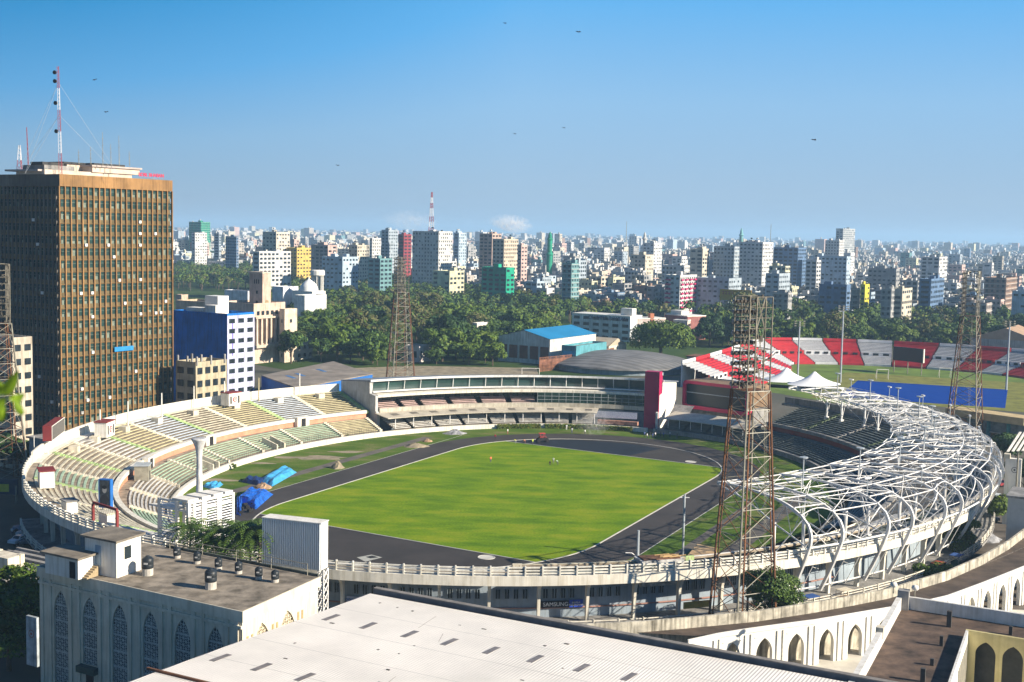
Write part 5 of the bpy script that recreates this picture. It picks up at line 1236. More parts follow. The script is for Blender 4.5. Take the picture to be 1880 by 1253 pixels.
# rubble and sand heaps
def heap(px,py,r,h,mat,lab,seed):
    c=G(px,py); rr=random.Random(seed); mb=MB(); n=14; prof=[(1,0),(.75,.3),(.45,.65),(.2,.92)]
    for (f,hh) in prof:
        for k in range(n): t=2*math.pi*k/n; q=r*f*(1+rr.uniform(-.2,.2)); mb.v.append((q*math.cos(t),q*math.sin(t)*.8,h*hh*(1+rr.uniform(-.15,.15)) if hh else 0))
    mb.v.append((0,0,h))
    for a in range(3):
        for k in range(n): j=(k+1)%n; mb.f.append((a*n+k,a*n+j,(a+1)*n+j,(a+1)*n+k)); mb.m.append(0)
    for k in range(n): mb.f.append((3*n+k,3*n+(k+1)%n,4*n)); mb.m.append(0)
    o=mb.build('earth_heap',mat,loc=(0,0,0)); o.location=(c.x,c.y,0); tag(o,lab,'earth heap','heaps of earth by the track')
heap(619,860,1.9,1.9,sandm,'pointed sand heap between the runway and the left straight',1)
heap(763,820,3.4,1.0,sandm,'low wide sand heap at the upper end of the left straight',2)
heap(483,896,2.2,1.2,M('reddish_rubble',(.40,.26,.16),.9,.2,1),'brownish heap beside the navy mat',3)
heap(785,811,1.6,.8,M('reddish_rubble'),'small reddish heap left of the track bend',4)
heap(835,796,3.5,1.2,M('grey_rubble',(.32,.32,.33),.9,.3,1),'grey rubble pile at the foot of the pavilion',5)
heap(1800,990,4.0,2.0,M('grey_rubble'),'grey stone pile behind the streaked wall at right',6)
c=G(1283,1024,0); 
t=MB().hexa([G(1258,1036),G(1300,1040),G(1316,1018),G(1280,1010)],[v+Vector((0,0,1.2)) for v in (G(1258,1036),G(1300,1040),G(1316,1018),G(1280,1010))]).build('sand_platform',M('ochre_sand',(.48,.33,.18),.9,.15,.6))
tag(t,'square ochre platform on the grass beyond the near rim at right','platform')
# small brick building without finished roof behind the near rim
P=[G(1178,1031,10.0),G(1256,1026,10.0)]; c=(P[0]+P[1])/2; c.z=0; d,nn,L=frame_dirs(P[0],P[1]); t=thing('unfinished_hut',(c.x,c.y,0),'white unfinished brick hut with a rusty open roof behind the near rim railing','hut')
MB().box(c+nn*1.5,d,nn,L,3.2,6.0,10.0).build('walls',M('patchy_white_brick',(.55,.54,.52),.9,.3,1.2),t)
MB().box(c+nn*1.5,d,nn,L*.86,2.6,10.003,10.15).build('roof_void',M('open_roof_rust',(.16,.08,.045),.9,.3,1),t)
for x in (-L*.22,L*.36): MB().box(c-nn*.13+d*x,d,nn,1.0,.06,7.6,9.6).build('doorway',dark,t)
mb=MB(); rr=random.Random(3)
for k in range(7): a=c+nn*(1.5+rr.uniform(-1,1))+d*(rr.uniform(-.4,.3)*L); mb.tube(a+Vector((0,0,10.2)),a+d*rr.uniform(1.5,3)+Vector((0,0,10.3)),.08,n=4)
mb.build('planks',M('plank_ochre',(.5,.33,.15),.8,.2,1),t)
# hedge in front of the pavilion
for (p0,p1,s_,lab) in ((5,13.5,-.045,'dense clipped hedge below the white banner'),(14,26,-.04,'long low yellowish hedge before the right pavilion seats'),(27,37,-.04,'patchy yellow green hedge before the middle pavilion seats')):
    mb=MB(); rr=random.Random(int(p0))
    for k in range(2200):
        ph=rr.uniform(p0,p1); p=S(ph,s_+rr.uniform(-.02,.02),rr.uniform(.1,1.35)); l=.22; u=Vector((rr.gauss(0,1),rr.gauss(0,1),rr.gauss(0,.6))).normalized(); w=u.orthogonal().normalized()
        mb.poly([p-u*l,p-w*l,p+u*l,p+w*l],rr.randrange(2))
    o=mb.build('hedge',[leafA,M('leaf_yellowish',(0.16,0.17,0.02),.7,.2,.5)]); tag(o,lab,'hedge')
for i,(px,py) in enumerate(((430,863,),(566,818),(636,808),(694,800),(736,795),(757,792),(795,790),(391,866))):
    c=G(px,py); root=make_tree('small_shrub',.9,.8,1.7,300,.2,60+i,[leafA,leafB],5,.06); root.location=(c.x,c.y,0)
    tag(root,['second','third','fourth','fifth','sixth','seventh','last','first'][i]+' small shrub from the left along the foot of the left stand wall','shrub','shrubs along the pitchside wall')
# shop signs under the rim
def sign_on(ph,z0,z1,w,mat,label,name='shop_sign',txt=None,tcol=None,s_=0.80,size=.7):
    a,b=S(ph-w,s_,0),S(ph+w,s_,0); d=(b-a); L=d.length; d.normalize(); nn=radial(ph)
    t=thing(name,(a.x,a.y,z0),label,'sign'); MB().prism([a,b,b+nn*.2,a+nn*.2],z0,z1).build('panel',mat,t)
    if txt:
        c=(a+b)/2+nn*.24; text(txt,size,tcol,t,(c.x,c.y,(z0+z1)/2),textrot(nn))
    return t
wl=M('white_lettering',(0.8,0.8,0.8),.6,0)
def ph_at(px,py,z):
    a,b=toab(G(px,py,z)); return math.degrees(math.atan2(b/BO,(a-A0)/AO))%360
p0=ph_at(1028,1108,3.8); sign_on(p0,3.32,4.35,1.6,M('sign_black',(.015,.015,.02),.5,0),'wide black shop sign with white capital lettering under the rim',txt='SAMSUNG',tcol=wl,size=.85)
p1=ph_at(1063,1108,5.2); sign_on(p1+.45,3.32,4.45,.6,M('sign_blue',(.02,.06,.42),.5,0),'square bright blue shop sign right of the black one',txt='BANGLA\nELECTRONICS',tcol=wl,size=.34)
p2=ph_at(1280,1092,5.2); sign_on(p2,3.3,4.3,1.2,M('sign_ochre',(.62,.36,.06),.6,.1,1),'ochre yellow signboard under the rim left of the near pylon',s_=.95)
p3=ph_at(660,1090,5.2); sign_on(p3,3.3,4.3,1.2,M('sign_white_blue',(.45,.48,.6),.6,.1,1),'white shop sign with blue lettering under the rim left of the screen legs',txt='DOORS & FRAMES',tcol=bluep,size=.55)
# AC units on the tower etc. are added with the tower; left dark yard sign
P=AT(0,892,262); Q=AT(32,892,262); t=thing('dark_billboard',(P.x,P.y,0),'dark billboard with a small yellow panel at the left edge','billboard')
MB().prism([P+Vector((-4,0,0)),Q,Q+Vector((0,.3,0)),P+Vector((-4,.3,0))],AT(0,908,262).z,AT(0,880,262).z).build('board',M('board_navy',(.03,.045,.07),.7,0),t)
MB().prism([P+Vector((-1,-.05,0)),P+Vector((1.9,-.05,0)),P+Vector((1.9,-.01,0)),P+Vector((-1,-.01,0))],AT(0,903,262).z,AT(0,889,262).z).build('yellow_panel',M('panel_yellow',(.45,.42,.05),.7,.1,1),t)
mb=MB(); mb.tube(Q-Vector((.3,0,60)),Q-Vector((.3,0,0)),.2); mb.build('post',galv,t).scale=(1,1,1)
# ruined roofs at far left
for i,(px,py,w,dp,h,lab) in enumerate(((25,1035,12,14,6,'ruined building with bare ribbed roof beams at the left edge'),(8,1018,5,3,8.5,'cream wall fragment at the left edge above the ruined roof'))):
    c=G(px,py,h); t=thing('ruin',(c.x,c.y,0),lab,'ruin'); MB().box(c,d1,n1_,w,dp,0,h).build('walls',cream if i else greyc,t); mb=MB()
    if i==0:
        for k in range(7): mb.box(c+n1_*(-6+2*k),d1,n1_,w,.5,h+.003,h+.4)
        mb.build('roof_beams',greyc,t)
        for x in (-3,2.0): MB().box(c+d1*(x+2)-n1_*2,d1,n1_,.8,.8,h,h+2.6).build('pillar_stub',cream,t)
# sign wall with emblem
c=G(63,1215,0); c=AT(60,1170,150); t=thing('emblem_wall',(c.x,c.y,0),'weathered pale wall slab with a faded round emblem left of the arched building','wall')
pale=M('weathered_pale',(.42,.47,.50),.8,.2,.8,streak=.5)
MB().box(c,d1,n1_,1.9,.4,AT(60,1222,150).z,AT(60,1132,150).z).build('slab',pale,t)
def emblem(t,c,dd,nn,z,r,m1,m2):
    for (rr_,mm,o_) in ((r,m1,.02),(r*.8,m2,.03),(r*.35,m1,.04)):
        MB().poly([Vector((c.x,c.y,z))-nn*o_+dd*(rr_*math.cos(k*math.pi/10))+Vector((0,0,rr_*math.sin(k*math.pi/10))) for k in range(20)]).build('emblem',mm,t)
emblem(t,c-n1_*.2,d1,n1_,AT(60,1163,150).z,.5,M('emblem_brick',(.30,.12,.08),.8,.1,1),pale)
# emblem tower right
c=AT(1860,866,262); t=thing('emblem_tower',(c.x,c.y,0),'slim white gate tower with a dark round emblem beyond the crowded street','tower'); ex=Vector((.9,-.43,0)); ey=Vector((.43,.9,0))
ztop=AT(1860,842,262).z; MB().box(c,ex,ey,3.2,1.4,0,ztop).build('shaft',white,t); MB().box(c+ex*-1.3,ex,ey,1.2,1.8,ztop,ztop+.9).build('cap',cream,t); emblem(t,c-ey*.75+ex*.3,ex,ey,AT(1860,862,262).z,.62,M('emblem_dark',(.08,.08,.08),.8,0),white)
# striped canopy at the right edge
P=AT(1848,830,250); t=thing('ribbed_canopy',(P.x,P.y,0),'small white ribbed canopy at the right edge above the emblem tower','canopy'); mb=MB()
for k in range(7): a=P+Vector((k*1.0,0,k*.08)); mb.hexa([a,a+Vector((.5,0,0)),a+Vector((6.5,9,2.6)),a+Vector((6.0,9,2.6))],[a+Vector((0,0,.15)),a+Vector((.5,0,.15)),a+Vector((6.5,9,2.75)),a+Vector((6.0,9,2.75))])
mb.build('ribs',white,t); MB().tube((P.x+4,P.y+4,0),(P.x+4,P.y+4,P.z+1),.2).build('post',galv,t)
# grey block right edge
c=G(1875,1000,3.0); P=AT(1860,960,226); t=thing('tiled_block',(P.x,P.y,0),'tall grey white tiled wall block at the right edge beside the lane','building')
MB().box(P+Vector((5,2,0)),Vector((.877,-.48,0)),Vector((.48,.877,0)),9,9,0,AT(1860,914,226).z).build('walls',M('tiled_grey',(.42,.43,.42),.6,.08,.5),t)
MB().box(P+Vector((5,2,0)),Vector((.877,-.48,0)),Vector((.48,.877,0)),9.6,9.6,AT(1860,914,226).z+.003,AT(1860,910,226).z).build('coping',greyc,t)
# stalls and clutter under the rim at right: walkway scaffolds
for i in range(9):
    ph=231+i*1.9+ (0 if i<4 else 10); nn=radial(ph)
    c=CP(ph,1.5 if i%2 else 3.2,0); t=thing('market_stall',(c.x,c.y,1.75 if i%2 else 0),'','stall','market stalls under the rim'); tt=Vector((-nn.y,nn.x,0)); z=1.75 if i%2 else 0
    MB().box(c,nn,tt,1.2,2.0,z,z+.9).build('counter',[M('stall_timber',(.25,.16,.09),.8,.3,1),M('stall_green',(.05,.12,.09),.8,.2,1),M('stall_blue',(.05,.09,.2),.8,.2,1)][i%3],t)
    MB().box(c,nn,tt,1.8,2.4,z+2.0,z+2.08).build('awning',[cream,M('awning_blue',(.04,.1,.3),.7,.1,1),M('awning_red',(.35,.07,.04),.7,.1,1)][i%3],t)
    mb=MB()
    for a in (-.8,.8):
        for b in (-1.1,1.1): p=c+nn*a+tt*b; mb.tube((p.x,p.y,z),(p.x,p.y,z+2.0),.04)
    mb.build('posts',galv,t)
    t['label']=['first','second','third','fourth','fifth','sixth','seventh','eighth','ninth'][i]+' small awning stall from the left under the near rim beside the streaked wall'
# ------------------------------------------------------------------ brown office tower
E1=Vector((.85,-.525,0)).normalized(); E2=Vector((-E1.y,E1.x,0))
C=AT(110,400,338); C.z=0
tw=thing('office_tower',(C.x,C.y,0),'tall brown office tower with vertical fins and rows of small windows','office tower')
fin=M('tower_ochre',(0.31,0.17,0.065),0.8,0.2,0.12,streak=0.35); spd=M('tower_spandrel',(0.14,0.105,0.05),0.85,0.2,0.6)
HT,WB=72.5,69.3; WR,WL=40.0,34.0; E1m=-E1
MB().prism([C+E1m*.55+E2*.55,C+E2*(WR-.5)+E1m*.55,C+E2*(WR-.5)+E1m*(WL-.5),C+E1m*(WL-.5)+E2*.55],0,WB).build('wall',spd,tw)
q_=MB().prism([C,C+E2*WR,C+E2*WR+E1m*WL,C+E1m*WL],WB,HT); q_.m[3]=1; q_.m[2]=1; q_.build('crown_band',[fin,M('tower_shade_side',(0.15,0.13,0.11),0.85,0.18,0.12,streak=0.3)],tw)  # left face takes a darker copy, its shade put into the colour
mb=MB(); nr,nl=21,20; ST=3.3; NS=21
for k in range(nr+1):
    c=C+E2*(WR*k/nr); mb.prism([c-E2*.17+E1m*.02,c+E2*.17+E1m*.02,c+E2*.17+E1m*.58,c-E2*.17+E1m*.58],0,WB)
mb.build('fins',fin,tw); mb=MB()
for k in range(1,nl+1):
    c=C+E1m*(WL*k/nl); mb.prism([c-E1m*.19+E2*.02,c+E1m*.19+E2*.02,c+E1m*.19+E2*.58,c-E1m*.19+E2*.58],0,WB)
mb.build('fins',M('tower_shade_side',(0.15,0.13,0.11),0.85,0.18,0.12,streak=0.3),tw)  # left face fins in the same colour with shade painted in
mb=MB()
for s_ in range(NS):
    z=WB-ST*(s_+1)
    mb.prism([C+E1m*.30+E2*.2,C+E1m*.30+E2*(WR-.2),C+E1m*.56+E2*(WR-.2),C+E1m*.56+E2*.2],z-.07,z+.12)
    mb.prism([C+E2*.30+E1m*.2,C+E2*.30+E1m*(WL-.2),C+E2*.56+E1m*(WL-.2),C+E2*.56+E1m*.2],z-.07,z+.12)
mb.build('floor_edges',M('tower_edge',(0.19,0.12,0.05),0.85,0.2,0.3),tw)
cells=[]
for s_ in range(NS):
    for k in range(nr): cells.append(('r',s_,k))
    for k in range(nl): cells.append(('l',s_,k))
def wq(face,s_,k,mb,m,z0o,z1o,x0=.22,x1=.22,o=.53):
    z=WB-ST*(s_+1)
    if face=='r': a=C+E2*(WR*k/nr+x0); b=C+E2*(WR*(k+1)/nr-x1); n_=E1m*o
    else: a=C+E1m*(WL*k/nl+x0); b=C+E1m*(WL*(k+1)/nl-x1); n_=E2*o
    mb.poly([(a+n_).to_tuple()[:2]+(z+z0o,),(b+n_).to_tuple()[:2]+(z+z0o,),(b+n_).to_tuple()[:2]+(z+z1o,),(a+n_).to_tuple()[:2]+(z+z1o,)],m)
wgl=M('tower_glass',(0.02,0.05,0.045),0.18,0.2,.5,spec=.6); wfr=M('tower_window_frame',(0.17,0.20,0.16),0.7,0.15,1)
rest=MB(); cnt=0; rr=random.Random(5)
first=[('r',s_,k) for s_ in range(5) for k in range(20)]
fs=set(first)
for c_ in cells:
    one=c_ in fs; mb=MB() if one else rest
    wq(*c_,mb,0,1.15,3.05); wq(*c_,mb,1,2.3,2.38,o=.515); wq(*c_,mb,1,1.15,3.05,.22,WR/nr-.30 if c_[0]=='r' else WL/nl-.30,.515)
    if rr.random()<.28: wq(*c_,mb,1,1.1,1.6+rr.random()*1.0,.5,.5,o=.51)
    if one: mb.build('window',[wgl,wfr],tw)
rest.build('windows',[wgl,wfr],tw)['kind']='stuff'
acs=[(457,355,.6)]
acm=M('ac_white',(0.62,0.62,0.60),0.5,0.05,1)
for i in range(34):
    f='r' if i%4 else 'l'; s_=rr.randrange(1,20); k=rr.randrange(20); z=WB-ST*(s_+1)+.35
    c=(C+E2*(WR*(k+.5)/nr)+E1m*.15) if f=='r' else (C+E1m*(WL*(k+.5)/nl)+E2*.15)
    MB().box(c,E2 if f=='r' else E1m,E1m if f=='r' else E2,.85,.6,z,z+.8).build('air_conditioner',acm,tw)
# blue banner on the facade
a=C+E2*17.8-E1m*.35; b=C+E2*24.6-E1m*.35; z=AT(228,646,352).z
mb=MB(); mb.prism([a,b,b+E1m*.15,a+E1m*.15],z-.2,z+1.1); bo=mb.build('banner',M('banner_blue',(.02,.22,.50),.6,.1,1),tw)
# parapet, penthouse, sign
pc=M('penthouse_cream',(0.55,0.46,0.38),0.85,0.12,0.4)
Cw=lambda x,y: C+E1m*y+E2*x
MB().box(Cw(15,12),E2,E1m,30,12,HT,HT+1.3).build('penthouse',pc,tw)
for (x,y,w,dp,z0,z1,mm) in ((24,10,17,9,1.3,2.8,pc),(24,10,18,10,2.8,3.3,M('slab_pinkgrey',(.42,.36,.33),.9,.1,1)),(6,12,10,9,1.3,2.6,greyc),(15,14,9,8,1.3,3.4,pc),(15,14,12,9,3.4,3.9,M('slab_black',(.05,.05,.05),.9,.1,1)),(22,10,11,8,3.3,3.9,M('slab_black')),(4,10,7,5,2.6,3.4,M('slab_black')),(1.6,14,6,14,.8,1.3,M('slab_pinkgrey'))):
    MB().box(Cw(x,y),E2,E1m,w,dp,HT+z0+.003,HT+z1).build('roof_block',mm,tw)
P=Cw(33.0,1.2); s=thing('roof_sign',(P.x,P.y,HT),'red lettered name sign on the roof edge of the brown tower','sign')
text('BDBL BHABAN',1.45,M('sign_red',(.62,.02,.07),.5,0),s,(P.x,P.y,HT+1.2),textrot(E1),ext=.08)
mb=MB(); mb.tube(Cw(28.5,1.25)+Vector((0,0,HT+.3)),Cw(37.5,1.25)+Vector((0,0,HT+.3)),.05)
for k in range(6): mb.tube(Cw(28.5+1.8*k,1.25)+Vector((0,0,HT)),Cw(28.5+1.8*k,1.25)+Vector((0,0,HT+2)),.05)
mb.build('sign_frame',galv,s)
mastr=M('mast_red',(.30,.06,.07),.7,.1,1); mastw=M('mast_white',(.62,.62,.64),.6,.1,1)
def mast(base,top,w0,w1,bands,label,guy=False,n=None,name='antenna_mast',dish=()):
    t=thing(name,base,label,'mast'); a=Vector(base); b=Vector(top); H_=(b-a).length; n=n or max(4,int(H_/1.2))
    mm=[MB(),MB()]
    def Cc(f,i): w=(w0*(1-f)+w1*f)/2; q=L3(a,b,f); return q+Vector(((-1,1,0)[i]*w,(-.6,-.6,1)[i]*w,0))
    for k in range(n):
        m_=mm[int(k*bands/n)%2]
        for i in range(3):
            m_.tube(Cc(k/n,i),Cc((k+1)/n,i),max(.05,w0*.05),n=4); m_.tube(Cc(k/n,i),Cc((k+1)/n,(i+1)%3),max(.035,w0*.03),n=3)
    mm[0].build('lattice',mastr,t); 
    if mm[1].v: mm[1].build('lattice',mastw,t)
    for f in dish:
        q=L3(a,b,f)+Vector((-.6,-.5,0)); MB().tube(q,q+Vector((-.15,-.4,0)),.5,.55,n=10).build('dish',dark,t)
    if guy:
        mb=MB()
        for f in (.55,.85):
            for dx,dy in ((-13,3),(-9,-2),(14,6)): mb.tube(L3(a,b,f),a+Vector((dx,dy,0)),.035,n=3)
        mb.build('guy_wires',M('wire',(.35,.38,.42),.6,0),t)
    return t
q=AT(112,318,343); p=AT(106.5,122,343); mast((q.x,q.y,HT),(p.x,p.y,p.z),.95,.5,5,'tallest red and white lattice mast with round antennas on the brown tower roof',True,30,dish=(.94,.86,.66,.4))
q=AT(37,318,352); p=AT(36,267,352); mast((q.x,q.y,HT),tuple(p),1.7,.5,2,'short tapered red topped mast at the far left of the tower roof')
q=AT(53,318,350); p=AT(49,234,350); mast((q.x,q.y,HT),tuple(p),.35,.12,1,'thin leaning whip mast left of the tallest mast')
for i,(px,pt,ln) in enumerate(((145,275,'shortest'),(167,270,'second'),(189,243,'third'),(204,265,'fourth'),(219,249,'fifth'),(238,278,'sixth'))):
    q=AT(px,312,352+i); p=AT(px-1,pt,352+i); mb=MB().tube((q.x,q.y,HT+3.3),p,.10,.05,n=5)
    for z in (.35,.6,.8): 
        r_=L3((q.x,q.y,HT+3.3),p,z); mb.tube(r_-Vector((.3,0,0)),r_+Vector((.3,0,0)),.04,n=3)
    tag(mb.build('rooftop_aerial',galv),['leftmost short','second','third and tallest','fourth','fifth','rightmost'][i]+' aerial from the left above the tower penthouse','aerial','aerials on the tower roof')
# ------------------------------------------------------------------ generic building block
def dirx(px,py): r=ray(px,py); return r.x/r.y
def footprint(xl,xc,xr,D,ym=470):
    k0,k1,k2=dirx(xl,ym),dirx(xc,ym),dirx(xr,ym); c=Vector((k1*D,D,0))
    w=(c.x-k0*D)/(E1.x+k0*(-E1.y)*-1*-1) if False else (c.x-k0*c.y)/(E1.x-k0*E1.y)
    dp=(k2*c.y-c.x)/(E2.x-k2*E2.y)
    return c,max(w,3),max(dp,3)
def facade(mb,P,d,n_,L,z0,h,sty=3.2,bay=3.0,wm=1,ww=.5,wh=.45,off=.06,slab=None,skip=0.0,rr=None,colf=1.0):
    ns=max(1,int((h-.4)/sty)); nb=max(1,int(L/bay)); st_=h/ns; by=L/nb
    for s_ in range(ns):
        z=z0+st_*s_+st_*.32
        for k in range(nb):
            if rr and rr.random()<skip: continue
            a=P+d*(by*(k+.5-ww/2))+n_*off; b=P+d*(by*(k+.5+ww/2))+n_*off
            mb.poly([(a.x,a.y,z),(b.x,b.y,z),(b.x,b.y,z+st_*wh),(a.x,a.y,z+st_*wh)],wm)
        if slab is not None:
            a=P+n_*.0; b=P+d*L; zz=z0+st_*(s_+1)-.25
            mb.hexa([a,b,b+n_*.45,a+n_*.45] and [(*a[:2],zz),(*b[:2],zz),(*(b+n_*.45)[:2],zz),(*(a+n_*.45)[:2],zz)],[(*a[:2],zz+.22),(*b[:2],zz+.22),(*(b+n_*.45)[:2],zz+.22),(*(a+n_*.45)[:2],zz+.22)],slab)
def block(mb,c,w,dp,h,seed,sty=3.2,bay=3.0,slab=None,ww=.5,wh=.45,roofstuff=True,all4=True,style=0,z0=0):
    # c nearest corner; extends -E1*w and +E2*dp
    rr=random.Random(seed); sk=rr.choice((.06,.15,.3)); q=[c-E1*w,c,c+E2*dp,c+E2*dp-E1*w]
    mb.prism(q,z0,h,0,3); 
    facade(mb,c-E1*w,E1,-E2,w,z0,h-z0,sty,bay,1,ww,wh,slab=slab,skip=sk,rr=rr)
    facade(mb,c,E2,E1,dp,z0,h-z0,sty,bay,1,ww,wh,slab=slab if style!=1 else None,skip=sk,rr=rr)
    if all4: facade(mb,c+E2*dp,-E1,E2,w,z0,h-z0,sty,bay,1,ww,wh); facade(mb,c+E2*dp-E1*w,-E2,-E1,dp,z0,h-z0,sty,bay,1,ww,wh)
    # parapet
    t=.25
    for (a,b) in ((q[0],q[1]),(q[1],q[2]),(q[2],q[3]),(q[3],q[0])):
        d=(b-a).normalized(); n_=Vector((-d.y,d.x,0)); mb.prism([a+n_*.01,b+n_*.01,b+n_*t,a+n_*t],h,h+.9,0)
    if roofstuff:
        for k in range(rr.choice((1,1,2))):
            x=rr.uniform(.25,.75)*w; y=rr.uniform(.25,.75)*dp; s1=min(w*.4,rr.uniform(3,5)); s2=min(dp*.4,rr.uniform(3,5)); mb.box(c-E1*x+E2*y,E1,E2,s1,s2,h+.003,h+rr.uniform(2.2,3.4),0)
            if rr.random()<.6: mb.box(c-E1*x+E2*y,E1,E2,1.4,1.4,h+3.4,h+4.6,rr.choice((2,1)))
        for k in range(rr.choice((1,2,3))):
            x=rr.uniform(.12,.88)*w; y=rr.uniform(.12,.88)*dp; mb.box(c-E1*x+E2*y,E1,E2,1.3,1.3,h+.8,h+2.1,rr.choice((2,2,1)))
BM={}
def bmat(col): 
    k='wall_%d_%d_%d'%tuple(int(x*100) for x in col); return M(k,col,.85,.14,.25,streak=.35)
winm=M('far_window',(.02,.03,.04),.35,.3,.6); trimw=M('far_trim',(.60,.58,.54),.8,.1,1); rooft=M('far_roof',(.26,.24,.21),.95,.3,.12)
# ------------------------------------------------------------------ middle distance buildings with parts
FOOT=[]
def built(name,xl,xc,xr,ytop,D,col,label,cat='building',sty=3.2,bay=3.2,ww=.5,wh=.45,winpart=True,roofc=None,z1=None,colr=None):
    c,w,dp=footprint(xl,xc,xr,D); h=AT(xc,ytop,D).z if z1 is None else z1
    FOOT.append((c-E1*w/2+E2*dp/2,math.hypot(w,dp)/2)); t=thing(name,(c.x,c.y,0),label,cat)
    q=[c-E1*w,c,c+E2*dp,c+E2*dp-E1*w]; MB().prism(q,0,h).build('wall',bmat(col),t)
    if colr: mb=MB().prism([c+E1*.01,c+E1*.09,c+E1*.09+E2*dp,c+E1*.01+E2*dp],0,h+.3); mb.build('side_wall',bmat(colr),t)
    MB().poly([(p.x,p.y,h+.02) for p in q]).build('roof',roofc or rooft,t); mb=MB()
    for (a,b) in ((q[0],q[1]),(q[1],q[2]),(q[2],q[3]),(q[3],q[0])):
        d=(b-a).normalized(); n_=Vector((-d.y,d.x,0)); mb.prism([a+n_*.01,b+n_*.01,b+n_*.3,a+n_*.3],h,h+1.0)
    mb.build('roof_parapet',bmat(col),t)
    me=None
    for (P,d,n_,L) in ((c-E1*w,E1,-E2,w),(c,E2,E1,dp)):
        if winpart is False or (winpart=='r' and n_ is not E1): continue
        ns=max(1,int(h/sty)); nb=max(1,int(L/bay)); st_=h/ns; by=L/nb
        for s_ in range(ns):
            if c.y>0 and s_<ns-9: continue
            for k in range(nb):
                a=P+d*(by*(k+.5-ww/2))+n_*.12; b=P+d*(by*(k+.5+ww/2))+n_*.12; z=st_*(s_+.32)
                MB().prism([a,b,b+n_*.06,a+n_*.06],z,z+st_*wh).build('window',winm,t)
    return t,c,w,dp,h
t,c,w,dp,h=built('painted_block',318,417,467,582,410,(.008,.17,.62),'tall block with a blank deep blue side wall and a lavender front','building',sty=3.2,bay=4.2,ww=.62,winpart='r',colr=(.50,.52,.72))
for (a,b,z) in ((.25,.45,2.3),(.5,.8,1.2)): MB().box(c-E1*w*(a+b)/2+E2*3,E1,E2,w*(b-a),4,h,h+z+1).build('roof_room',white,t)
MB().box(c-E1*w*.55+E2*9,E1,E2,6,5,h,h+6).build('roof_room',M('roof_white',(.72,.72,.70),.7,.05,1),t)
MB().poly([c+E1*.13+E2*2.2+Vector((0,0,h-13)),c+E1*.13+E2*2.6+Vector((0,0,h-13)),c+E1*.13+E2*2.6+Vector((0,0,h-2)),c+E1*.13+E2*2.2+Vector((0,0,h-2))]).build('violet_line',M('violet',(.15,.10,.45),.7,0),t)
t,c,w,dp,h=built('unfinished_block',322,359,416,672,362,(.46,.40,.28),'low cream block with bare columns rising from its unfinished roof','building',sty=3.3,bay=3.1,ww=.6,wh=.5)
for k in range(7): p=c-E1*(w*.95*(k%3)/2)+E2*(dp*.9*(k//3)/2+.4); MB().box(p,E1,E2,.5,.5,h,h+2.6).build('bare_column',greyc,t)
# bank with clock tower
t,c,w,dp,h=built('colonnade_building',400,466,524,562,540,(.60,.47,.38),'cream pink colonnaded building with a square clock tower','building',winpart=False)
colm=bmat((.62,.50,.40))
for k in range(7):
    p=c+E2*(1.2+k*(dp-2.4)/6)+E1*.55; MB().box(p,E2,E1,.9,1.0,h-17,h-5.5).build('column',colm,t)
for k in range(6):
    a=c+E2*(1.9+k*(dp-2.4)/6)+E1*.14; b=a+E2*((dp-2.4)/6-1.4); MB().prism([a,b,b+E1*.05,a+E1*.05],h-16.5,h-6.2).build('tall_window',M('brown_window',(.10,.06,.035),.5,.2,.5),t)
    a=c+E2*(1.9+k*(dp-2.4)/6)+E1*.14; b=a+E2*1.6; MB().prism([a,b,b+E1*.05,a+E1*.05],h-4.2,h-2.4).build('small_window',winm,t)
MB().prism([c+E1*.02-E1*0,c+E2*dp+E1*.02,c+E2*dp+E1*1.4,c+E1*1.4],h-5.6,h-4.9).build('cornice',colm,t)
MB().prism([c+E1*.02-E1*0,c+E2*dp+E1*.02,c+E2*dp+E1*1.8,c+E1*1.8],h-18.3,h-17).build('plinth',colm,t)
c2_,w2_,d2_=footprint(458,482,497.5,556); zt=AT(482,503,556).z
MB().prism([c2_-E1*w2_,c2_,c2_+E2*d2_,c2_+E2*d2_-E1*w2_],h-.5,zt).build('clock_tower',bmat((.58,.42,.34)),t)
MB().prism([c2_-E1*(w2_+.4)-E2*.4,c2_+E1*.4-E2*.4,c2_+E2*(d2_+.4)+E1*.4,c2_+E2*(d2_+.4)-E1*(w2_+.4)],zt,zt+.7).build('tower_cornice',colm,t)
for k in range(3): 
    a=c2_-E1*(w2_*(.28+.16*k))-E2*.05; MB().box(a,E1,E2,.5,.08,zt-4.5,zt-2.6).build('window',dark,t)
for zz in (zt-9,zt-13.5): MB().box(c2_-E1*w2_*.42-E2*.05,E1,E2,1.1,.08,zz,zz+1.4).build('window',dark,t)
pc_=c2_+E2*d2_*.5+E1*.06; MB().poly([pc_+E2*(1.3*math.cos(k*math.pi/8))+Vector((0,0,zt-13+1.3*math.sin(k*math.pi/8))) for k in range(16)]).build('clock_face',M('clock_bronze',(.30,.22,.12),.6,.1,1),t)
built('annex_block',520,523,546,572,548,(.64,.53,.42),'cream annex block joined to the right end of the colonnaded building',bay=6,sty=7,ww=.15,wh=.2)
t,c,w,dp,h=built('long_roof_block',322,400,440,560,600,(.55,.42,.30),'long low cream building behind the deep blue block',winpart=False)
for i,(xl,xc,xr,yt,D,col,lab) in enumerate(((412,455,470,538,700,(.72,.74,.78),'white terraced roof building left of the clock tower'),(500,520,548,530,760,(.74,.75,.78),'white flat roofed building just right of the clock tower'),(540,560,600,546,720,(.72,.72,.70),'white low wing below the white dome'),(322,333,345,545,640,(.55,.42,.32),'cream pink house peeping beside the brown tower'))):
    built('white_wing',xl,xc,xr,yt,D,col,lab,bay=5,winpart=False)
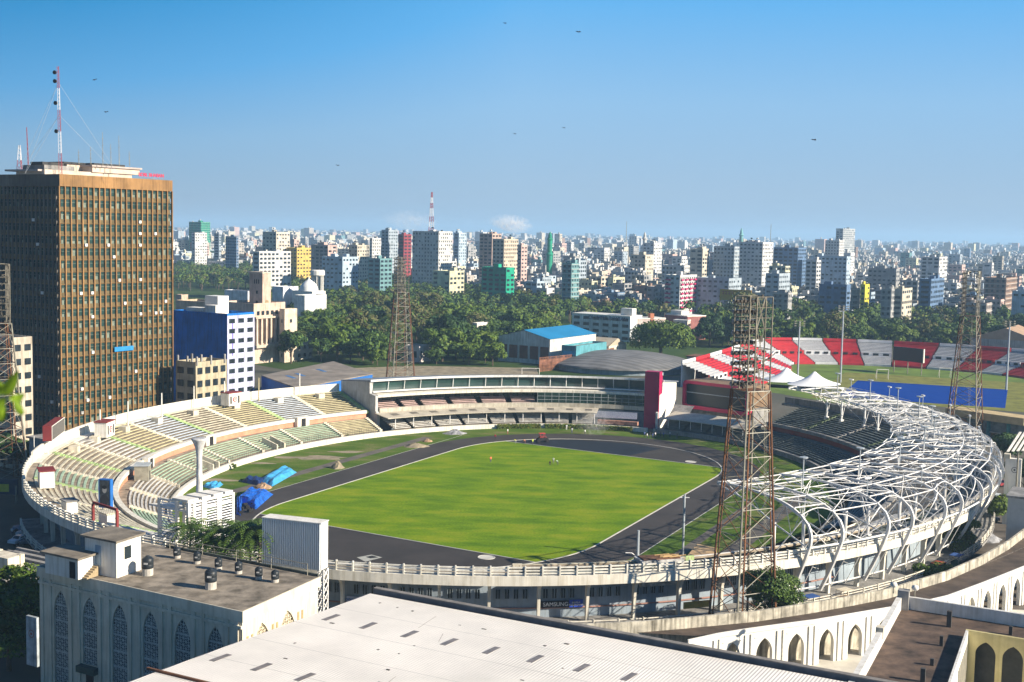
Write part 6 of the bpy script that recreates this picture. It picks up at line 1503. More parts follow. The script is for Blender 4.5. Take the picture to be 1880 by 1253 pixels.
# white dome and water tower
c=AT(567,540,760); t=thing('domed_house',(c.x,c.y,0),'white domed building among the park trees','domed building'); z=AT(567,531,760).z
MB().box(c,E1,E2,16,12,0,z-1).build('walls',white,t); MB().lathe((c.x,c.y,z-1),[(5.6,0),(5.6,1),(5.2,2.6),(4.2,4.2),(2.6,5.6),(1,6.6),(.3,7.4),(.1,8.8)],20).build('dome',M('dome_white',(.74,.73,.70),.6,.05,.3),t,smooth=True)
c=AT(583,520,800); t=thing('water_tower',(c.x,c.y,0),'white round water tower on slim legs beside the dome','water tower'); zt=AT(583,496,800).z; zb=AT(583,507,800).z
MB().lathe((c.x,c.y,zb),[(4,0),(4.6,.6),(4.6,3.2),(4,zt-zb)],16).build('tank',white,t); mb=MB()
for k in range(8): a=2*math.pi*k/8; mb.tube((c.x+3.6*math.cos(a),c.y+3.6*math.sin(a),0),(c.x+3.6*math.cos(a),c.y+3.6*math.sin(a),zb),.3,n=5)
for zz in (zb*.33,zb*.66): mb.lathe((c.x,c.y,zz),[(3.9,0),(3.9,.5)],12)
mb.build('legs',white,t)
# blue roofed gymnasium
def poly3(name,pts,mat,par): return MB().poly(pts).build(name,mat,par)
D0=560; A=G(1010,663,0); A=AT(1010,640,560); A.z=0; eave=AT(1010,624,560).z
c,w,dp=footprint(915,1010,1094,560,620); FOOT.append((c-E1*w/2+E2*dp/2,math.hypot(w,dp)/2))
t=thing('gymnasium',(c.x,c.y,0),'gymnasium with a bright blue gabled metal roof beyond the pavilion','sports hall')
q=[c-E1*w,c,c+E2*dp,c+E2*dp-E1*w]; 
mb=MB().prism(q,0,eave); mid0=(q[0]+q[1])/2; mid1=(q[2]+q[3])/2; R0=mid0+Vector((0,0,eave+3.4)); R1=mid1+Vector((0,0,eave+3.4)); up_=lambda v,z: Vector((v.x,v.y,z))
mb.poly([up_(q[0],eave),up_(q[1],eave),R0]); mb.poly([up_(q[3],eave),up_(q[2],eave),R1]); mb.build('wall',bmat((.60,.60,.58)),t)
blr=M('blue_roof_sheet',(.02,.21,.42),.5,.08,.1)
e_=.35
mb=MB(); mb.poly([up_(q[1]+E1*e_-E2*e_,eave+.15),up_(q[2]+E1*e_+E2*e_,eave+.15),R1+Vector((0,0,.25))+E2*e_,R0+Vector((0,0,.25))-E2*e_]); mb.poly([up_(q[0]-E1*e_-E2*e_,eave+.15),up_(q[3]-E1*e_+E2*e_,eave+.15),R1+Vector((0,0,.25))+E2*e_,R0+Vector((0,0,.25))-E2*e_]); mb.build('roof',blr,t)
for k in range(5): 
    a=q[0]+E1*(w*(k+.1)/5)-E2*.06; b=q[0]+E1*(w*(k+.9)/5)-E2*.06; MB().prism([a,b,b-E2*.05,a-E2*.05],2.0,eave-3.5).build('brick_panel',M('brick_red',(.20,.07,.045),.9,.15,.6),t)
t,c,w,dp,h=built('teal_annex',1035,1062,1118,640,548,(.10,.32,.38),'low teal fronted annex with a long blue sign beside the gymnasium','building',winpart=False)
MB().box(c-E1*w*.5-E2*.1,E1,E2,w*.8,.1,h-3.2,h-1.4).build('blue_sign',M('sign_cyan',(.05,.35,.55),.6,.1,1),t)
c,w,dp=footprint(1060,1118,1150,590,630); q=[c-E1*w,c,c+E2*dp,c+E2*dp-E1*w]; z=AT(1118,636,590).z
t=thing('tan_roof_hall',(c.x,c.y,0),'hall with a pale tan pitched roof in front of the white lettered building','hall'); MB().prism(q,0,z).build('wall',cream,t)
mid=((q[0]+q[3])/2,(q[1]+q[2])/2); mb=MB(); mb.poly([up_(q[0]-E2,z+.1),up_(q[1]-E2,z+.1),up_((q[1]+q[2])/2,z+3.2),up_((q[0]+q[3])/2,z+3.2)]); mb.poly([up_(q[3],z+.1),up_(q[2],z+.1),up_((q[1]+q[2])/2,z+3.2),up_((q[0]+q[3])/2,z+3.2)]); mb.poly([up_(q[1],z),up_(q[2],z),up_((q[1]+q[2])/2,z+3.2)]); mb.build('roof',M('tan_roof',(.42,.36,.27),.8,.1,.2),t)
# olympic building
def long_building(p0,p1,D0,D1,z0t,dep,col,label,wins,name='office_building',sty=3.4,nb=8):
    a=AT(p0,600,D0); b=AT(p1,600,D1); a.z=b.z=0; d=(b-a); L=d.length; d.normalize(); nn=Vector((-d.y,d.x,0)); nn=nn if nn.y>0 else -nn
    FOOT.append(((a+b)/2,L/2)); t=thing(name,(a.x,a.y,0),label,'building'); MB().prism([a,b,b+nn*dep,a+nn*dep],0,z0t).build('wall',bmat(col),t); MB().prism([a-nn*.2,b-nn*.2,b+nn*(dep+.2),a+nn*(dep+.2)],z0t,z0t+.5).build('roof_slab',white,t)
    if wins:
        ns=int(z0t/sty)
        for s_ in range(ns):
            for k in range(nb):
                x0=L*(k+.2)/nb; x1=L*(k+.8)/nb; MB().prism([a+d*x0-nn*.1,a+d*x1-nn*.1,a+d*x1-nn*.02,a+d*x0-nn*.02],sty*s_+1.1,sty*s_+2.7).build('window',winm,t)
    return t,a,b,d,nn,L
z=AT(1090,578,700).z
t,a,b,d,nn,L=long_building(1050,1157,705,685,z,14,(.72,.74,.76),'white three storey building with rooftop lettering beyond the gymnasium',True,nb=6)
text('OLYMPIC BHABAN',2.9,M('letter_navy',(.03,.04,.12),.6,0),t,(a+d*L*.62-nn*.25)+Vector((0,0,z-1.5)),textrot(-nn),ext=.1)
MB().box(a+d*L*.88+nn*6,d,nn,7,5,z+.5,z+4.4).build('roof_room',white,t)
t,a,b,d,nn,L=long_building(1158,1222,690,700,AT(1190,586,695).z,10,(.62,.50,.46),'white and brick red two storey wing right of the white lettered building',True,nb=7)
MB().box(a+d*L*.6+nn*1,d,nn,2.4,2.4,0,AT(1190,576,695).z).build('brick_pier',M('brick_orange',(.45,.16,.08),.8,.1,1),t)
t,a,b,d,nn,L=long_building(1222,1262,720,705,AT(1240,580,712).z,14,(.35,.14,.13),'dark red banded block with a white roof house behind the round banyan',True,nb=5)
MB().box(a+d*L*.35+nn*5,d,nn,9,6,AT(1240,580,712).z,AT(1240,571,712).z).build('roof_room',white,t)
t,a,b,d,nn,L=long_building(1262,1283,700,725,AT(1270,588,710).z,8,(.70,.60,.52),'cream balconied end block right of the dark red banded block',True,nb=3)
# arena with shallow ribbed dome
c=Vector((AT(1143,650,556).x,556,0)); FOOT.append((c,36))
t=thing('domed_arena',(c.x,c.y,0),'low round arena with a shallow grey ribbed dome behind the pavilion','arena')
dm=M('arena_roof',(.20,.195,.19),.7,.15,.12,wave=((.6,1,0),.25,.12,.25))
MB().lathe((c.x,c.y,0),[(32,0),(32,2.6)],40).build('wall',bluegrey,t)
mb=MB(); prof=[(33.5,2.2),(33,2.8),(27,4.5),(20,5.9),(13,6.8),(6,7.3),(.5,7.4)]; mb.lathe((c.x,c.y,0),prof,48); mb.build('roof',dm,t)
# brown netting fence
P=[G(990,683),G(1090,672),G(1127,662)]; ntm=M('brown_netting',(.38,.17,.10),.9,.3,.4)
mb=MB()
for a,b in zip(P,P[1:]):
    d=(b-a); n=14
    for k in range(n):
        x=a+d*(k/n); y=a+d*((k+1)/n); mb.tube(x,x+Vector((0,0,6.2)),.12,n=4)
        for zz in (0,1.5,3,4.5,6): mb.tube(x+Vector((0,0,zz)),y+Vector((0,0,zz)),.07,n=3)
        for f in (0,.2,.4,.6,.8): mb.tube(x+(y-x)*f,x+(y-x)*f+Vector((0,0,5.2+(k+int(f*5))%2*.9)),.15,n=3)
tag(mb.build('netting_fence',ntm),'brown torn netting fence along the side of the round arena','fence')
# shed left of the pavilion with grey brown roof and blue walls
z=8.6; Q=[G(480,690,z),G(545,713,z),G(684,687,z),G(612,664,z)]; t=thing('sports_shed',(Q[0].x,Q[0].y,0),'shed with a wide dusty grey roof and deep blue walls behind the left stand','shed')
MB().prism([Vector((p.x,p.y,0))*1.0 for p in Q],0,z-.25).build('wall',bluep,t); MB().prism([p for p in Q],z-.2,z+.1).build('roof',M('dusty_roof',(.27,.23,.19),.85,.2,.12),t)
for (px,py) in ((534,693),(551,689),(590,681)): 
    cc=G(px,py,z); d_=(Q[1]-Q[0]).normalized(); n_=Vector((-d_.y,d_.x,0)); MB().box(cc,d_,n_,8,1.4,z+.104,z+.16).build('blue_skylight',M('skylight_blue',(.05,.15,.35),.4,.1,1),t)
# small white houses among the trees
for i,(xl,xc,xr,yt,D,col,lab) in enumerate(((872,878,903,597,640,(.70,.66,.60),'small cream house half hidden by dark trees left of the gymnasium'),(744,772,794,640,560,(.66,.60,.58),'white and red banded low building by the lattice pylon in the park'),(842,850,870,612,650,(.70,.68,.64),'tiny white outbuilding among dark park trees'),(535,545,575,632,560,(.62,.56,.46),'low cream entrance building below the colonnaded building'))):
    built('park_house',xl,xc,xr,yt,D,col,lab,bay=3,ww=.4)
# ------------------------------------------------------------------ second stadium with red and white stands
hs=thing('hockey_stadium',G(1640,700),'second stadium with red and white stepped stands around a blue pitch','stadium')
HC=(G(1600,690)+G(1700,640))/2; HC=G(1640,682); HC.z=0
# oval frame aligned to the pitch
pe=(G(1850,716)-G(1575,699)).normalized(); pn=Vector((-pe.y,pe.x,0))
HA,HB=66,76; HC=G(1630,704)+pn*6; 
hoff=HC
def HSf(ph,s_,z):
    if ph<=134 or ph>205: return HS0(ph,s_,z)
    a=HS0(134,1,0); b=Vector((87.5,531,0)); c=Vector((64,484,0)); t=(ph-134)/(205-134)
    q=a*(1-t)**2+(b*2-(a+c)*.5)*2*t*(1-t)+c*t*t; d=(a*(-2*(1-t))+(b*2-(a+c)*.5)*2*(1-2*t)+c*2*t).normalized(); n_=Vector((d.y,-d.x,0)); n_=n_ if n_.dot(hoff-q)>0 else -n_
    d0=(HS0(134,0,0)-a).normalized(); n_=L3(d0,n_,min(1,t*3)).normalized(); q=q+n_*(1-s_)*26; q.z=z; return q
def HS0(ph,s_,z): p=R(ph); q=hoff+pe*((HA+s_*26)*math.copysign(abs(math.cos(p))**.85,math.cos(p)))+pn*((HB-14+s_*24)*math.copysign(abs(math.sin(p))**.85,math.sin(p))); q.z=z; return q
hred=M('hockey_red',(.50,.02,.03),.6,.12,.3); hwhite=M('hockey_white',(.66,.66,.66),.6,.08,.3); hdk=M('hockey_shade',(.10,.09,.09),.8,.1,1)
def hstand(a,b,red):
    for (s0,s1,z0,z1,rows) in ((.05,.42,1.0,3.6,6),(.5,1.0,5.0,9.2,8)):
        mb=MB(); phs=frange(a,b,3)
        for r_ in range(rows):
            u=s0+(s1-s0)*r_/rows; v=s0+(s1-s0)*(r_+1)/rows; z=z0+(z1-z0)*r_/rows; zn=z0+(z1-z0)*(r_+1)/rows
            for p,q in zip(phs,phs[1:]):
                mb.poly([HSf(p,u,z),HSf(q,u,z),HSf(q,v,z),HSf(p,v,z)]); mb.poly([HSf(p,v,z),HSf(q,v,z),HSf(q,v,zn),HSf(p,v,zn)],1 if red==0 else 0)
                if r_==0: mb.poly([HSf(p,u,0 if s0<.1 else 3.6),HSf(q,u,0 if s0<.1 else 3.6),HSf(q,u,z),HSf(p,u,z)])
        mb.build('seating_block',[hred if red else hwhite,M('hockey_riser',(.34,.34,.35),.7,.1,1)],hs)
    mb=MB(); phs=frange(a,b,3)
    for p,q in zip(phs,phs[1:]):
        mb.poly([HSf(p,.42,3.6),HSf(q,.42,3.6),HSf(q,.5,3.6),HSf(p,.5,3.6)]); mb.hexa([HSf(p,1.0,0),HSf(q,1.0,0),HSf(q,1.02,0),HSf(p,1.02,0)],[HSf(p,1.0,10.4),HSf(q,1.0,10.4),HSf(q,1.02,10.4),HSf(p,1.02,10.4)])
        mb.hexa([HSf(p,.49,3.6),HSf(q,.49,3.6),HSf(q,.5,3.6),HSf(p,.5,3.6)],[HSf(p,.49,5.5),HSf(q,.49,5.5),HSf(q,.5,5.5),HSf(p,.5,5.5)])
    mb.build('back_wall',hred if red else hwhite,hs)
    for k in range(3):
        p=a+(b-a)*(k+.5)/3; MB().hexa([HSf(p-.8,.480,4.0),HSf(p+.8,.480,4.0),HSf(p+.8,.488,4.0),HSf(p-.8,.488,4.0)],[HSf(p-.8,.480,5.0),HSf(p+.8,.480,5.0),HSf(p+.8,.488,5.0),HSf(p-.8,.488,5.0)]).build('opening',dark,hs)
edges=[-28,-12,2,14,28,42,54,64,74,84,93,102,112,122,132,142,150,158,166,176,188,200]
for i in range(len(edges)-1): hstand(edges[i],edges[i+1]-.4,i%2)
hblue=M('hockey_turf_blue',(.003,.045,.27),.95,.05,.2,spec=.05); hgr=M('hockey_surround',(.20,.20,.03),.9,.2,.2); hg2=M('hockey_grass',(.13,.20,.02),.9,.2,.1)
sheet('stadium_lawn',[HSf(ph,.03,0) for ph in range(0,360,6)],.01,hg2)
L0=G(1575,699); Wd=58; 
def HP(x,y): return G(1560,697)+pe*x+pn*y
z0_=G(1575,699)
near=[G(1375,690),G(1590,745),G(1900,760)]
bl=[G(1573,699.5),G(1850,716),G(1806,752),G(1560,730),G(1480,712)]
def para(o,x0,x1,y0,y1,z,name,mat): 
    sheet(name,[o+pe*x0+pn*y0,o+pe*x1+pn*y0,o+pe*x1+pn*y1,o+pe*x0+pn*y1],z,mat)
PO=G(1575,699); Lp=(G(1850,716)-PO).length
para(PO,-9,Lp+8,-68,30,.03,'pitch_surround',hgr); para(PO,0,Lp,-60,0,.05,'hockey_pitch',hblue)
sc=thing('scoreboard',(0,0,0),'large black electronic scoreboard standing before the red and white far stand','scoreboard'); a=AT(1638,680,560); b=AT(1693,680,548); d,nn,L=frame_dirs(a,b); zt=AT(1638,636,560).z; zb=AT(1638,661,560).z; P0=Vector((a.x,a.y,0)); sc.location=P0
MB().prism([P0,P0+d*L,P0+d*L+nn*.8,P0+nn*.8],zb,zt).build('screen',M('board_black',(.012,.014,.018),.4,0),sc); MB().prism([P0+d*L+d*.02,P0+d*(L+.4),P0+d*(L+.4)+nn*.8,P0+d*L+d*.02+nn*.8],zb,zt).build('edge_frame',white,sc)
for x in (.6,L*.5,L-.6): MB().tube(P0+d*x+nn*.4,P0+d*x+nn*.4+Vector((0,0,zb)),.25,n=6).build('leg',galv,sc)
for (px,py,w_,lab) in ((1620,697,5,'small white goal at the far side of the green surround'),(1735,694,5,'tall white goal near the right of the green surround'),(974,688,7.3,'grey football goal behind the pavilion roof')):
    c=G(px,py); t=thing('goal',(c.x,c.y,0),lab,'goal'); mb=MB()
    for x in (-w_/2,w_/2): mb.tube((c.x+x,c.y,0),(c.x+x,c.y,2.6 if w_>6 else 4.2),.12,n=5); mb.tube((c.x+x,c.y+2,0),(c.x+x,c.y,2.6 if w_>6 else 4.2),.07,n=4)
    mb.tube((c.x-w_/2,c.y,2.6 if w_>6 else 4.2),(c.x+w_/2,c.y,2.6 if w_>6 else 4.2),.12,n=5); mb.build('goal_frame',white,t)
for i,(px,pt,D,lab) in enumerate(((1466,590,505,'leftmost tall grey lamp pole of the red and white stadium'),(1545,562,515,'second tall grey lamp pole, before the white stand block'),(1851,590,500,'tall grey green lamp pole at the right end of the blue pitch'))):
    c=AT(px,650,D); top=AT(px,pt,D); t=thing('lamp_pole',(c.x,c.y,0),lab,'lamp pole','tall lamp poles of the hockey stadium'); MB().tube((c.x,c.y,0),(c.x,c.y,top.z),.42,.28,n=8).build('shaft',greyp,t); mb=MB()
    for k in range(3): mb.tube((c.x-2.2,c.y,top.z-2+k*.9),(c.x+2.2,c.y,top.z-2+k*.9),.1,n=4)
    for k in range(9): mb.box((c.x-1.8+1.8*(k%3),c.y-.3),Vector((1,0,0)),Vector((0,1,0)),.7,.3,top.z-2.1+.9*(k//3),top.z-1.6+.9*(k//3))
    mb.build('lamps',galv,t)
# near cream underside of the second stadium
a=AT(1745,756,392); b=AT(1890,760,372); zt=AT(1745,748,392).z; t=thing('curved_grandstand_rear',(a.x,a.y,0),'cream banded rear of a grandstand with shops and arches beyond the canopy','building')
d,nn,L=frame_dirs(a,b); P0=Vector((a.x,a.y,0)); MB().prism([P0-nn*3,P0+d*L-nn*3,P0+d*L+nn*4,P0+nn*4],zt-2.2,zt).build('upper_band',M('band_ochre',(.55,.42,.22),.8,.1,.4),t); MB().prism([P0,P0+d*L,P0+d*L+nn*4,P0+nn*4],0,zt-2.2).build('wall',M('shop_wall',(.22,.26,.27),.8,.2,.5),t)
for k in range(4): 
    x=1+L*k/4; MB().prism([P0+d*x-nn*.2,P0+d*(x+4)-nn*.2,P0+d*(x+4)-nn*.02,P0+d*x-nn*.02],zt-9,zt-6).build('shop_front',M('shop_front_ochre',(.35,.22,.09),.8,.3,.8),t); MB().prism([P0+d*x-nn*.9,P0+d*(x+4.2)-nn*.9,P0+d*(x+4.2)-nn*.02,P0+d*x-nn*.02],zt-6,zt-5.8).build('awning',cream,t); MB().prism([P0+d*(x-.7)-nn*1.5,P0+d*(x-.2)-nn*1.5,P0+d*(x-.2)-nn*.03,P0+d*(x-.7)-nn*.03],0,zt-2.2).build('pillar',M('pillar_teal',(.10,.28,.28),.8,.1,1),t)
MB().prism([P0-nn*3.5,P0+d*L-nn*3.5,P0+d*L-nn*.03,P0-nn*.03],zt-10.2,zt-9.4).build('balcony',cream,t)
# left edge cream office blocks
t,c,w,dp,h=built('weathered_block',-60,20,57,628,300,(.50,.44,.36),'weathered cream office block at the left edge below the brown tower','building',sty=3.2,bay=2.6,ww=.6)
a=AT(38,815,285); t=thing('street_shed',(a.x,a.y,0),'low dark roofed shed with light blue fascia beside the maroon screen','shed'); z=AT(38,812,285).z; MB().box(a+Vector((8,6,0)),E1,E2,14,9,0,z).build('walls',M('shed_blue',(.30,.40,.45),.8,.2,.6),t); MB().box(a+Vector((8,6,0)),E1,E2,15,10,z+.003,z+.4).build('roof',greyc,t)
# ------------------------------------------------------------------ city
W_=(.62,.61,.60); CR_=(.58,.52,.42); PK=(.56,.40,.36); GB=(.36,.42,.48); TE=(.15,.29,.31); BL=(.12,.20,.34); GY=(.34,.34,.34); YE=(.62,.44,.12); GR=(.02,.30,.20); RD=(.30,.05,.06); BR=(.30,.20,.15); PY=(.60,.58,.40); LB=(.42,.52,.62)
CN={W_:'white',CR_:'cream',PK:'pinkish',GB:'blue grey',TE:'teal',BL:'blue',GY:'grey',YE:'yellow',GR:'green',RD:'dark red',BR:'brown',PY:'pale yellow',LB:'pale blue'}
CITY=[]
def city_block(xl,xc,xr,ytop,D,col,label=None,**k):
    c,w,dp=footprint(xl,xc,xr,D); h=max(6,AT(xc,ytop,D).z); FOOT.append((c-E1*w/2+E2*dp/2,math.hypot(w,dp)/2*.95))
    mb=MB(); block(mb,c,w,dp,h,int(xl*7+D),**k); o=mb.build('apartment_building',[bmat(col),winm,trimw,rooft],loc=(c.x,c.y,0)); tag(o,label,'building','city buildings beyond the park'); CITY.append((o,col,h,label is not None,c)); return o
SPEC=[(347,369,386,409,1850,GR,'distant bright green office tower with a magenta stripe, left of the skyline'),(352,358,380,429,1500,W_,None),(393,402,406,430,1600,GB,None),(414,434,438,436,1400,BL,None),
(482,507,532,428,1150,(.60,.54,.46),None),(464,476,534,464,1000,W_,'broad white apartment block with many small windows above the clock tower'),(533,540,549,441,1300,PK,None),(526,545,572,457,1150,YE,'yellow and ochre building in the left part of the skyline'),
(571,602,618,452,1120,PK,None),(680,683,699,439,1250,W_,None),(591,629,658,474,1000,LB,None),(676,698,720,477,1000,TE,None),(640,656,678,452,1150,CR_,None),(700,713,730,424,1300,GB,None),(731,741,755,432,1280,RD,'dark red tower block in the middle left skyline'),
(757,805,830,427,1120,W_,'largest white high rise in the middle of the skyline under the radio mast'),(832,842,856,429,1350,LB,None),(880,903,920,431,1200,(.50,.36,.30),'tall pinkish brown tower with a stepped top in the middle skyline'),(904,925,951,441,1100,(.56,.47,.36),'tall beige tower block right of the pinkish brown tower'),(950,957,968,452,1080,PK,None),
(885,930,945,494,930,(.01,.33,.20),'bright green low block at the far edge of the park'),(1033,1050,1064,486,900,TE,None),(1118,1127,1148,512,1000,PY,None),(1076,1105,1118,510,1040,CR_,None),(1216,1257,1267,490,980,W_,None),(1281,1340,1363,514,890,GB,None),
(1267,1290,1302,459,1080,CR_,None),(1310,1348,1357,455,1080,GB,None),(1357,1400,1419,447,1100,W_,None),(1420,1465,1480,457,1120,BL,None),(1421,1450,1457,540,800,GY,None),(1407,1432,1452,505,900,GB,None),
(1533,1546,1568,421,1900,(.45,.47,.48),'lone tall grey and white tower at the right skyline'),(1514,1540,1549,443,1500,W_,None),(1485,1555,1562,473,1100,LB,None),(1506,1557,1564,526,850,BL,'blue four storey block at the right beside the yellow house'),(1565,1581,1584,532,835,(.36,.34,.32),None),(1583,1591,1599,525,825,(.66,.58,.06),'bright yellow narrow house at the right edge of the park'),
(1643,1660,1678,533,800,CR_,None),(1621,1640,1645,533,790,GY,None),(1595,1647,1653,496,1000,GY,None),(1692,1725,1740,474,1130,W_,'white stepped block at the right above the far pylon'),(1810,1850,1870,513,900,BR,None),(1862,1890,1900,538,780,LB,None),(1690,1712,1736,515,870,BL,None),(1763,1816,1826,560,720,(.35,.30,.28),None),
(336,420,432,482,1500,W_,None),(795,826,853,500,1000,PY,None),(1158,1185,1200,470,1080,CR_,None),(1180,1200,1215,448,1350,W_,None),(1480,1500,1508,480,1000,W_,None)]
for i,s_ in enumerate(SPEC): city_block(*s_[:6],label=s_[6],slab=2 if i%3==0 else None,ww=(.45,.55,.65)[i%3],bay=(3.0,3.6,4.4)[i%3],wh=(.45,.4,.5)[i%3])
# red and white striped balconied block
c,w,dp=footprint(1222,1250,1281,880); h=AT(1250,508,880).z; FOOT.append((c,20)); mb=MB(); block(mb,c,w,dp,h,3,slab=None); 
for s_ in range(int(h/3.2)):
    for (P,d,n_,L) in ((c-E1*w,E1,-E2,w),(c,E2,E1,dp)):
        for k in range(max(1,int(L/6))):
            a=P+d*(L*k/max(1,int(L/6))+.8); b=a+d*4; mb.prism([a+n_*.07,b+n_*.07,b+n_*1.2,a+n_*1.2],3.2*s_+1.2,3.2*s_+2.3,4)
o=mb.build('apartment_building',[bmat(W_),winm,trimw,rooft,M('balcony_magenta',(.50,.02,.12),.7,.1,1)],loc=(c.x,c.y,0)); tag(o,'white block with magenta banded balconies at the far edge of the park','building','city buildings beyond the park'); CITY.append((o,W_,h,True,c))
# yellow hoarding with red characters
a=AT(1321,550,800); b=AT(1379,552,790); zt=AT(1321,531,800).z; zb=AT(1321,551,800).z; t=thing('hoarding',(a.x,a.y,0),'orange yellow hoarding with red characters above the nearest pylon top','hoarding'); d,nn,L=frame_dirs(a,b); P0=Vector((a.x,a.y,0))
MB().prism([P0,P0+d*L,P0+d*L+nn*.5,P0+nn*.5],zb,zt).build('panel',M('hoarding_orange',(.62,.30,.02),.7,.08,.5),t); mb=MB()
for k in range(4): 
    x=1.5+k*1.9; mb.prism([P0+d*x-nn*.1,P0+d*(x+1.6)-nn*.1,P0+d*(x+1.6)-nn*.02,P0+d*x-nn*.02],zt-1.6,zt-1.3); mb.prism([P0+d*(x+1)-nn*.1,P0+d*(x+1.3)-nn*.1,P0+d*(x+1.3)-nn*.02,P0+d*(x+1)-nn*.02],zt-3.4,zt-1.6); mb.prism([P0+d*(x+.2)-nn*.1,P0+d*(x+1)-nn*.1,P0+d*(x+1)-nn*.02,P0+d*(x+.2)-nn*.02],zt-2.9,zt-2.6)
mb.build('characters',M('char_red',(.45,.03,.03),.7,0),t)
for x in (.5,L-.5): MB().tube(P0+d*x+nn*.3,P0+d*x+nn*.3+Vector((0,0,zb)),.3,n=5).build('leg',galv,t)
# minarets and masts
for (px,pt,pb2,D,col,r_,lab) in ((1009,426,470,1250,(.02,.30,.18),2.4,'green minaret tower in the middle of the skyline'),(1183,426,462,1450,(.60,.60,.58),2.2,'slim white minaret in the right middle skyline'),(1360.5,419,450,1500,(.20,.45,.46),2.2,'slim minaret with a teal cap above the white right hand blocks')):
    c=AT(px,pb2,D); zt=AT(px,pt,D).z; tag(MB().lathe((0,0,0),[(r_*1.3,0),(r_*1.2,zt*.6),(r_*1.5,zt*.62),(r_,zt*.66),(r_,zt*.86),(r_*1.4,zt*.87),(r_*.8,zt*.90),(r_*.7,zt*.95),(.2,zt)],12).build('minaret',bmat(col),loc=(0,0,0)),lab,'minaret').location=(c.x,c.y,0)
c=AT(792,424,1140); zt=AT(792,353,1140).z; mast((c.x,c.y,AT(792,428,1140).z-2),(c.x,c.y,zt),5,1.0,7,'red and white lattice radio mast on the middle skyline',n=16)
for (px,pt,lab) in ((1150,407,'faint distant mast in the haze left of the white minaret'),(1415,412,'faint distant mast in the haze at the right middle')):
    c=AT(px,430,3200); zt=AT(px,pt,3200).z; tag(MB().tube((0,0,0),(0,0,zt),1.6,.6,n=4).build('distant_mast',galv,loc=(0,0,0)),lab,'mast').location=(c.x,c.y,0)
# distant domes of rooftops handled by random blocks
yb=[(200,497),(325,497),(480,503),(600,508),(700,520),(880,545),(940,560),(1060,580),(1200,585),(1300,570),(1400,578),(1560,590),(1700,596),(1880,600),(2100,600)]
def ybound(x):
    for (a,b),(c_,d_) in zip(yb,yb[1:]):
        if a<=x<=c_: return b+(d_-b)*(x-a)/(c_-a)
    return yb[0][1] if x<yb[0][0] else yb[-1][1]
cr_=random.Random(11)
pal=[W_]*9+[CR_]*9+[GB]*4+[LB]*3+[PK]*4+[GY]*8+[TE,(.16,.24,.36),PY,PY,BR,BR,(.30,.20,.15),(.38,.34,.28),(.38,.34,.28),(.30,.30,.32),(.30,.30,.32),(.46,.42,.38),(.46,.42,.38),(.50,.50,.52),(.50,.50,.52)]
cand=[]
def gridcells(sp,Dmin,Dmax):
    n=int(Dmax*1.35/sp)
    for i in range(-n,n):
        for j in range(-n,n):
            p=E1*(i*sp+cr_.uniform(-.2,.2)*sp)+E2*(j*sp+cr_.uniform(-.2,.2)*sp)
            if not Dmin<=p.y<Dmax or abs(p.x/p.y)>.60: continue
            yield p
for (sp,a,b) in ((16,700,1500),(20,1500,3000),(29,3000,5500),(55,5500,11000)):
    for p in gridcells(sp,a,b):
        x,y=PX((p.x,p.y,0))
        if x<-350 or x>2330 or y>ybound(x): continue
        if p.y<1700 and any((p-f[0]).length<f[1]+sp*.42 for f in FOOT): continue
        cand.append((p,sp))
cand.sort(key=lambda q:q[0].y)
LEG=[(q[5],) for q in SPEC]
nind=300-len(CITY)
mass={}
def hrand(y):
    h=cr_.choice((6,7,9,9,10,12,12,13,15,15,18,20))
    if cr_.random()<.02: h=cr_.uniform(25,38)
    return h
k=0
for (p,sp) in cand:
    w=sp*cr_.uniform(.58,.93); dp=sp*cr_.uniform(.58,.95); h=hrand(p.y)*cr_.uniform(.92,1.08); col=cr_.choice(pal)
    if sp>=40: h=max(h,10)*cr_.choice((.8,1,1,1.1,1.3)) ; w*=.62; dp*=.62
    if p.y>2500 and cr_.random()<.004: h=cr_.uniform(35,54)
    c=p+E1*w/2-E2*dp/2
    _x=PX((p.x,p.y,0))[0]
    if k<nind and 315<_x<1890:
        mb=MB(); st_=cr_.randrange(3); block(mb,Vector((c.x,c.y,0)),w,dp,h,k,slab=2 if st_==0 else None,ww=cr_.choice((.45,.6,.7,.8)),wh=cr_.choice((.42,.5,.58)),bay=cr_.choice((2.8,3.4,4.2)),style=st_)
        o=mb.build('apartment_building',[bmat(col),winm,trimw,rooft],loc=(c.x,c.y,0)); tag(o,None,'building','city buildings beyond the park'); CITY.append((o,col,h,False,c)); k+=1
    else:
        mb=mass.setdefault('m',MB()); ci=pal.index(col)%len(pal); mcol=sorted(set(pal)).index(col)*1+3
        q=[c-E1*w,c,c+E2*dp,c+E2*dp-E1*w]; mb.prism(q,0,h,mcol,2,bot=False)
        if sp<=40:
            s_=cr_.uniform(2,4.5); x=cr_.uniform(.3,.7); mb.box(c-E1*w*x+E2*dp*x,E1,E2,s_,s_,h,h+cr_.uniform(2,5),mcol if cr_.random()<.4 else 1)
            if cr_.random()<.5: x=cr_.uniform(.1,.9); mb.box(c-E1*w*x+E2*dp*(1-x),E1,E2,2,2,h,h+2.5,1)
        if sp<=26:
            for s in range(int(h/3.4)):
                for (P,d,n_,L) in ((c-E1*w,E1,-E2,w),(c,E2,E1,dp)):
                    nb=max(1,int(L/5))
                    for kk in range(nb):
                        if cr_.random()<.25: continue
                        a=P+d*(L*(kk+.2)/nb)+n_*.08; b=P+d*(L*(kk+.75)/nb)+n_*.08; z=3.4*s+1.2; mb.poly([(a.x,a.y,z),(b.x,b.y,z),(b.x,b.y,z+1.5),(a.x,a.y,z+1.5)],0)
cols=sorted(set(pal))
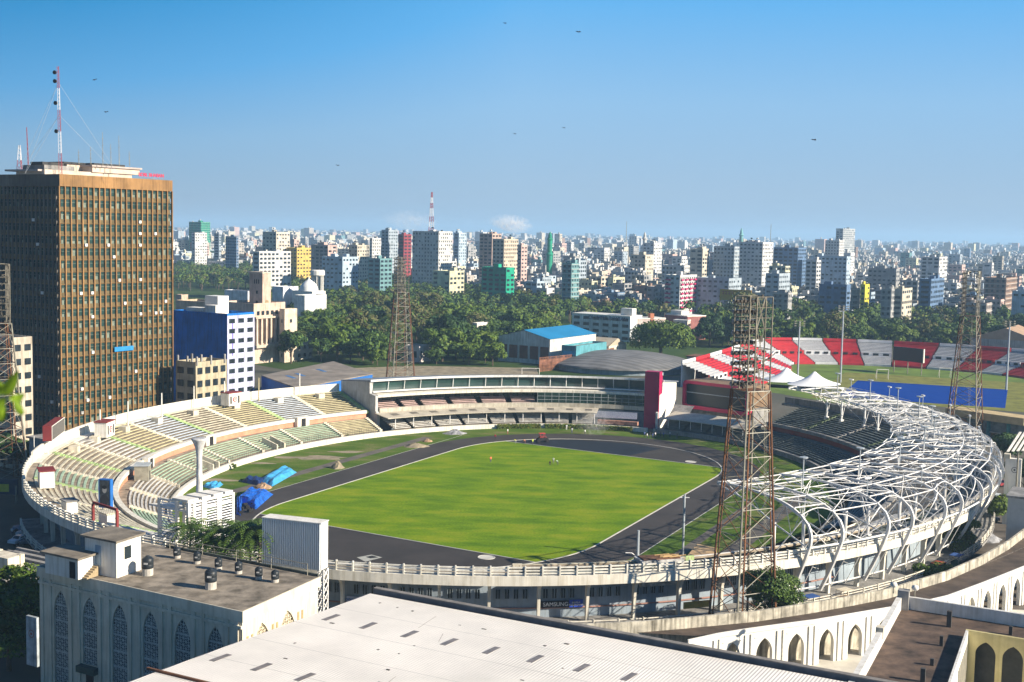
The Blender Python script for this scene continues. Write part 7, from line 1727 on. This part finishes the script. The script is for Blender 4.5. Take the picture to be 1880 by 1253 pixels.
o=mass['m'].build('distant_city',[winm,trimw,rooft]+[bmat(c) for c in cols]); tag(o,'mass of distant city buildings fading into haze below the horizon','city',kind='stuff')
# elevated road along the far edge of the park
pts=[G(px,py) for px,py in ((1180,562),(1290,566),(1400,572),(1540,578),(1700,588),(1880,598),(2000,604))]
mb=MB()
for a,b in zip(pts,pts[1:]):
    d=(b-a).normalized(); n_=Vector((-d.y,d.x,0)); mb.prism([a-n_*5,b-n_*5,b+n_*5,a+n_*5],6.0,7.6); mb.prism([a-n_*5.3,b-n_*5.3,b-n_*5,a-n_*5],6.0,8.6)
struct(mb.build('elevated_road',greyc))
for i in range(10):
    f=rnd.random(); k_=rnd.randrange(5); a,b=pts[k_],pts[k_+1]; p=L3(a,b,f); d=(b-a).normalized(); car((p.x,p.y),math.atan2(d.y,d.x),[(.6,.6,.6),(.1,.1,.12),(.4,.05,.05),(.5,.5,.45)][i%4],'',z=7.6,group='cars on the elevated road')['_auto']=1
# arched white steel roof near the flyover
c=AT(1575,560,800); t=thing('arched_roof',(c.x,c.y,0),'white ribbed arch roof at the far edge of the park','roof'); mb=MB()
for k in range(5): mb.path([(c.x-9+k*2.2+ (q-4)*2.4, c.y+k*2, 2+11*math.sin(math.pi*q/8)) for q in range(9)],.35,n=4)
mb.build('ribs',steelw,t)
# gabled shed roof far right
c=AT(1850,620,640); FOOT.append((c,26)); t=thing('gabled_warehouse',(c.x,c.y,0),'warehouse with an orange tan gabled roof behind the right end of the trees','warehouse'); mb=MB(); q=[c-E1*18,c+E1*16,c+E1*16+E2*34,c-E1*18+E2*34]; z=9
mb.prism([Vector((p.x,p.y,0)) for p in q],0,z); mb.build('wall',bmat((.40,.38,.35)),t); m0=(q[0]+q[1])/2; m1=(q[2]+q[3])/2; mb=MB(); mb.poly([up_(q[0],z),up_(m0,z+6),up_(m1,z+6),up_(q[3],z)]); mb.poly([up_(q[1],z),up_(m0,z+6),up_(m1,z+6),up_(q[2],z)]); mb.poly([up_(q[0],z),up_(q[1],z),up_(m0,z+6)]); mb.build('roof',M('tan_orange_roof',(.42,.28,.18),.8,.1,.2),t)
c=AT(1308,632,560); t=thing('brown_shed',(c.x,c.y,0),'low shed with a reddish brown roof left of the near pylon head','shed'); MB().box(c,E1,E2,20,10,0,5).build('wall',greyc,t); MB().box(c,E1,E2,21,11,5.003,5.4).build('roof',M('shed_redbrown',(.22,.10,.06),.9,.2,.4),t)
# ------------------------------------------------------------------ park trees
sheet('side_lawn',[G(1400,718),G(1380,690),G(1480,672),G(1620,705),G(1560,745)],.006,hg2)
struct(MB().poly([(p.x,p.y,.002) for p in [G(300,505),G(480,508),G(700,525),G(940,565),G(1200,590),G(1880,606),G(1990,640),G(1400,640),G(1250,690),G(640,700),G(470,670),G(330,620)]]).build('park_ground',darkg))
sheet('dust_playground',[G(640,697),G(990,692),G(985,676),G(760,672),G(650,676)],.008,sandm)
# big banyan
c=AT(1213,640,600); root=thing('banyan_tree',(c.x,c.y,0),'huge round spreading green tree in front of the dark red banded block','tree')
mb,L=crown_mb(15.5,7.5,9.5,9000,.75,77,30); mb.build('crown',[leafA,leafB],loc=(0,0,0)).parent=root; t_=MB().tube((0,0,0),(0,0,8),1.0,.7,n=8)
for (q,R_) in L[:8]: t_.path([(0,0,5),(q.x*.5,q.y*.5,7),tuple(q)],.35,n=5,r2=.1)
t_.build('trunk',bark,loc=(0,0,0)).parent=root; FOOT.append((Vector((c.x,c.y,0)),17))
# exclusions by base pixel
EX=[(300,562,496,760),(300,535,500,562),(640,672,830,705),(830,672,1300,705),(905,655,1160,705),(1020,596,1300,672),(1236,640,1900,760),(735,630,795,705),(700,690,770,705),(480,668,690,705),(560,520,600,560)]
def okp(x,y): return not any(a<=x<=c_ and b<=y<=d_ for a,b,c_,d_ in EX)
tp=[]
tr=random.Random(3)
tries=0
cell={}
def dense(x,y):
    if y>ybound(x)-2 and y<700: 
        return True
    return False
Yr=(480,1700)
for _ in range(60000):
    Y=tr.uniform(470,1650); X=tr.uniform(-.28,.42)*Y; x,y=PX((X,Y,0))
    if x<325 or x>1895 or not dense(x,y) or not okp(x,y): continue
    sp=9.5 if Y<700 else 11.5
    if any((Vector((X,Y,0))-f[0]).length<f[1]+3 for f in FOOT): continue
    _g=Vector((X,Y,0))-hoff
    if (_g.dot(pe)/100)**2+(_g.dot(pn)/94)**2<1: continue
    ck=(int(X//12),int(Y//12)); bad=False
    for i in (-1,0,1):
        for j in (-1,0,1):
            for q in cell.get((ck[0]+i,ck[1]+j),[]):
                if (q[0]-X)**2+(q[1]-Y)**2<sp*sp: bad=True; break
            if bad: break
        if bad: break
    if bad: continue
    cell.setdefault(ck,[]).append((X,Y)); tp.append((Y,X,x,y))
tp.sort()
NI=282
for i,(Y,X,x,y) in enumerate(tp[:NI]):
    u=tr.random()
    if 690<x<900 and 530<y<600 and u<.6: kd='b4'
    elif x>1000 and x<1300 and u<.16: kd='pa'
    elif 480<x<560 and y>640: kd=tr.choice(('pa','b0','b1','b3'))
    elif x>700 and x<820 and y>600 and u<.2: kd='pa'
    else: kd=tr.choice(('b0','b0','b1','b2','b3','b5','b3','b2','b2','b4','b0','b1','b5','b2','b0','b3','pb'))
    plant(kd,(X,Y),tr.choice((.7,.9,1.0,1.15,1.3,1.6)),group='park trees beyond the stadium')
mb=MB(); lr=random.Random(9)
for (Y,X,x,y) in tp[NI:]:
    R_=lr.uniform(4.5,7.5); hz=lr.uniform(7,12); base=lr.choice((0,0,0,1,2,3)); L=[(Vector((X+lr.uniform(-.6,.6)*R_,Y+lr.uniform(-.6,.6)*R_,hz-R_*.2+lr.uniform(-1.2,2.2))),R_*lr.uniform(.4,.6)) for _ in range(6)]
    for q in range(170 if Y<1000 else 110):
        cc,rr_=L[lr.randrange(6)]; zz=lr.uniform(-.3,1); t=lr.uniform(0,6.28); s_=math.sqrt(1-zz*zz); n_=Vector((s_*math.cos(t),s_*math.sin(t),zz)); p=cc+n_*rr_*lr.uniform(.8,1.05); nn=(n_+Vector((lr.uniform(-.6,.6),lr.uniform(-.6,.6),lr.uniform(-.2,.7)))).normalized(); u=nn.orthogonal().normalized(); w=nn.cross(u); l=lr.uniform(.7,1.3); 
        mb.poly([p-u*l,p-w*l*.7,p+u*l,p+w*l*.8],base if lr.random()<.75 else (base+1)%4)
    mb.tube((X,Y,0),(X,Y,hz),.3,n=4,m=4)
o=mb.build('far_wood',[leafA,leafD,leafB,leafO,bark]); tag(o,'far park wood merging below the city edge','trees',kind='stuff')
# trees at the left behind the dark street
for i,(px,py,Y) in enumerate(((8,850,300),(30,860,295),(1868,790,330),(1845,800,335),(1825,905,262),(1880,905,290))):
    c=AT(px,py,Y); plant(['b5','b1','b5','b1','b3','b5'][i],(c.x,c.y),.8,group='street trees')
# ------------------------------------------------------------------ near leaves at the left edge
lf=M('near_leaf',(0.20,0.32,0.02),0.5,0.2,8)
if 'Subsurface Weight' in lf.node_tree.nodes['Principled BSDF'].inputs: pass
Yn=7.0
tw_=thing('leafy_twig',tuple(AT(2,735,Yn)),'blurred bright green leafy twig close to the camera at the left edge','twig')
mb=MB(); mb.path([tuple(AT(-60,800,Yn)),tuple(AT(-15,760,Yn)),tuple(AT(4,738,Yn+.02)),tuple(AT(26,726,Yn))],.006,n=5,r2=.002); mb.build('stem',bark,tw_)
def leaf(x0,y0,x1,y1,w,dy):
    a=AT(x0,y0,Yn); b=AT(x1,y1,Yn+dy); d=(b-a); s_=d.cross(Vector((.2,-1,.35))).normalized()*w; mb=MB(); P=[];Q=[]
    for k in range(9):
        f=k/8; c=a+d*f+Vector((0,0,-.02*math.sin(f*3.1))); h=math.sin(math.pi*f**.8)**.8; P.append(c+s_*h+Vector((0,0.01*h,0))); Q.append(c-s_*h+Vector((0,.01*h,0)))
    for k in range(8): 
        c0=a+d*(k/8)+Vector((0,.004,-.02*math.sin(k/8*3.1))); c1=a+d*((k+1)/8)+Vector((0,.004,-.02*math.sin((k+1)/8*3.1)))
        mb.poly([P[k],P[k+1],c1,c0]); mb.poly([c0,c1,Q[k+1],Q[k]])
    mb.build('leaf',lf,tw_)
leaf(8,722,-30,690,.045,.02); leaf(2,725,34,678,.035,-.03); leaf(16,732,46,722,.03,.02); leaf(26,735,44,762,.022,-.02); leaf(0,738,4,775,.028,.03); leaf(10,730,-20,752,.03,0); leaf(24,724,38,738,.018,.05)
# ------------------------------------------------------------------ birds
bm_=M('bird_dark',(.03,.03,.035),.9,0)
for i,(px,py,D,lab) in enumerate(((174,147,160,'bird gliding in the sky right of the tall mast'),(195,206,170,'bird in the sky above the tower roof aerials'),(1062,59,150,'bird high in the upper right middle sky'),(1494,257,150,'bird in the right hand sky'),(620,304,200,'small bird low in the sky right of the brown tower'),(927,43,220,'tiny bird at the top middle of the sky'),(945,246,240,'tiny bird in the centre of the sky'),(1035,235,240,'tiny bird right of the centre of the sky'))):
    c=AT(px,py,D); s_=.30; a=rnd.uniform(-.4,.6); mb=MB(); d=Vector((math.cos(a),0,math.sin(a)*.5)).normalized(); f=Vector((-.2,1,.1)).normalized()
    mb.poly([c-f*.3*s_,c+d*s_*.6+Vector((0,0,.12)),c+d*s_*1.1+Vector((0,0,.02)),c+d*s_*.5+f*.2,c+f*.25*s_]); mb.poly([c-f*.3*s_,c-d*s_*.6+Vector((0,0,.12)),c-d*s_*1.1+Vector((0,0,.02)),c-d*s_*.5+f*.2,c+f*.25*s_]); mb.tube(c-f*.45,c+f*.4,.09,.03,n=5)
    o=mb.build('bird',bm_,loc=c); tag(o,lab,'bird','birds in the sky')
# ------------------------------------------------------------------ air: haze and smoke
def volbox(name,lo,hi,dens,col,aniso=0.2,label=None):
    mb=MB().prism([Vector((lo[0],lo[1],0)),Vector((hi[0],lo[1],0)),Vector((hi[0],hi[1],0)),Vector((lo[0],hi[1],0))],lo[2],hi[2])
    m=bpy.data.materials.new(name); m.use_nodes=True; n=m.node_tree.nodes; n.remove(n['Principled BSDF']); v=n.new('ShaderNodeVolumePrincipled'); v.inputs['Density'].default_value=dens; v.inputs['Color'].default_value=(*col,1); v.inputs['Anisotropy'].default_value=aniso
    m.node_tree.links.new(v.outputs[0],n['Material Output'].inputs['Volume']); o=mb.build(name,m); o['kind']='stuff'; o['label']=label; o['category']=name; return o,m
volbox('haze',(-31000,-31000,-1.2),(31000,31000,135),0.00013,(.46,.72,1.0),0.1,'thin pale blue haze over the whole city')
def smoke(px,py,D,rx,rz,dens,label,lean):
    c=AT(px,py,D); mb=MB(); n=20; 
    prof=[(math.sin(math.pi*k/12),-math.cos(math.pi*k/12)) for k in range(13)]
    for k,(r_,z) in enumerate(prof):
        for q in range(n): t=2*math.pi*q/n; mb.v.append((lean*z*rx*.5+max(r_,.02)*rx*math.cos(t)*(1+.35*z),max(r_,.02)*rx*math.sin(t)*.6,z*rz))
    for k in range(12):
        for q in range(n): j=(q+1)%n; mb.f.append((k*n+q,k*n+j,(k+1)*n+j,(k+1)*n+q)); mb.m.append(0)
    mb.f.append(tuple(range(n))); mb.f.append(tuple(range(12*n,13*n))); mb.m+=[0,0]
    m=bpy.data.materials.new('smoke'); m.use_nodes=True; nd=m.node_tree.nodes; nd.remove(nd['Principled BSDF']); v=nd.new('ShaderNodeVolumePrincipled'); v.inputs['Color'].default_value=(.98,.98,.99,1)
    tc=nd.new('ShaderNodeTexCoord'); no=nd.new('ShaderNodeTexNoise'); no.inputs['Scale'].default_value=3.2/rx*2; no.inputs['Detail'].default_value=5; m.node_tree.links.new(tc.outputs['Object'],no.inputs['Vector'])
    gr=nd.new('ShaderNodeTexGradient'); gr.gradient_type='SPHERICAL'; mp=nd.new('ShaderNodeMapping'); mp.inputs['Scale'].default_value=(1/rx/1.1,1/rx/.7,1/rz/1.02); m.node_tree.links.new(tc.outputs['Object'],mp.inputs[0]); m.node_tree.links.new(mp.outputs[0],gr.inputs[0])
    mr=nd.new('ShaderNodeMapRange'); mr.inputs[1].default_value=.42; mr.inputs[2].default_value=.68; mr.inputs[3].default_value=0; mr.inputs[4].default_value=dens; m.node_tree.links.new(no.outputs['Fac'],mr.inputs[0])
    mu=nd.new('ShaderNodeMath'); mu.operation='MULTIPLY'; m.node_tree.links.new(mr.outputs[0],mu.inputs[0]); m.node_tree.links.new(gr.outputs['Fac'],mu.inputs[1]); m.node_tree.links.new(mu.outputs[0],v.inputs['Density'])
    m.node_tree.links.new(v.outputs[0],nd['Material Output'].inputs['Volume']); o=mb.build('smoke',m,loc=(0,0,0),smooth=True); o.location=c; tag(o,label,'smoke',kind='stuff'); return o
smoke(938,412,2600,46,22,.12,'white smoke plume rising behind the middle skyline',-1)
smoke(752,406,3000,70,30,.02,'faint smoke drifting left of the radio mast',-1)
smoke(1092,778,368,5.5,5,.2,'thin bluish smoke at the foot of the pavilion',.5)
# ------------------------------------------------------------------ automatic labels for repeated trees and buildings
def ordn(i):
    if i<20: return ORD[i]
    w=['twenty','thirty','forty','fifty'][(i+1)//10-2]; r_=(i+1)%10
    return w+('' if r_==0 else '-'+['first','second','third','fourth','fifth','sixth','seventh','eighth','ninth'][r_-1])
ORD=['leftmost','second','third','fourth','fifth','sixth','seventh','eighth','ninth','tenth','eleventh','twelfth','thirteenth','fourteenth','fifteenth','sixteenth','seventeenth','eighteenth','nineteenth','twentieth']
LM=[(430,'beside the brown tower'),(560,'above the clock tower'),(700,'above the left park trees'),(860,'near the radio mast'),(1000,'above the gymnasium'),(1150,'above lettered building'),(1320,'left of the nearest pylon'),(1480,'right of the nearest pylon'),(1650,'above red stand'),(3000,'above far right stand')]
def lmof(x,L=LM):
    for a,b in L:
        if x<a: return b
BAND=['front row','second row','third row','back row']
from collections import defaultdict
g=defaultdict(list)
for (o,col,h,lab,c) in CITY:
    if lab: continue
    x,y=PX((c.x,c.y,h)); cn=min(CN,key=lambda q:sum((a-b)**2 for a,b in zip(q,col))); cn=CN[cn]
    hh='low' if h<13.5 else 'medium' if h<22 else 'tall'; yy=PX((c.x,c.y,0))[1]; r_=BAND[min(3,max(0,int((ybound(x)-yy)/16)))]
    g[(hh,cn,lmof(x),r_)].append((x,o))
for (hh,cn,lm,r_),L in g.items():
    L.sort(key=lambda q:q[0])
    for i,(x,o) in enumerate(L):
        o['label']=(f'{hh} {cn} city building, {r_} {lm}' if len(L)==1 else f'{ordn(i)} {hh} {cn} building from left, {r_} {lm}')
g=defaultdict(list)
LT=[(560,'under the clock tower'),(700,'left of park pylon'),(800,'right of park pylon'),(920,'left of the gymnasium'),(1060,'behind the gymnasium'),(1200,'behind white lettered building'),(1330,'behind the banyan'),(1480,'right of near pylon'),(1620,'behind white stand'),(1760,'behind black scoreboard'),(3000,'behind far right stand')]
for (o,kd) in TREES:
    x,y=PX(tuple(o.location)); r_=['front','second','third','fourth','rear'][0 if y>650 else 1 if y>620 else 2 if y>598 else 3 if y>575 else 4]
    if y>760: o['label']=''; 
    g[(DESC[kd],lmof(x,LT),r_ if y<=760 else 'street')].append((x,o))
for (ds,lm,r_),L in g.items():
    L.sort(key=lambda q:q[0])
    for i,(x,o) in enumerate(L):
        o['category']='tree'; o['label']=f'{ds} beside the street by the stadium, {ordn(i)} from left' if r_=='street' else (f'{ds}, {r_} rank {lm}' if len(L)==1 else f'{ordn(i)} {ds} from left, {r_} rank {lm}')
i=0
L=sorted([o for o in COL.objects if o.get('_auto')],key=lambda o:PX(o.location)[0])
for i,o in enumerate(L): o['label']=ORD[i]+' tiny car from the left on the elevated road beyond the park'; del o['_auto']
